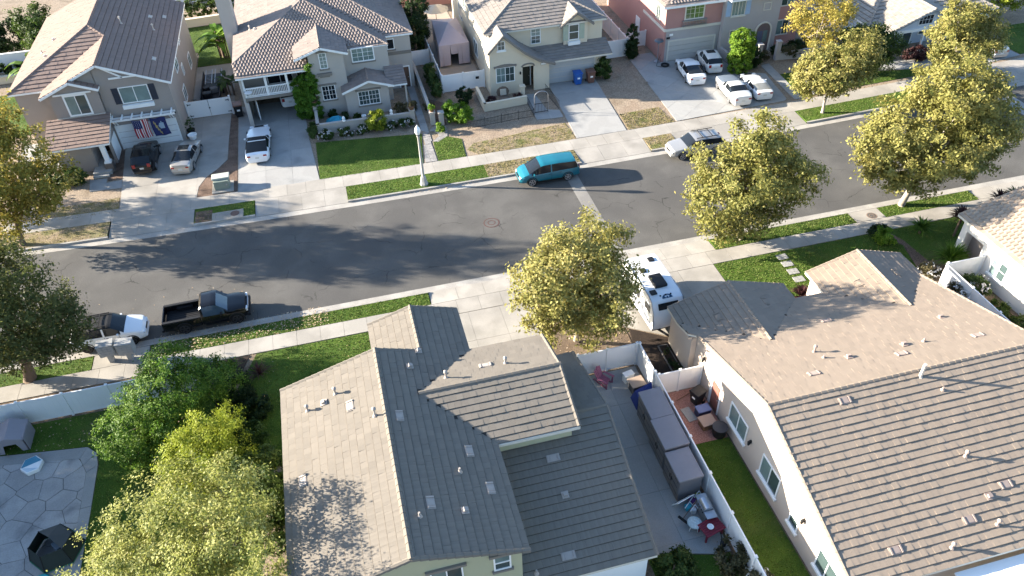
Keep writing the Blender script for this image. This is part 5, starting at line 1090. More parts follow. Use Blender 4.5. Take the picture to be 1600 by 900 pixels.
# ------------------------------------------------------------------ trees and plants
def leafmat(name, a, b, c, tr=0.38): return mat(name, a, 0.6, 0.0, 1, col2=b, col3=c, trans=tr, spec=0.25)
LM = dict(yellow=leafmat('yellow_green_leaves', (.15, .155, .038), (.245, .232, .062), (.345, .30, .10)), gold=leafmat('golden_leaves', (.15, .145, .026), (.30, .25, .045), (.42, .33, .08)),
  dark=leafmat('dark_green_leaves', (.055, .07, .02), (.095, .105, .03), (.17, .165, .055)), fresh=leafmat('fresh_green_leaves', (.05, .115, .012), (.09, .175, .018), (.16, .245, .04)),
  lemon=leafmat('lemon_leaves', (.14, .19, .014), (.25, .295, .026), (.35, .375, .05)), pale=leafmat('pale_green_leaves', (.10, .13, .03), (.25, .27, .065), (.42, .40, .15)),
  deep=leafmat('deep_green_leaves', (.012, .028, .008), (.022, .045, .012), (.04, .07, .018)), green=leafmat('mid_green_leaves', (.03, .06, .012), (.055, .095, .018), (.09, .125, .03)),
  lime=leafmat('lime_leaves', (.08, .17, .012), (.13, .24, .018), (.22, .32, .035)), purple=leafmat('purple_leaves', (.035, .014, .016), (.06, .022, .024), (.10, .05, .045)), olive=leafmat('olive_leaves', (.06, .06, .025), (.10, .09, .04), (.17, .14, .07)),
  ivy=leafmat('ivy_leaves', (.06, .14, .015), (.10, .21, .02), (.16, .28, .03)), white=leafmat('white_blossom', (.6, .58, .54), (.7, .68, .64), (.5, .46, .42), .1), banana=leafmat('banana_leaves', (.06, .13, .015), (.10, .18, .02), (.17, .24, .03)))
def leaf_cloud(ells, n, size, seed, clump=0.5, hole=0.25, shell=0.55, rough=1.0):
    rng = np.random.default_rng(seed); vol = np.array([e[3]*e[4]*e[5] for e in ells])**.8; vol /= vol.sum(); Vs = []; Rs = []
    for e, f in zip(ells, vol):
        c = np.array(e[:3]); r = np.array(e[3:6]); m = int(max(6, 1.0*(r.prod())**.67*7.0/clump**1.3)); per = max(4, int(n*f/m))
        d = rng.normal(0, 1, (m, 3)); d /= np.linalg.norm(d, axis=1)[:, None]; q = shell+(1-shell)*rng.random(m)**.6
        q *= 1+rough*(.20*np.sin(d[:, 0]*4.1+seed)*np.cos(d[:, 1]*3.7+seed*2)+.13*np.sin(d[:, 2]*6+seed*1.7))
        C = c+d*q[:, None]*r; keep = rng.random(m) > hole; C = C[keep]; d = d[keep]; cs = rng.random(len(C))
        P = np.repeat(C, per, 0)+rng.normal(0, clump*.5, (len(C)*per, 3))*np.array([1, 1, .75]); D = np.repeat(d, per, 0); k = len(P)
        nrm = D*.9+rng.normal(0, .6, (k, 3))+np.array([0, 0, .35]); nrm /= np.linalg.norm(nrm, axis=1)[:, None]
        t = rng.normal(0, 1, (k, 3)); a = np.cross(nrm, t); a /= np.linalg.norm(a, axis=1)[:, None]; b = np.cross(nrm, a); s = size*rng.uniform(.6, 1.35, k)[:, None]
        V = np.stack([P-a*s, P+b*s*.52-a*s*.1, P+a*s, P-b*s*.52-a*s*.1], 1); V[:, 0, 2] -= s[:, 0]*.1; V[:, 2, 2] -= s[:, 0]*.25
        Vs.append(V); Rs.append((np.repeat(cs, per)*.45+rng.random(k)*.55))
    return np.concatenate(Vs), np.concatenate(Rs)
def limbs(root, base, ells, r, bark, seed, lean=None, nl=7):
    rn = random.Random(seed); base = Vector(base); zc = min(e[2]-e[5]*.35 for e in ells); c = Vector((sum(e[0] for e in ells)/len(ells), sum(e[1] for e in ells)/len(ells), 0))
    fork = base+Vector(((c.x-base.x)*.35, (c.y-base.y)*.35, max(1.0, (zc-base.z)*.75))); b = MB()
    mid = (base+fork)/2+Vector((rn.uniform(-.12, .12), rn.uniform(-.12, .12), 0))
    b.tube([base-Vector((0, 0, .15)), base+Vector((0, 0, .12)), mid, fork], [r*1.7, r*1.15, r*.92, r*.8], 10); b.build('trunk', bark, root, 60)
    big = sorted(ells, key=lambda e: -e[3]*e[4]*e[5])
    for k in range(nl):
        e = big[k % len(big)]; a = rn.uniform(0, 6.28); tip = Vector((e[0]+math.cos(a)*e[3]*.6, e[1]+math.sin(a)*e[4]*.6, e[2]+rn.uniform(-.4, .4)*e[5])); m = fork+(tip-fork)*.5+Vector((rn.uniform(-.3, .3), rn.uniform(-.3, .3), rn.uniform(0, .5)))
        b = MB(); b.tube([fork-Vector((0, 0, .1)), m, tip], [r*.55, r*.34, r*.08], 6)
        for j in range(3):
            t = rn.uniform(.45, .95); p = m+(tip-m)*t if t > .5 else fork+(m-fork)*t*2; q = p+Vector((rn.uniform(-1, 1), rn.uniform(-1, 1), rn.uniform(.1, 1)))*e[3]*.35; b.tube([p, q], [r*.16, r*.04], 5)
        b.build('limb', bark, root, 60)
def tree(name, label, base, ells, n, size, lm, r=.16, bark='bark', seed=1, clump=.5, hole=.25, shell=.55, group=None, nl=7, cat='tree'):
    t = thing(name, label, cat, base, group); limbs(t, base, ells, r, M[bark], seed, nl=nl)
    V, R = leaf_cloud(ells, int(n*2.0), size*.8, seed, clump, hole*.75, shell); tri_mesh('crown', V, LM[lm], t, None, R, 4); return t
def shrub(name, label, base, ells, n, size, lm, seed=1, clump=.22, hole=.1, shell=.5, group=None, flowers=0, cat='shrub', fl='white'):
    """ells relative to base"""
    t = thing(name, label, cat, base, group); E_ = [(base[0]+e[0], base[1]+e[1], base[2]+e[2], e[3], e[4], e[5]) for e in ells]
    V, R = leaf_cloud(E_, int(n*1.7), size, seed, clump, hole, shell, .3); tri_mesh('foliage', V, LM[lm], t, None, R, 4)
    b = MB(); b.tube([(base[0], base[1], base[2]-.1), (base[0]+.02, base[1], base[2]+E_[0][5]*.9)], [.05, .03], 6); b.build('stem', M['dbark'], t)
    if flowers:
        V, R = leaf_cloud(E_, flowers, size*1.2, seed+50, .12, 0, .9); tri_mesh('blossom', V, LM[fl], t, 'stuff', R, 4)
    return t
def rosette(name, label, base, n, L, lm, seed, w=.05, cat='plant', up=.6, stem=0.0):
    rn = random.Random(seed); t = thing(name, label, cat, base)
    for k in range(n):
        a = rn.uniform(0, 6.28); el = rn.uniform(.1, 1.35); l = L*rn.uniform(.7, 1.1); d = Vector((math.cos(a)*math.cos(el), math.sin(a)*math.cos(el), math.sin(el)*up)); s = Vector((-math.sin(a), math.cos(a), 0))*w
        p = Vector(base)+Vector((0, 0, .05+stem)); m = p+d*l*.55+Vector((0, 0, .08*l)); e = p+d*l-Vector((0, 0, .12*l)); b = MB()
        b.mesh([p-s*.6, p+s*.6, m-s, m+s, e-s*.1, e+s*.1], [(0, 1, 3, 2), (2, 3, 5, 4)]); b.build('leaf', LM[lm], t)
    if stem: b = MB(); b.tube([Vector(base)-Vector((0, 0, .1)), Vector(base)+Vector((0, 0, stem+.1))], [.09, .07], 8); b.build('stem', M['dbark'], t)
    return t
def fronds(name, label, base, n, L, lm, seed, h=1.2, wd=.25, cat='plant'):
    """banana or palm like clump: arching leaves from short stems"""
    rn = random.Random(seed); t = thing(name, label, cat, base)
    for k in range(n):
        a = rn.uniform(0, 6.28); hh = h*rn.uniform(.5, 1.15); p = Vector(base)+Vector((rn.uniform(-.5, .5), rn.uniform(-.5, .5), 0)); d = Vector((math.cos(a), math.sin(a), 0)); s = Vector((-d.y, d.x, 0)); l = L*rn.uniform(.7, 1.1); b = MB()
        pts = [p+Vector((0, 0, hh))+d*l*u_+Vector((0, 0, l*(.75*u_-.85*u_*u_))) for u_ in (0, .25, .5, .75, 1)]; ws = [.3, 1, 1, .75, .1]; vs = []
        for q, w_ in zip(pts, ws): vs += [q-s*wd*w_+Vector((0, 0, .05)), q, q+s*wd*w_+Vector((0, 0, .05))]
        b.mesh(vs, [f for i in range(4) for f in ((3*i, 3*i+1, 3*i+4, 3*i+3), (3*i+1, 3*i+2, 3*i+5, 3*i+4))]); b.build('leaf', LM[lm], t)
        if k % 3 == 0: b = MB(); b.tube([p-Vector((0, 0, .1)), p+Vector((0, 0, hh+.1))], [.09, .06], 6); b.build('stem', M['dbark'], t)
    return t
GS = 'yellowing street trees'
tree('street_tree', 'yellow green round street tree by the near kerb beside the silver SUV', (26.3, 40.0, 0), [(26.4, 40.0, 5.4, 3.9, 3.6, 3.4), (24.2, 39.7, 4.4, 2.7, 2.5, 2.6), (28.3, 40.2, 4.8, 2.6, 2.7, 2.7), (26.7, 40.3, 8.2, 2.3, 2.2, 1.7), (25.6, 39.5, 2.2, 2.4, 2.0, 1.4)], 19000, .15, 'yellow', .19, seed=11, group=GS)
tree('street_tree', 'largest yellow green street tree, its white trunk in the strip near the salmon roof', (39.9, 40.3, 0), [(40.6, 40.4, 6.0, 4.6, 4.0, 3.3), (37.3, 40.2, 5.4, 2.7, 2.6, 2.4), (44.0, 40.6, 6.6, 3.0, 3.0, 3.0), (41.8, 41.0, 9.0, 3.2, 2.8, 2.2), (42.8, 40.0, 3.6, 3.2, 2.4, 1.6), (45.6, 41.0, 4.6, 2.2, 2.2, 1.8), (39.0, 40.0, 3.4, 2.6, 2.2, 1.4)], 32000, .15, 'yellow', .22, seed=12, group=GS, nl=9, hole=.12)
tree('street_tree', 'street tree with sparse brown top branches near the pink house path', (42.0, 54.9, 0), [(42.2, 55.0, 4.0, 3.6, 2.8, 2.2), (44.4, 55.6, 4.6, 2.6, 2.4, 2.2), (40.6, 54.8, 3.2, 2.0, 2.0, 1.5)], 12000, .15, 'yellow', .13, seed=13, group=GS)
tree('garden_tree', 'thin leaved brownish tree in the garden beyond the pavement tree by the pink house', (44.6, 62.0, 0), [(44.6, 62.0, 5.4, 2.9, 2.7, 2.7), (46.2, 62.3, 6.4, 1.8, 1.8, 1.6)], 5200, .15, 'gold', .12, seed=14, hole=.5, clump=.55, nl=12)
tree('street_tree', 'yellow green street tree behind the largest one, in front of the blue cottage garage', (54.3, 54.8, 0), [(54.3, 54.8, 5.0, 3.2, 2.8, 2.7), (56.2, 55.4, 5.6, 2.4, 2.4, 1.9), (53.6, 54.9, 7.4, 1.9, 1.8, 1.4)], 12000, .15, 'yellow', .15, seed=15, group=GS)
tree('street_tree', 'yellow and brown mottled tree in the dirt bed between the two near houses', (11.6, 33.2, 0), [(11.6, 33.4, 5.3, 3.5, 3.2, 2.9), (9.6, 33.0, 5.0, 2.2, 2.3, 2.3), (13.0, 33.2, 4.9, 1.9, 2.2, 2.1), (12.4, 33.7, 7.3, 2.2, 2.0, 1.6), (11.3, 32.0, 2.9, 3.2, 1.7, 1.6), (13.3, 32.3, 2.8, 1.4, 1.2, 1.3)], 19000, .135, 'yellow', .17, seed=16, group=GS, hole=.27)
tree('street_tree', 'dark green leaning street tree at the left edge with a thick brown trunk', (-21.9, 39.5, 0), [(-20.4, 39.4, 5.6, 3.4, 3.0, 3.4), (-22.6, 39.4, 5.6, 3.0, 3.0, 3.4), (-18.7, 39.2, 4.4, 2.2, 2.2, 2.0), (-20.8, 39.8, 8.4, 2.7, 2.5, 2.0), (-23.6, 39.2, 2.7, 2.3, 1.8, 1.7), (-19.6, 38.9, 3.0, 2.2, 1.8, 1.3)], 21000, .12, 'dark', .34, 'dbark', seed=17, hole=.18)
tree('street_tree', 'golden yellow street tree at the left edge before the flag house', (-25.4, 54.8, 0), [(-24.2, 54.9, 6.6, 3.5, 3.2, 3.3), (-26.4, 55.0, 7.0, 3.2, 2.8, 3.2), (-22.2, 54.8, 4.6, 2.3, 2.4, 2.0), (-24.2, 55.2, 9.4, 2.6, 2.4, 1.8), (-24.6, 54.4, 3.4, 2.8, 2.4, 1.6)], 19000, .15, 'gold', .2, 'dbark', seed=18, group=GS, hole=.34)
tree('garden_tree', 'bright green bushy tree in the yard behind the white fence', (-12.6, 32.2, 0), [(-12.4, 32.4, 3.0, 2.3, 2.2, 2.1), (-14.2, 31.6, 2.2, 1.8, 1.7, 1.7), (-10.8, 33.3, 2.9, 1.7, 1.6, 1.6), (-12.2, 33.7, 4.3, 1.4, 1.4, 1.2), (-14.1, 30.7, 1.3, 1.6, 1.4, 1.1), (-9.9, 34.2, 2.2, 1.5, 1.4, 1.3), (-12.0, 30.8, 1.7, 1.7, 1.4, 1.3)], 20000, .085, 'fresh', .14, 'dbark', seed=19, hole=.12, clump=.36)
tree('garden_tree', 'lemon yellow feathery tree between the bright green and pale trees', (-10.4, 27.8, 0), [(-10.4, 27.8, 2.5, 1.6, 1.6, 1.9), (-9.4, 28.6, 3.2, 1.3, 1.3, 1.3), (-11.4, 26.8, 2.4, 1.3, 1.3, 1.4), (-8.4, 27.4, 1.8, 1.2, 1.2, 1.2), (-9.6, 29.6, 3.6, 1.1, 1.1, 1.0), (-11.2, 28.2, 3.4, 1.0, 1.0, 1.2)], 14000, .075, 'lemon', .1, 'dbark', seed=20, hole=.15, clump=.34)
tree('garden_tree', 'large pale green sunlit tree at the bottom left in front of the near roof', (-11.0, 22.3, 0), [(-11.0, 22.2, 4.4, 2.8, 2.7, 2.5), (-13.4, 21.8, 3.8, 2.1, 2.2, 1.9), (-8.6, 22.2, 4.4, 2.1, 2.2, 2.2), (-9.8, 22.6, 6.3, 1.9, 1.9, 1.5), (-11.0, 20.4, 4.2, 3.0, 1.8, 2.2), (-7.8, 21.9, 6.8, 1.7, 1.8, 1.5), (-8.0, 19.2, 6.3, 2.2, 2.3, 2.2)], 30000, .085, 'pale', .15, seed=21, hole=.24, clump=.42)
tree('garden_tree', 'dense dark green tree in front of the blue cottage porch', (49.6, 60.8, 0), [(49.6, 60.8, 3.0, 2.6, 2.4, 2.0), (51.3, 60.6, 2.3, 2.0, 1.8, 1.6), (48.4, 61.2, 3.6, 1.6, 1.6, 1.3)], 11000, .12, 'green', .13, 'dbark', seed=22, hole=.15)
tree('garden_tree', 'bright yellow green tree beside the blue cottage garage', (71.0, 68.5, 0), [(71, 68.5, 3.2, 2.2, 2.0, 2.0), (73, 68, 2.4, 1.6, 1.6, 1.3), (70, 70, 4.6, 1.6, 1.6, 1.3)], 8000, .14, 'lemon', .1, 'dbark', seed=23, hole=.25)
tree('garden_tree', 'tree beyond the left edge whose shade reaches the fence lawn', (-30.5, 37.2, 0), [(-30.5, 37.2, 4.0, 2.6, 1.9, 2.4), (-28.5, 36.9, 2.8, 2.0, 1.4, 1.8)], 9000, .12, 'dark', .2, 'dbark', seed=24)
for i, (x, y, hh, r) in enumerate(((8.5, 77.5, 10.5, 1.15), (9.4, 79.8, 9.5, 1.0))):
    t = thing('cypress_tree', ('tall dark cypress behind the pale grey house', 'second tall dark cypress, just behind the first')[i], 'tree', (x, y, 0), 'cypresses between the grey and cream houses')
    V, R = leaf_cloud([(x, y, hh*.5, r, r, hh*.5), (x, y, hh*.3, r*1.05, r*1.05, hh*.3)], 9000, .11, 30+i, .3, .05, .7); tri_mesh('crown', V, LM['deep'], t, None, R, 4); b = MB(); b.tube([(x, y, -.1), (x, y, hh*.8)], [.16, .05], 8); b.build('trunk', M['dbark'], t)
t = shrub('cypress_shrub', 'narrow dark columnar cypress beside the pink house driveway', (29.75, 70.9, 0), [(0, 0, 1.9, .55, .55, 1.9), (0, 0, 1.0, .6, .6, 1.0)], 3500, .09, 'deep', 33, .2, .02, .7)
shrub('column_shrub', 'tall clipped bright green column shrub with a sunlit top by the entry tower', (38.7, 64.9, 0), [(0, 0, z, 1.2, 1.1, .75) for z in (.6, 1.2, 1.8, 2.4, 3.0, 3.5)], 20000, .075, 'lime', 34, .16, 0, .88)
shrub('shrub', 'dark round shrub right of the bright green column', (40.4, 65.3, 0), [(0, 0, 1.0, 1.0, .9, 1.0)], 3500, .08, 'deep', 35)
for i, (x, y, r, lb) in enumerate(((44.2, 67.0, .7, 'low dark hedge ball beside the entry gate pillar'), (45.7, 66.4, 1.0, 'large dark hedge ball left of the sparse brown tree'), (47.2, 67.2, .8, 'dark hedge ball against the right pink wall'))):
    shrub('shrub', lb, (x, y, 0), [(0, 0, r*.8, r, r, r*.8)], 2500, .08, 'deep', 36+i)
shrub('shrub', 'leafy green shrub left of the brown bins wall at the cream house driveway', (25.5, 67.6, 0), [(0, 0, 1.0, .8, .7, 1.0), (.2, 0, 1.7, .5, .5, .5)], 3200, .09, 'green', 40)
shrub('shrub', 'round clipped dark green ball shrub before the cream house white fence', (11.4, 66.9, 0), [(0, 0, .75, .8, .8, .75)], 3500, .06, 'deep', 41, .15, 0, .75)
shrub('shrub', 'light green rounded shrub by the grey house garden path', (10.1, 63.4, 0), [(0, 0, .9, 1.2, 1.1, .95), (.5, -.5, .8, .8, .8, .7), (-.6, .6, 1.0, .8, .8, .8)], 5000, .09, 'lime', 42)
shrub('shrub', 'climbing green hedge along the white fence beside the grey house path', (9.0, 71.5, 0), [(0, 0, 1.1, .5, 2.2, 1.1), (.1, -2.5, .8, .45, 1.3, .8)], 5200, .09, 'green', 43)
shrub('ivy', 'green ivy climbing the wall between the balcony and the upper window', (-2.95, 68.1, 0), [(-.45, 0, .9, .8, .45, 1.0), (.4, 0, .9, .75, .45, 1.0), (-.45, 0, 2.2, .8, .45, 1.0), (.35, 0, 2.2, .75, .45, 1.0), (-.35, 0, 3.4, .75, .4, 1.0), (.4, 0, 3.6, .7, .4, 1.0), (.6, .05, 4.6, .5, .3, .8)], 24000, .08, 'ivy', 44, .2, .03, .6, cat='ivy')
shrub('shrub', 'golden yellow shrub in front of the low courtyard wall', (2.65, 64.0, 0), [(0, 0, .95, 1.0, .8, .8), (.1, .2, 1.5, .6, .6, .5)], 4500, .07, 'lemon', 45)
for i, (x, r, fl, lb) in enumerate(((-1.9, .75, 90, 'leftmost white rose bush under the courtyard wall'), (-.1, .7, 90, 'white rose bush between the leftmost one and the golden shrub'), (1.35, .6, 50, 'white rose bush directly left of the golden shrub'), (5.3, .8, 20, 'green bush at the right end of the courtyard wall'), (3.9, .6, 10, 'dark bush directly right of the golden shrub'))):
    shrub('rose_bush', lb, (x, 63.95, 0), [(0, 0, .38, r, .45, .4)], 2600, .06, 'green', 46+i, .16, flowers=fl, group='bushes along the courtyard wall')
shrub('shrub', 'narrow dark shrub at the corner of the courtyard wall and driveway', (-2.95, 65.0, 0), [(0, 0, .5, .35, 1.3, .5)], 1800, .07, 'green', 52)
for i, (x, y, r, lm, lb) in enumerate(((-1.0, 67.7, .42, 'deep', 'dark ball shrub under the grey house lower window'), (.25, 66.9, .4, 'deep', 'dark shrub against the bay wall corner'), (5.2, 66.3, .6, 'olive', 'brownish shrub right of the bay window'), (6.45, 66.9, .4, 'olive', 'small potted shrub at the grey house porch'), (1.1, 66.2, .4, 'green', 'small shrub inside the courtyard before the bay window'), (7.9, 66.5, .5, 'olive', 'brown green shrub right of the garden path'), (8.1, 62.0, .45, 'lime', 'small light shrub by the curved garden path'))):
    shrub('shrub', lb, (x, y, 0), [(0, 0, r, r, r, r)], 1300, .07, lm, 53+i, .15)
fronds('banana_plant', 'yellow green banana clump beside the grey house chimney wall', (-11.2, 84.8, 0), 30, 2.4, 'lime', 60, 2.4, .34)
fronds('banana_plant', 'dark leafy banana clump behind the white driveway gate', (-10.4, 75.5, 0), 14, 1.7, 'green', 61, 1.5, .25)
fronds('banana_plant', 'tall banana plants at the far left corner of the flag house', (-29.3, 83.5, 0), 24, 2.6, 'banana', 62, 2.6, .35); fronds('banana_plant', 'banana leaves leaning over the flag house lawn', (-28.2, 77.0, 0), 12, 1.8, 'lime', 63, 1.3, .25)
shrub('shrub', 'dark hedge before the white wall in the upper left corner', (-34, 86.5, 0), [(0, 0, .8, 5, .7, .8)], 5000, .12, 'deep', 64); shrub('shrub', 'green planting along the white wall behind the flag house', (-13.5, 97.5, 0), [(0, 0, 1.2, 4.5, 1.2, 1.1)], 4500, .12, 'green', 65)
shrub('shrub', 'dark green shrubs beside the flag house porch', (-23.0, 62.8, 0), [(0, 0, .8, 1.3, .9, .8), (-1.6, .6, .6, 1, .8, .7)], 4500, .085, 'green', 66)
shrub('shrub', 'dusky low shrub in the yard right of the bright green tree', (-9.2, 34.4, 0), [(0, 0, .6, 1.2, 1.1, .7), (1.1, -1.6, .5, .9, .9, .6)], 5000, .075, 'deep', 67)
shrub('shrub', 'mid green shrub beneath the bright green tree on its right', (-9.7, 31.6, 0), [(0, 0, .9, 1.2, 1.2, .9), (1.2, -1.2, .7, 1, 1, .8)], 6000, .075, 'green', 68)
shrub('shrub', 'green shrub between the lemon tree and the near house wall', (-7.3, 25.4, 0), [(0, 0, 1.9, 1.0, 1.3, 1.9), (.3, 1.8, 1.5, .9, 1.0, 1.5), (-.6, .9, 2.6, .9, 1.0, 1.2), (.2, -1.8, 1.1, .9, 1.1, 1.1)], 13000, .075, 'green', 69)
rosette('grass_plant', 'grey green fountain grass tuft by the near pavement', (-9.7, 36.6, 0), 70, 1.1, 'green', 70, .025, up=.9); rosette('grass_plant', 'dark purple fountain grass tuft by the near pavement', (-8.0, 35.9, 0), 70, 1.1, 'purple', 71, .025, up=.9)
rosette('cordyline', 'spiky red brown cordyline between the two front gables', (26.9, 32.6, 0), 110, 1.0, 'purple', 72, .05, up=.9, stem=.5); rosette('cordyline', 'dark purple spiky cordyline left of the salmon roof corner', (41.1, 35.9, 0), 130, 1.1, 'purple', 73, .045, up=1.0, stem=1.5); rosette('cordyline', 'dark spiky cordyline behind the salmon roof ridge corner', (45.4, 37.2, 0), 120, 1.0, 'purple', 74, .045, up=1.0, stem=1.3)
shrub('shrub', 'bright green rounded bush at the edge of the right lawn pavement', (35.9, 36.7, 0), [(0, 0, .55, .75, .7, .6)], 2500, .08, 'lime', 75); shrub('shrub', 'dark shrub behind the bright green rounded bush', (35.8, 37.5, 0), [(0, 0, .5, .7, .4, .5)], 1500, .07, 'deep', 76)
rosette('palm_plant', 'small palm on the shaded lawn right of the bright rounded bush', (39.0, 36.9, 0), 150, 1.25, 'fresh', 77, .045, up=.8, stem=.3); rosette('palm_plant', 'feathery palm bush before the white house porch', (38.6, 33.2, 0), 260, 1.6, 'fresh', 78, .045, up=1.0, stem=.3); rosette('palm_plant', 'palm leaves behind the salmon roof at the right edge', (46.8, 37.2, 0), 120, 1.2, 'green', 79, .05, up=.9, stem=1.2)
shrub('shrub', 'yellow green low shrub before the white fence corner', (36.5, 32.6, 0), [(0, 0, .5, .8, .7, .5)], 2500, .07, 'olive', 80, flowers=20); shrub('shrub', 'pale flowering shrub squeezed between the roof edge and white fence', (36.1, 29.6, 0), [(0, 0, .8, .45, 1.2, .8)], 2500, .07, 'olive', 81, flowers=40)
shrub('shrub', 'white flowering shrub inside the white house side yard', (38.3, 30.3, 0), [(0, 0, .6, .8, 1.0, .6)], 3000, .07, 'green', 82, flowers=40); shrub('shrub', 'green border along the white house side wall', (38.6, 26.8, 0), [(0, 0, .4, .6, 2.4, .45)], 3500, .07, 'green', 83)
shrub('shrub', 'olive green shrub at the corner of the side yard paving', (11.2, 17.0, 0), [(0, 0, .7, 1.15, .9, .75)], 4500, .075, 'green', 84); shrub('shrub', 'sparse grey green shrub against the side fence', (14.0, 16.6, 0), [(0, 0, .7, .7, .9, .8)], 2600, .075, 'olive', 85, hole=.3); shrub('shrub', 'dried white flowering shrub at the bottom of the side fence', (14.5, 14.9, 0), [(0, 0, .9, .6, .8, .9)], 2500, .075, 'olive', 86, hole=.3, flowers=110)
shrub('shrub', 'brown shrubs by the blue cottage porch steps', (57.0, 61.7, 0), [(0, 0, .7, 2.2, .8, .7), (3.2, .3, .7, 1.0, .7, .9)], 4500, .1, 'purple', 87); shrub('shrub', 'olive bush by the entry gate of the pink house', (42.0, 66.5, 0), [(0, 0, .5, .9, .6, .6), (3.0, -.6, .9, 1.5, .5, .5)], 2500, .08, 'olive', 88)
shrub('shrub', 'dark shrub mass beyond the pale wall in the upper left corner', (-33, 93, 0), [(0, 0, 1.8, 4.5, 1.5, 1.9), (5, 1, 1.6, 3, 1.5, 1.7)], 9000, .16, 'deep', 101, .5)
tree('garden_tree', 'leafy dark green tree behind the flag house rear corner', (-29.6, 90.5, 0), [(-29.6, 90.5, 3.4, 2.2, 2.0, 2.2), (-28.6, 89.0, 2.4, 1.6, 1.5, 1.5)], 7000, .16, 'green', .12, 'dbark', seed=102)
fronds('banana_plant', 'broad banana leaves beside the flag house rear corner', (-28.6, 86.8, 0), 18, 2.2, 'lime', 103, 2.2, .32)
tree('garden_tree', 'tree beyond the left edge that dapples the flag house driveway', (-33.5, 62.0, 0), [(-33.5, 62.0, 5.0, 3.4, 2.6, 2.6), (-31.5, 61.4, 4.0, 2.2, 2.0, 1.8), (-34, 63.5, 7, 2.6, 2.4, 1.8)], 6500, .17, 'gold', .2, 'dbark', seed=104, hole=.42)
# ------------------------------------------------------------------ fences, street furniture and yard things
def fence(label, pts, h=1.8, pitch=2.45, m=None, name='vinyl_fence', gate=None, group=None, cap=True):
    m = m or M['vinyl']; t = thing(name, label, 'fence', (pts[0][0], pts[0][1], 0), group)
    for (x0, y0), (x1, y1) in zip(pts, pts[1:]):
        L = math.hypot(x1-x0, y1-y0); n = max(1, round(L/pitch)); a = math.atan2(y1-y0, x1-x0)
        for i in range(n+1):
            x, y = x0+(x1-x0)*i/n, y0+(y1-y0)*i/n
            if i or (x0, y0) == pts[0]:
                b = MB(); b.box((x, y, h/2), (.13, .13, h+.05), a); b.build('post', m, t); b = MB(); b.box((x, y, h+.05), (.17, .17, .05), a); b.box((x, y, h+.09), (.1, .1, .05), a); b.build('post_cap', m, t)
            if i < n:
                xc, yc = x0+(x1-x0)*(i+.5)/n, y0+(y1-y0)*(i+.5)/n; w_ = L/n-.14; k = max(1, round(w_/.3))
                for j in range(k):
                    o = (j+.5)/k*w_-w_/2; b = MB(); b.box((xc+o*math.cos(a), yc+o*math.sin(a), h/2+.02), (w_/k-.006, .035, h-.2), a); b.build('board', m, t)
                for z in (.1, h-.04): b = MB(); b.box((xc, yc, z), (w_, .07, .12), a); b.build('rail', m, t)
    return t
fence('white vinyl fence along the near pavement behind the rear lawn', [(-31, 35.7), (-11.5, 35.7)], 1.8, 2.54)
fence('long white side fence between the paved yard and the dark green strip', [(14.6, 30.3), (14.6, 11)], 1.8); fence('white fence closing the paved side yard under the mottled tree', [(8.9, 30.35), (14.45, 30.35)], 1.8, 1.9)
fence('short white gate fence across the red gravel side yard', [(14.75, 27.65), (17.4, 27.65)], 1.75, 1.3)
fence('white fence beside the salmon roofed house along its side yard', [(36.6, 31.5), (36.6, 17)], 1.8); fence('white fence piece joining the salmon roofed house wall', [(36.75, 31.6), (39.5, 31.6)], 1.8, 2.7)
fence('white fence with a mailbox plate left of the cream house', [(9.8, 69.4), (13.9, 69.4)], 1.75, 2.1); fence('white fence running back beside the tall cypresses', [(9.75, 69.55), (9.75, 84)], 1.75, 2.6)
fence('white fence panel right of the cream house garage', [(26.2, 71.6), (29.5, 71.6)], 1.85, 3.3); fence('white fence running back between the cream and pink houses', [(29.55, 71.75), (29.55, 84)], 1.85, 2.5)
fence('small white picket gate beside the pink house wall', [(29.75, 73.5), (32.25, 73.5)], 1.6, 1.25); fence('low white fence by the grey house side path', [(7.5, 76.2), (9.6, 76.2)], 1.6, 2.1)
g = thing('driveway_gate', 'wide white double gate with black hinges across the flag house driveway', 'gate', (-12, 71.4, 0))
for x0, x1 in ((-13.95, -12.1), (-12.05, -10.2)):
    b = MB(); b.b2((x0, 71.36, .12), (x1, 71.42, 1.75)); L_ = b.build('gate_leaf', M['vinyl'], g); s = -1 if x0 < -13 else 1; xe = x0 if s < 0 else x1
    for z in (.35, 1.5): b = MB(); b.box((xe-s*.16, 71.34, z), (.32, .03, .06)); b.box((xe-s*.03, 71.34, z), (.06, .03, .2)); b.build('hinge', M['black'], L_)
b = MB(); b.b2((-12.12, 71.32, .9), (-11.98, 71.35, 1.0)); b.build('latch', M['black'], g)
for x in (-14.05, -10.1): b = MB(); b.b2((x-.08, 71.3, 0), (x+.08, 71.46, 1.9)); b.build('post', M['vinyl'], g)
def lowwall(label, pts, h, m, cat='wall', th=.2, pillars=(), cap=None):
    t = thing('garden_wall', label, cat, (pts[0][0], pts[0][1], 0))
    for (x0, y0), (x1, y1) in zip(pts, pts[1:]):
        a = math.atan2(y1-y0, x1-x0); L = math.hypot(x1-x0, y1-y0); b = MB(); b.box(((x0+x1)/2, (y0+y1)/2, h/2), (L+th, th, h), a); W_ = b.build('wall', m, t); b = MB(); b.box(((x0+x1)/2, (y0+y1)/2, h+.03), (L+th+.06, th+.08, .06), a); b.build('coping', cap or m, W_)
    for x, y, hh in pillars: b = MB(); b.box((x, y, hh/2), (.42, .42, hh)); b.box((x, y, hh+.05), (.54, .54, .1)); b.build('pillar', m, t)
    return t
lowwall('low pale courtyard wall behind the rose bushes', [(-2.45, 68.0), (-2.45, 64.9), (6.0, 64.55)], .95, S_2, pillars=[(-2.45, 68.0, 1.35), (6.05, 64.55, 1.2)])
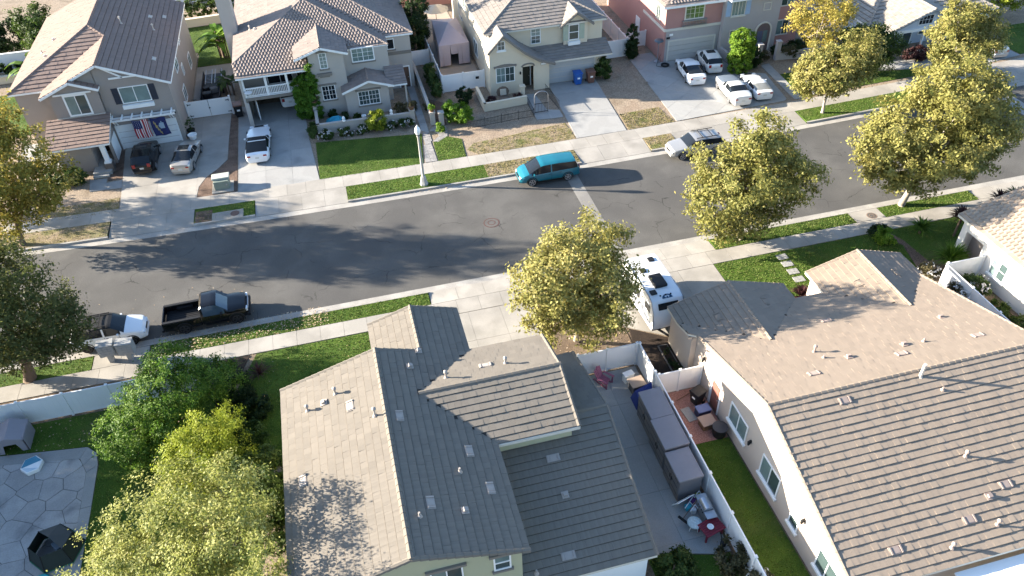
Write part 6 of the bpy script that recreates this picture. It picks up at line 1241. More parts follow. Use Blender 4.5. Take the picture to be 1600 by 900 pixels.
lowwall('low wall with a pillar along the right side of the grey house path', [(7.75, 63.6), (7.75, 75.5)], .9, S_2, pillars=[(7.75, 63.6, 1.2), (8.5, 63.3, 1.2)])
lowwall('low cream patio wall around the cream house sitting area', [(12.85, 68.0), (12.85, 64.5), (16.85, 64.8)], .75, S_3, pillars=[(16.9, 66.2, 1.1)])
lowwall('pale low wall beside the pink house garage', [(38.55, 68.5), (38.75, 66.2)], .9, S_4g); lowwall('pink house garden wall with two white capped gate pillars', [(43.6, 66.0), (48.8, 65.3)], .9, S_4g, pillars=[(41.4, 66.0, 1.9), (43.5, 66.1, 1.9)])
lowwall('beige retaining wall behind the flag house lawn', [(-18.5, 94.5), (-9.0, 95.2)], .9, S_3, th=.4); lowwall('white boundary wall at the back of the flag house plot', [(-20, 103), (-8, 103)], 2.2, M['white']); lowwall('pale blue white boundary wall in the upper left corner', [(-45, 88.5), (-29.5, 88.5)], 1.9, M['white']); lowwall('beige planter wall below the upper left hedge', [(-45, 85.6), (-29.6, 85.6)], .7, S_3, th=.4)
lowwall('reddish rear wall behind the cream umbrella', [(8, 92), (16, 92)], 2.0, S_4)
t = thing('garden_gate', 'black arched metal garden gate on the cream house path', 'gate', (17.6, 62.6, 0))
b = MB(); q = [(17.1, 62.6, 0), (17.1, 62.6, 1.7)]+[(17.75-.65*math.cos(math.pi*i/8), 62.6, 1.7+.5*math.sin(math.pi*i/8)) for i in range(1, 8)]+[(18.4, 62.6, 1.7), (18.4, 62.6, 0)]; b.tube(q, .035, 6); b.build('arch', M['metal'], t)
for k in range(9): b = MB(); b.tube([(17.2+k*.14, 62.6, .1), (17.2+k*.14, 62.6, 1.0)], .016, 5); b.build('bar', M['iron'], t)
for z in (.15, 1.0): b = MB(); b.bar((17.1, 62.6, z), (18.4, 62.6, z), .04, .05); b.build('rail', M['iron'], t)
t = thing('picket_fence', 'low black metal picket fence across the cream house yard', 'fence', (14, 61.9, 0))
P_ = [(10.6, 61.6), (12.2, 61.75), (13.8, 61.9), (15.4, 62.0), (16.9, 62.05), (16.95, 64.6)]
for (x0, y0), (x1, y1) in zip(P_, P_[1:]):
    b = MB(); b.tube([(x0, y0, 0), (x0, y0, .95)], .025, 6); b.build('post', M['iron'], t)
    for z in (.12, .75): b = MB(); b.bar((x0, y0, z), (x1, y1, z), .025, .03); b.build('rail', M['iron'], t)
    for k in range(1, 12): b = MB(); b.tube([(x0+(x1-x0)*k/12, y0+(y1-y0)*k/12, .12), (x0+(x1-x0)*k/12, y0+(y1-y0)*k/12, .82)], .011, 4); b.build('bar', M['iron'], t)
t = thing('picket_fence', 'black metal fence between the arched gate and the cream house driveway', 'fence', (19.4, 64, 0))
for z in (.12, .9): b = MB(); b.bar((19.5, 62.7, z), (19.2, 66.4, z), .025, .03); b.build('rail', M['iron'], t)
for k in range(20): b = MB(); b.tube([(19.5-.015*k, 62.7+k*.19, 0), (19.5-.015*k, 62.7+k*.19, .95)], .012, 4); b.build('bar', M['iron'], t)
# lamp post
t = thing('street_lamp', 'street lamp with a white acorn globe on the far grass strip', 'street lamp', (5.3, 53.97, 0)); c = (5.3, 53.97, 0)
POLE = mat('lamp_concrete', (.40, .39, .36), .8, .1, 5); b = MB(); b.lathe([(.34, 0), (.34, .12), (.26, .35), (.2, .75), (.15, .85)], c, 8); b.build('base', POLE, t); b = MB(); b.lathe([(.12, .8), (.085, 4.35), (.12, 4.4), (.14, 4.5), (.1, 4.56)], c, 10); b.build('pole', POLE, t, 40)
b = MB(); b.lathe([(.12, 4.5), (.15, 4.56), (.15, 4.62)], c, 12); b.build('collar', M['black'], t); b = MB(); b.lathe([(.14, 4.6), (.23, 4.85), (.24, 5.0), (.17, 5.2), (.07, 5.3), (.03, 5.42)], c, 14); b.build('globe', mat('lamp_globe', (.85, .85, .82), .25, .02, 3), t, 50)
# mailboxes
for i, (x, y, a, lb) in enumerate(((-17.1, 39.75, .06, 'left grey cluster mailbox on a pedestal by the near kerb'), (-15.95, 39.6, -.08, 'right grey cluster mailbox on a pedestal by the near kerb'))):
    t = thing('mailbox', lb, 'mailbox', (x, y, 0), 'cluster mailboxes'); MG = mat('mailbox_grey', (.30, .30, .29), .5, .12, 3); b = MB(); b.box((x, y, .35), (.3, .3, .75), a); b.build('pedestal', MG, t); b = MB(); b.box((x, y, 1.1), (.95, .62, .85), a); BX = b.build('cabinet', MG, t, bevel=.02)
    for r in range(4):
        for c_ in range(3): b = MB(); b.box((x+(c_-1)*.29*math.cos(a)+.315*math.sin(a)*-1*-1*0, y-.318+(c_-1)*.29*math.sin(a), .82+r*.19), (.27, .02, .17), a); b.build('door', MG, BX)
    b = MB(); b.box((x, y, 1.545), (1.0, .68, .04), a); b.build('top', MG, t)
# bins
def bin_(label, x, y, a, body, lid, s=1.0, group='wheeled bins'):
    t = thing('wheeled_bin', label, 'bin', (x, y, 0), group); R = Matrix.Rotation(a, 3, 'Z'); b = MB()
    vs_ = [Vector((x, y, 0))+R @ Vector((p*w_*s, q*d_*s, z*s)) for z, w_, d_ in ((.06, .24, .26), (.95, .31, .36)) for p, q in ((-1, -1), (1, -1), (1, 1), (-1, 1))]
    b.mesh(vs_, [(3, 2, 1, 0), (4, 5, 6, 7)]+[(i, (i+1) % 4, 4+(i+1) % 4, 4+i) for i in range(4)]); b.build('body', body, t, bevel=.02); b = MB(); b.box(Vector((x, y, 1.0*s))+R @ Vector((0, .02, 0)), (.68*s, .8*s, .09*s), a); b.build('lid', lid, t, bevel=.03)
    b = MB(); b.box(Vector((x, y, .98*s))+R @ Vector((0, .42*s, 0)), (.5*s, .05, .05), a); b.build('handle', lid, t)
    for k in (-1, 1): b = MB(); w_ = Vector((x, y, .12))+R @ Vector((k*.3*s, .27*s, 0)); b.box(w_, (.06, .24, .24), a); b.build('wheel', M['black'], t, bevel=.05)
    b = MB(); b.box(Vector((x, y, .62*s))+R @ Vector((0, -.325*s, 0)), (.22*s, .02, .14*s), a); b.build('sticker', M['white'], t)
    return t
BLUEB, BRB, BKB = mat('blue_bin', (.02, .10, .36), .5), mat('brown_bin', (.17, .085, .06), .5), mat('dark_bin', (.016, .016, .018), .5)
bin_('blue wheeled bin in front of the grey garage door', 22.75, 67.2, 0, BLUEB, BLUEB, 1.2); bin_('brown wheeled bin right of the blue one at the garage door', 24.05, 67.15, 0, BRB, BRB, 1.2)
bin_('black bin with a brown lid beside the white double gate', -9.5, 70.7, .1, BKB, BRB, 1.25); bin_('black bin inside the red gravel side yard by the house corner', 16.75, 26.5, -1.2, BKB, BKB, 1.0)
# utility box and slab
t = thing('transformer_box', 'green grey electrical transformer box on a pad in the mulch', 'utility box', (-10.8, 58.4, 0)); TG = mat('transformer_green', (.22, .25, .20), .6, .1, 3)
b = MB(); b.b2((-11.6, 57.6, 0), (-9.9, 59.2, .1)); b.build('pad', CC, t); b = MB(); b.b2((-11.35, 57.95, .1), (-10.15, 58.95, .85)); b.build('cabinet', TG, t, bevel=.03); b = MB(); b.prism([(-11.45, 58.25), (-10.05, 58.25), (-10.05, 59.05), (-11.45, 59.05)], .85, 1.02); b.build('lid', mat('transformer_pale', (.42, .43, .37), .6), t, bevel=.03); b = MB(); b.b2((-10.4, 57.93, .45), (-10.3, 57.95, .6)); b.build('lock', M['metal'], t)
t = thing('utility_vault', 'pale concrete utility vault lid with a round brown cover in the far strip', 'vault', (-10.5, 54.0, 0)); b = MB(); b.b2((-11.5, 53.55, 0), (-9.1, 54.75, .045)); b.build('slab', CC, t); b = MB(); b.lathe([(.35, .046), (.35, .06), (.05, .062)], (-9.75, 54.25, 0), 20); b.build('cover', mat('rust_cover', (.12, .075, .06), .7, .2, 8), t)
def manhole(label, x, y, z, r, m):
    t = thing('manhole_cover', label, 'manhole', (x, y, z)); b = MB(); b.lathe([(r, 0), (r, .008), (r*.86, .008), (r*.86, .004)], (x, y, z), 24); b.build('ring', m, t); b = MB(); b.lathe([(r*.85, 0), (r*.85, .006), (r*.1, .007)], (x, y, z), 24); C_ = b.build('cover', M['asphalt'], t); b = MB(); b.lathe([(r*.5, .006), (r*.5, .012), (r*.38, .012), (r*.38, .006)], (x, y, z), 20); b.build('inner_ring', m, C_)
RUST = mat('rust_ring', (.085, .045, .038), .7, .2, 8); manhole('round rust ringed manhole cover in the road left of the trench patch', 9.4, 47.36, -.119, .62, RUST); manhole('round brown cover in the near strip concrete pad', 37.0, 39.75, .015, .38, mat('rust_cover2', (.20, .13, .09), .7, .2, 8))
# flags
def flag(name, label, x0, x1, y, z0, z1, fn, seed):
    t = thing(name, label, 'flag', ((x0+x1)/2, y, z0)); n, m_ = 16, 13
    cells = {}
    for i in range(n):
        for j in range(m_):
            cells.setdefault(fn(i/n, j/m_), []).append((i, j))
    def P(i, j):
        u_, v_ = i/n, j/m_; sk = .28*v_; return (x0+(x1-x0)*u_+sk*.5+.03*math.sin(v_*5+seed), y-.05-.25*v_+.06*math.sin(u_*9+v_*3+seed), z1-(z1-z0)*v_+.04*math.sin(u_*7+seed))
    for (nm, mm), cs in cells.items():
        b = MB()
        for i, j in cs: b.face([P(i, j), P(i+1, j), P(i+1, j+1), P(i, j+1)], .5)
        b.build(nm, mm, t, kind='stuff' if nm in ('stripe', 'red_stripe') else None)
    return t, P
FR, FW, FB = mat('flag_red', (.30, .02, .03), .8), mat('flag_white', (.62, .60, .58), .8), mat('flag_navy', (.02, .025, .09), .8)
FT, FP = flag('flag', 'striped red and white flag with a navy corner hanging over the garage door', -17.95, -16.65, 66.75, 1.35, 2.95, lambda u_, v_: ('canton', FB) if u_ < .52 and v_ < .40 else (('red_stripe', FR) if int(u_*13/ .999) % 2 == 0 else ('stripe', FW)), 1)
b = MB()
for i in range(4):
    for j in range(5):
        x, y, z = FP(1.0+i*2.0, .6+j*1.0); b.mesh([(x+.035*r_*math.cos(k*math.pi/5+1.57), y-.012, z+.035*r_*math.sin(k*math.pi/5+1.57)) for k in range(10) for r_ in ((1, .4)[k % 2],)], [tuple(range(10))])
b.build('stars', FW, FT, kind='stuff')
flag('flag', 'dark navy flag with a round pale seal and gold emblem beside the striped flag', -16.45, -15.15, 66.75, 1.35, 2.95, lambda u_, v_: ('seal', mat('seal_blue', (.28, .36, .42), .8)) if ((u_-.62)/.19)**2+((v_-.42)/.19)**2 < 1 else (('emblem', mat('flag_gold', (.34, .26, .10), .8)) if abs((u_-.20)-.35*(v_-.2)) < .05 and .12 < v_ < .85 else ('field', FB)), 2)
# pots, hose, heater and odd yard things
def pot(label, x, y, r, h, m, lm=None, z=0, seed=1, ph=.4):
    t = thing('plant_pot', label, 'plant pot', (x, y, z)); b = MB(); b.lathe([(r*.7, 0), (r, h*.85), (r*1.1, h*.88), (r*1.1, h), (r*.85, h), (r*.8, h*.85)], (x, y, z), 14); b.build('pot', m, t, 40)
    if lm: V, R = leaf_cloud([(x, y, z+h+ph*.5, r*1.3, r*1.3, ph*.7)], 500, .06, seed, .12, .1, .4); tri_mesh('foliage', V, LM[lm], t, None, R, 4)
pot('white round pot by the flag house garage corner', -13.6, 67.6, .38, .45, M['white']); pot('dark leafy planter beside the flag house garage corner', -13.75, 68.5, .35, .5, M['black'], 'green', seed=91, ph=1.0)
pot('bowl planter on the left courtyard pillar', -2.45, 68.0, .3, .35, M['wood'], 'olive', 1.45, 92); pot('bowl planter on the right courtyard pillar', 6.05, 64.55, .28, .3, M['wood'], 'olive', 1.3, 93); pot('planter on the path pillar nearest the lawn', 7.75, 63.6, .26, .3, M['wood'], 'lime', 1.3, 94); pot('white vase in the courtyard before the bay window', 1.75, 65.7, .2, .8, M['white'])
for i, x in enumerate((-.1, 4.2)):
    t = thing('wall_finial', ('white finial on the courtyard wall left of the golden shrub', 'white finial on the courtyard wall right of the golden shrub')[i], 'ornament', (x, 64.75, 1.0)); b = MB(); b.lathe([(.14, 0), (.14, .12), (.07, .16), (.15, .3), (.1, .42), (.02, .5)], (x, 64.78, 1.0), 10); b.build('finial', M['white'], t)
t = thing('tarp', 'turquoise and navy tarpaulin heap in the grey house courtyard', 'tarpaulin', (-.9, 66.0, 0))
b = MB(); b.mesh([(-2.0, 65.4, .25), (-.4, 65.2, .3), (.1, 66.5, .35), (-1.6, 66.9, .35), (-1.0, 66.1, .95), (-.5, 66.3, .85)], [(0, 1, 5, 4), (1, 2, 5), (2, 3, 4, 5), (3, 0, 4)]); b.build('sheet', mat('turquoise_tarp', (.03, .28, .40), .5), t); b = MB(); b.mesh([(-2.1, 65.1, .1), (-.2, 64.95, .1), (.2, 65.3, .35), (-1.9, 65.5, .4), (-1, 65.2, .6)], [(0, 1, 4), (1, 2, 4), (2, 3, 4), (3, 0, 4)]); b.build('sheet', mat('navy_tarp', (.012, .02, .06), .5), t)
t = thing('garden_hose', 'coiled black hose lying at the corner of the pink house garage', 'hose', (32.2, 68.2, 0)); b = MB(); b.tube([(32.3+.38*(1+.02*i % .1)*math.cos(i*.5), 68.1+.38*math.sin(i*.5), .06+.012*i*.5) for i in range(38)], .035, 6); b.build('coil', M['black'], t)
b = MB(); b.tube([(31.9, 68.0, .04), (31.5, 68.4, .04), (31.9, 69.0, .3), (32.2, 69.2, .8)], .025, 5); b.build('tail', M['black'], t)
t = thing('patio_heater', 'grey domed patio heater standing against the pink house corner', 'patio heater', (31.95, 69.3, 0)); c = (31.95, 69.3, 0); b = MB(); b.lathe([(.3, 0), (.3, .1), (.12, .2), (.04, .25)], c, 12); b.build('base', M['metal'], t); b = MB(); b.lathe([(.035, .2), (.035, 1.9), (.12, 1.95), (.14, 2.25), (.03, 2.3)], c, 10); b.build('pole', M['metal'], t); b = MB(); b.lathe([(.48, 2.25), (.42, 2.34), (.2, 2.42), (.03, 2.44)], c, 16); b.build('dome', mat('slate_dome', (.10, .13, .15), .4, metal=.4), t, 50)
t = thing('round_chair', 'round backed wicker chair on the cream house patio', 'chair', (15.0, 65.9, 0)); WK = mat('wicker', (.16, .12, .09), .8, .3, 12); b = MB(); b.lathe([(.5, .35), (.55, .42), (.45, .46)], (15.0, 65.9, 0), 14); b.build('seat', WK, t); b = MB(); b.mesh([(15.0+.62*math.cos(a), 66.25+.12*math.sin(a)*0, .8+.55*math.sin(a)) for a in [i*math.pi/6 for i in range(12)]]+[(15.0+.62*math.cos(a), 66.32, .8+.55*math.sin(a)) for a in [i*math.pi/6 for i in range(12)]], [tuple(range(12)), tuple(range(23, 11, -1))]+[(i, (i+1) % 12, 12+(i+1) % 12, 12+i) for i in range(12)]); b.build('backrest', WK, t); b = MB(); b.box((15.0, 66.1, .85), (.6, .14, .6), rx=-.2); b.build('cushion', mat('beige_cushion', (.42, .37, .30), .9), t, bevel=.05)
for k in ((-.35, -.3), (.35, -.3), (-.35, .3), (.35, .3)): b = MB(); b.tube([(15+k[0], 65.9+k[1], 0), (15+k[0], 65.9+k[1], .4)], .03, 6); b.build('leg', WK, t)
for i, x in enumerate((13.7, 16.3)): shrub('shrub', ('dark plant in the left corner of the cream house patio', 'dark plant right of the round wicker chair')[i], (x, 65.6, 0), [(0, 0, .4, .45, .4, .45)], 900, .07, 'purple', 95+i, .15)
t = thing('notice_plate', 'small white and black plate on the white fence by the cream house', 'sign', (13.2, 69.3, 1)); b = MB(); b.b2((13.0, 69.25, .9), (13.4, 69.3, 1.5)); b.build('plate', M['white'], t); b = MB(); b.b2((13.03, 69.24, 1.02), (13.37, 69.25, 1.28)); b.build('panel', M['black'], t)
# canopy tent, umbrella behind the cream house
t = thing('canopy_tent', 'pale mauve canopy tent with draped walls between the fence and cream house', 'canopy', (12.1, 78, 0)); CT = mat('mauve_canvas', (.40, .34, .36), .8, .1, 1.2); b = MB(); pk = (12.2, 78.2, 3.3); cs = [(10.5, 74.8, 2.35), (13.65, 74.9, 2.35), (13.7, 81.5, 2.35), (11.0, 81.7, 2.35)]
for i in range(4): b.mesh([cs[i], cs[(i+1) % 4], pk], [(0, 1, 2)], .5)
b.build('roof', CT, t)
for i in range(4):
    (x0, y0, z0), (x1, y1, z1) = cs[i], cs[(i+1) % 4]; b = MB(); n = 8
    for k in range(n):
        u0, u1 = k/n, (k+1)/n; lo = .15 if i else (.2 if abs(k-3.5) > 1.2 else 1.35)
        b.mesh([(x0+(x1-x0)*u_+(.06*math.sin(k*2.5) if e else 0), y0+(y1-y0)*u_-(.05 if e else 0), z) for e, z in ((0, z0), (1, lo)) for u_ in (u0, u1)], [(0, 1, 3, 2)], .5)
    b.build('wall', CT, t)
    b = MB(); b.tube([(x0, y0, 0), (x0, y0, z0)], .03, 6); b.build('leg', M['metal'], t)
t = thing('patio_umbrella', 'cream octagonal patio umbrella behind the mauve canopy tent', 'umbrella', (12, 85, 0)); b = MB(); q = [(12+1.5*math.cos(i*math.pi/4+.3), 85+1.5*math.sin(i*math.pi/4+.3), 2.2) for i in range(8)]
for i in range(8): b.mesh([q[i], q[(i+1) % 8], (12, 85, 2.75)], [(0, 1, 2)])
b.build('canopy', mat('cream_canvas', (.58, .50, .38), .8, rnd=.12), t); b = MB(); b.tube([(12, 85, 0), (12, 85, 2.8)], .03, 6); b.build('pole', M['wood'], t)
patch('side_patio', [(9.9, 70), (14.0, 70), (14.0, 90), (9.9, 90)], 0.0, mat('sandstone_paving', (.36, .30, .24), .9, .15, 1.5))
# things behind the gate
t = thing('utility_trailer', 'dark loaded trailer with a white ladder behind the white double gate', 'trailer', (-12.2, 77, 0)); b = MB(); b.b2((-13.0, 73.4, .45), (-11.2, 79.5, .65)); b.build('bed', M['black'], t)
for x in (-13.0, -11.25): b = MB(); b.b2((x, 73.4, .65), (x+.07, 79.5, 1.05)); b.build('side', M['black'], t)
LD = MB(); [LD.bar((x, 76.2, 1.15), (x, 79.2, 1.25), .06, .06) for x in (-12.6, -12.0, -11.7, -11.1)]; LDO = LD.build('ladder', M['metal'], t, kind='stuff')
for k in range(9): b = MB(); b.bar((-12.6, 76.4+k*.32, 1.17), (-12.0, 76.4+k*.32, 1.17), .03, .03); b.build('rung', M['metal'], LDO)
for x in (-13.1, -11.1): b = MB(); b.lathe([(.2, -.1), (.33, -.08), (.33, .08), (.2, .1)], (x, 0, 0), 14, axis='Y'); V_ = [(x+v[1], 76.2+(v[0]-x), v[2]+.33) for v in b.v]; c_ = MB(); c_.mesh(V_, b.f); c_.build('wheel', M['rubber'], t)
for i, (x, y, s) in enumerate(((-12.4, 74.3, .8), (-11.8, 75.2, .7), (-12.5, 75.5, .6))): b = MB(); b.box((x, y, .9), (s, s*.8, .5), .3*i); b.build('load_box', M['black'] if i != 1 else mat('grey_load', (.12, .12, .12), .8), t, bevel=.05)
t = thing('bicycle', 'dark bicycle leaning inside the white double gate', 'bicycle', (-13.6, 73.0, 0))
for y in (72.5, 73.5): b = MB(); b.tube([(-13.6, y+.33*math.cos(i*math.pi/8), .34+.33*math.sin(i*math.pi/8)) for i in range(17)], .03, 5); b.build('wheel', M['rubber'], t)
b = MB(); [b.tube([a_, c_], .022, 5) for a_, c_ in (((-13.6, 72.5, .34), (-13.6, 72.75, .85)), ((-13.6, 72.75, .85), (-13.6, 73.4, .8)), ((-13.6, 73.0, .36), (-13.6, 73.4, .8)), ((-13.6, 73.0, .36), (-13.6, 72.75, .85)), ((-13.6, 73.5, .34), (-13.6, 73.4, .95)))]; b.build('frame', M['iron'], t); b = MB(); b.tube([(-13.85, 73.4, .98), (-13.35, 73.4, .98)], .02, 5); b.build('handlebar', M['iron'], t); b = MB(); b.box((-13.6, 72.72, .92), (.12, .25, .05)); b.build('saddle', M['black'], t)
# garage interior things
t = thing('storage_shelf', 'white framed panel standing inside the open garage on the left', 'shelf', (-7.6, 69.6, 0)); b = MB(); b.box((-7.7, 69.8, 1.0), (.08, 1.3, 1.9), .2); b.build('frame', M['white'], t); b = MB(); b.box((-7.65, 69.8, 1.0), (.06, 1.0, 1.6), .2); b.build('panel', mat('grey_panel', (.25, .27, .3), .4), t)
# sheds
SG = mat('shed_grey', (.15, .145, .15), .7, .1, 2); SGT = mat('shed_top', (.22, .215, .23), .65, .1, 2)
for i, (yc, h_, x0, x1, ln, lb) in enumerate(((25.65, 1.9, 13.1, 14.32, 1.98, 'grey storage shed farthest up the side yard, beside the blue tarp'), (23.6, 1.9, 13.0, 14.3, 1.98, 'middle grey storage shed of the three along the side fence'), (21.55, 1.75, 12.95, 14.2, 1.85, 'nearest grey storage shed, beside the toys and barbecue'))):
    t = thing('storage_shed', lb, 'shed', ((x0+x1)/2, yc, 0), 'storage sheds along the side fence'); b = MB(); b.b2((x0+.04, yc-ln/2, 0), (x1, yc+ln/2, h_-.12)); b.build('body', SG, t); b = MB(); e = ln/2
    b.mesh([(x0-.04, yc-e-.03, h_-.14), (x1+.05, yc-e-.03, h_-.06), (x1+.05, yc+e+.02, h_-.06), (x0-.04, yc+e+.02, h_-.14), (x0-.04, yc-e-.03, h_-.02), (x1+.05, yc-e-.03, h_+.06), (x1+.05, yc+e+.02, h_+.06), (x0-.04, yc+e+.02, h_-.02)], [(3, 2, 1, 0), (4, 5, 6, 7), (0, 1, 5, 4), (1, 2, 6, 5), (2, 3, 7, 6), (3, 0, 4, 7)]); b.build('lid', SGT, t, bevel=.02)
    for k in (-1, 1):
        b = MB(); b.b2((x0+.0, yc+k*.03, .08), (x0+.045, yc+k*(e-.06), h_-.22)); D_ = b.build('door', SG, t); b = MB(); b.b2((x0-.03, yc+k*.08, .8), (x0, yc+k*.13, 1.05)); b.build('handle', M['black'], D_)
        for z in (.45, .95, 1.4): b = MB(); b.b2((x0-.008, yc+k*.1, z), (x0, yc+k*(e-.12), z+.03)); b.build('groove', M['black'], D_)
# chairs and tables in the paved side yard
PK, RD = mat('pink_wood', (.29, .10, .15), .7, .15, 6), mat('red_wood', (.20, .025, .04), .7, .15, 6)
def adirondack(label, x, y, a, m):
    t = thing('garden_chair', label, 'chair', (0, 0, 0))
    for k in range(5): b = MB(); b.box((-.1+.0, -.24+k*.12, .33), (.55, .1, .03), ry=.18); b.build('seat_slat', m, t)
    for k in range(5): b = MB(); b.box((-.5, -.26+k*.13, .72-(abs(k-2))*.03), (.03, .11, .85-abs(k-2)*.08), ry=-.42); b.build('back_slat', m, t)
    for s in (-1, 1):
        b = MB(); b.box((0, s*.36, .56), (.75, .14, .03)); b.build('armrest', m, t); b = MB(); b.box((.27, s*.34, .27), (.09, .04, .55)); b.build('leg', m, t); b = MB(); b.box((-.2, s*.3, .18), (.95, .04, .12), ry=.32); b.build('leg', m, t)
    t.location = (x, y, .015); t.rotation_euler = (0, 0, a); return t
adirondack('faded pink slatted garden chair at the top of the side yard', 12.15, 29.3, rad(-50), PK)
t = thing('garden_bench', 'dark red slatted wooden table at the near end of the side fence', 'table', (13.75, 18.55, 0))
for k in range(7): b = MB(); p_ = Vector((13.85, 18.5, .55)); b.box(p_+Matrix.Rotation(.25, 3, 'Z') @ Vector((0, -.36+k*.12, 0)), (1.15, .1, .04), .25); b.build('slat', RD, t)
for x, y in ((13.4, 18.05), (14.35, 18.3), (13.3, 18.7), (14.25, 18.95)): b = MB(); b.box((x, y, .27), (.08, .08, .54)); b.build('leg', RD, t)
t = thing('bowl', 'pale bowl on the dark red slatted table', 'bowl', (13.75, 18.45, .58)); b = MB(); b.lathe([(.06, 0), (.16, .07), (.17, .09), (.13, .06)], (13.75, 18.45, .575), 14); b.build('bowl', M['white'], t)
t = thing('barbecue', 'stainless steel barbecue grill against the side fence', 'barbecue', (13.95, 19.3, 0)); ST = mat('stainless_steel', (.50, .50, .51), .28, .08, 5, metal=.8); R = Matrix.Rotation(.12, 3, 'Z')
b = MB(); b.b2((13.72, 18.95, .08), (14.25, 20.0, .82)); b.build('cabinet', M['metal'], t); b = MB(); b.mesh([(13.98+.27*math.cos(i*math.pi/7), y, .84+.27*math.sin(i*math.pi/7)) for y in (19.2, 19.85) for i in range(8)], [tuple(range(8)), tuple(range(15, 7, -1))]+[(i, 8+i, 9+i, 1+i) for i in range(7)]); b.build('lid', ST, t, 40); b = MB(); b.b2((13.7, 18.75, .82), (14.25, 19.17, .87)); b.b2((13.7, 19.88, .82), (14.25, 20.2, .87)); b.build('side_shelf', ST, t); b = MB(); b.bar((13.68, 19.25, .92), (13.68, 19.8, .92), .03, .03); b.build('handle', M['metal'], t)
for k in range(4): b = MB(); b.lathe([(.035, 0), (.03, .04)], (13.7, 19.25+k*.17, .7), 8); b.build('knob', M['black'], t)
t = thing('folding_table', 'white folded table leaning at the end of the nearest shed', 'table', (13.0, 20.4, 0)); b = MB(); b.box((13.15, 20.35, .45), (1.05, .05, .75), .28, rx=.55); b.build('top', M['white'], t, bevel=.02); b = MB(); b.box((13.15, 20.47, .3), (.9, .03, .05), .28); b.build('frame', M['black'], t)
t = thing('stool', 'pale patterned round stool beside the barbecue', 'stool', (13.15, 18.95, 0)); b = MB(); b.lathe([(.3, .42), (.36, .46), (.36, .52), (.3, .56), (.05, .58)], (13.15, 18.95, 0), 16); b.build('seat', mat('patterned_cushion', (.42, .50, .50), .8, .5, 9), t, 40)
for k in range(4): b = MB(); b.tube([(13.15+.22*math.cos(k*1.57+.4), 18.95+.22*math.sin(k*1.57+.4), .45), (13.15+.3*math.cos(k*1.57+.4), 18.95+.3*math.sin(k*1.57+.4), 0)], .02, 6); b.build('leg', M['white'], t)
for i, (x, y, s, cc, lb) in enumerate(((13.35, 20.05, (.34, .3, .3), (.04, .35, .45), 'turquoise toy box before the folded table'), (13.75, 20.35, (.4, .35, .35), (.12, .04, .16), 'purple toy among the pile by the nearest shed'), (14.0, 20.4, (.3, .3, .5), (.25, .33, .08), 'lime green toy tub by the fence'), (13.5, 19.75, (.2, .25, .4), (.62, .62, .62), 'white toy part in front of the barbecue'), (13.75, 20.05, (.25, .2, .3), (.5, .3, .33), 'pink toy piece beside the barbecue'))):
    t = thing('toy', lb, 'toy', (x, y, 0)); b = MB(); b.box((x, y, s[2]/2), s, .5*i); b.build('body', mat('toy_colour_'+'abcde'[i], cc, .5), t, bevel=.05); b = MB(); b.tube([(x-.25, y-.1, s[2]), (x+.1, y+.12, s[2]+.14), (x+.28, y-.05, s[2]*.6)], .025, 6); b.build('handle', M['white'], t)
t = thing('push_broom', 'push broom leaning from the toys across the paving', 'broom', (13.0, 19.4, 0)); b = MB(); b.tube([(12.85, 19.55, .06), (13.75, 20.0, .75)], .018, 6); b.build('pole', M['wood'], t); b = MB(); b.box((12.82, 19.5, .06), (.1, .55, .1), .5); b.build('head', M['black'], t)
t = thing('side_table', 'brown topped side table at the top corner of the side yard', 'table', (13.6, 28.6, 0)); b = MB(); b.box((13.75, 28.35, .72), (.9, .8, .05), .1); b.build('top', mat('tan_board', (.30, .23, .18), .7, .1, 3), t); b = MB(); b.box((13.75, 28.35, .36), (.75, .65, .7), .1); b.build('base', mat('dark_base', (.08, .08, .085), .7), t)
t = thing('crate', 'white crate beside the brown topped side table', 'crate', (13.5, 29.2, 0)); b = MB(); b.box((13.55, 29.2, .3), (.6, .35, .6), .2); b.build('body', M['white'], t, bevel=.02); b = MB(); b.box((13.55, 29.2, .62), (.64, .4, .05), .2); b.build('lid', M['vinyl'], t)
t = thing('tarp', 'royal blue tarpaulin draped over a heap beside the top shed', 'tarpaulin', (13.8, 27.4, 0)); b = MB(); q = [(13.2, 26.9, .0), (14.35, 26.9, .0), (14.4, 28.0, .05), (13.2, 27.9, .0), (13.35, 27.1, .75), (14.2, 27.05, .85), (14.35, 27.7, 1.25), (13.4, 27.75, .7), (13.8, 27.4, 1.0)]
b.mesh(q, [(0, 1, 5, 4), (1, 2, 6, 5), (2, 3, 7, 6), (3, 0, 4, 7), (4, 5, 8), (5, 6, 8), (6, 7, 8), (7, 4, 8)]); b.build('sheet', mat('royal_blue_tarp', (.012, .028, .16), .45), t)
t = thing('leaf_blower', 'red and black garden tool standing by the wing roof edge', 'garden tool', (11.2, 24.4, 0)); b = MB(); b.box((11.2, 24.4, .15), (.3, .25, .25), .4); b.build('motor', mat('tool_red', (.28, .02, .03), .5), t, bevel=.05); b = MB(); b.tube([(11.2, 24.5, .25), (11.25, 24.9, .8)], .04, 6); b.build('tube', M['black'], t)
t = thing('toy', 'red and black scattered toys at the lower wing corner', 'toy', (10.6, 19.3, 0)); b = MB(); b.box((10.7, 19.6, .15), (.3, .4, .3), .3); b.build('body', mat('toy_red', (.3, .03, .03), .5), t, bevel=.04); b = MB(); b.box((10.75, 19.0, .1), (.3, .3, .2), .8); b.build('part', M['black'], t, bevel=.04)
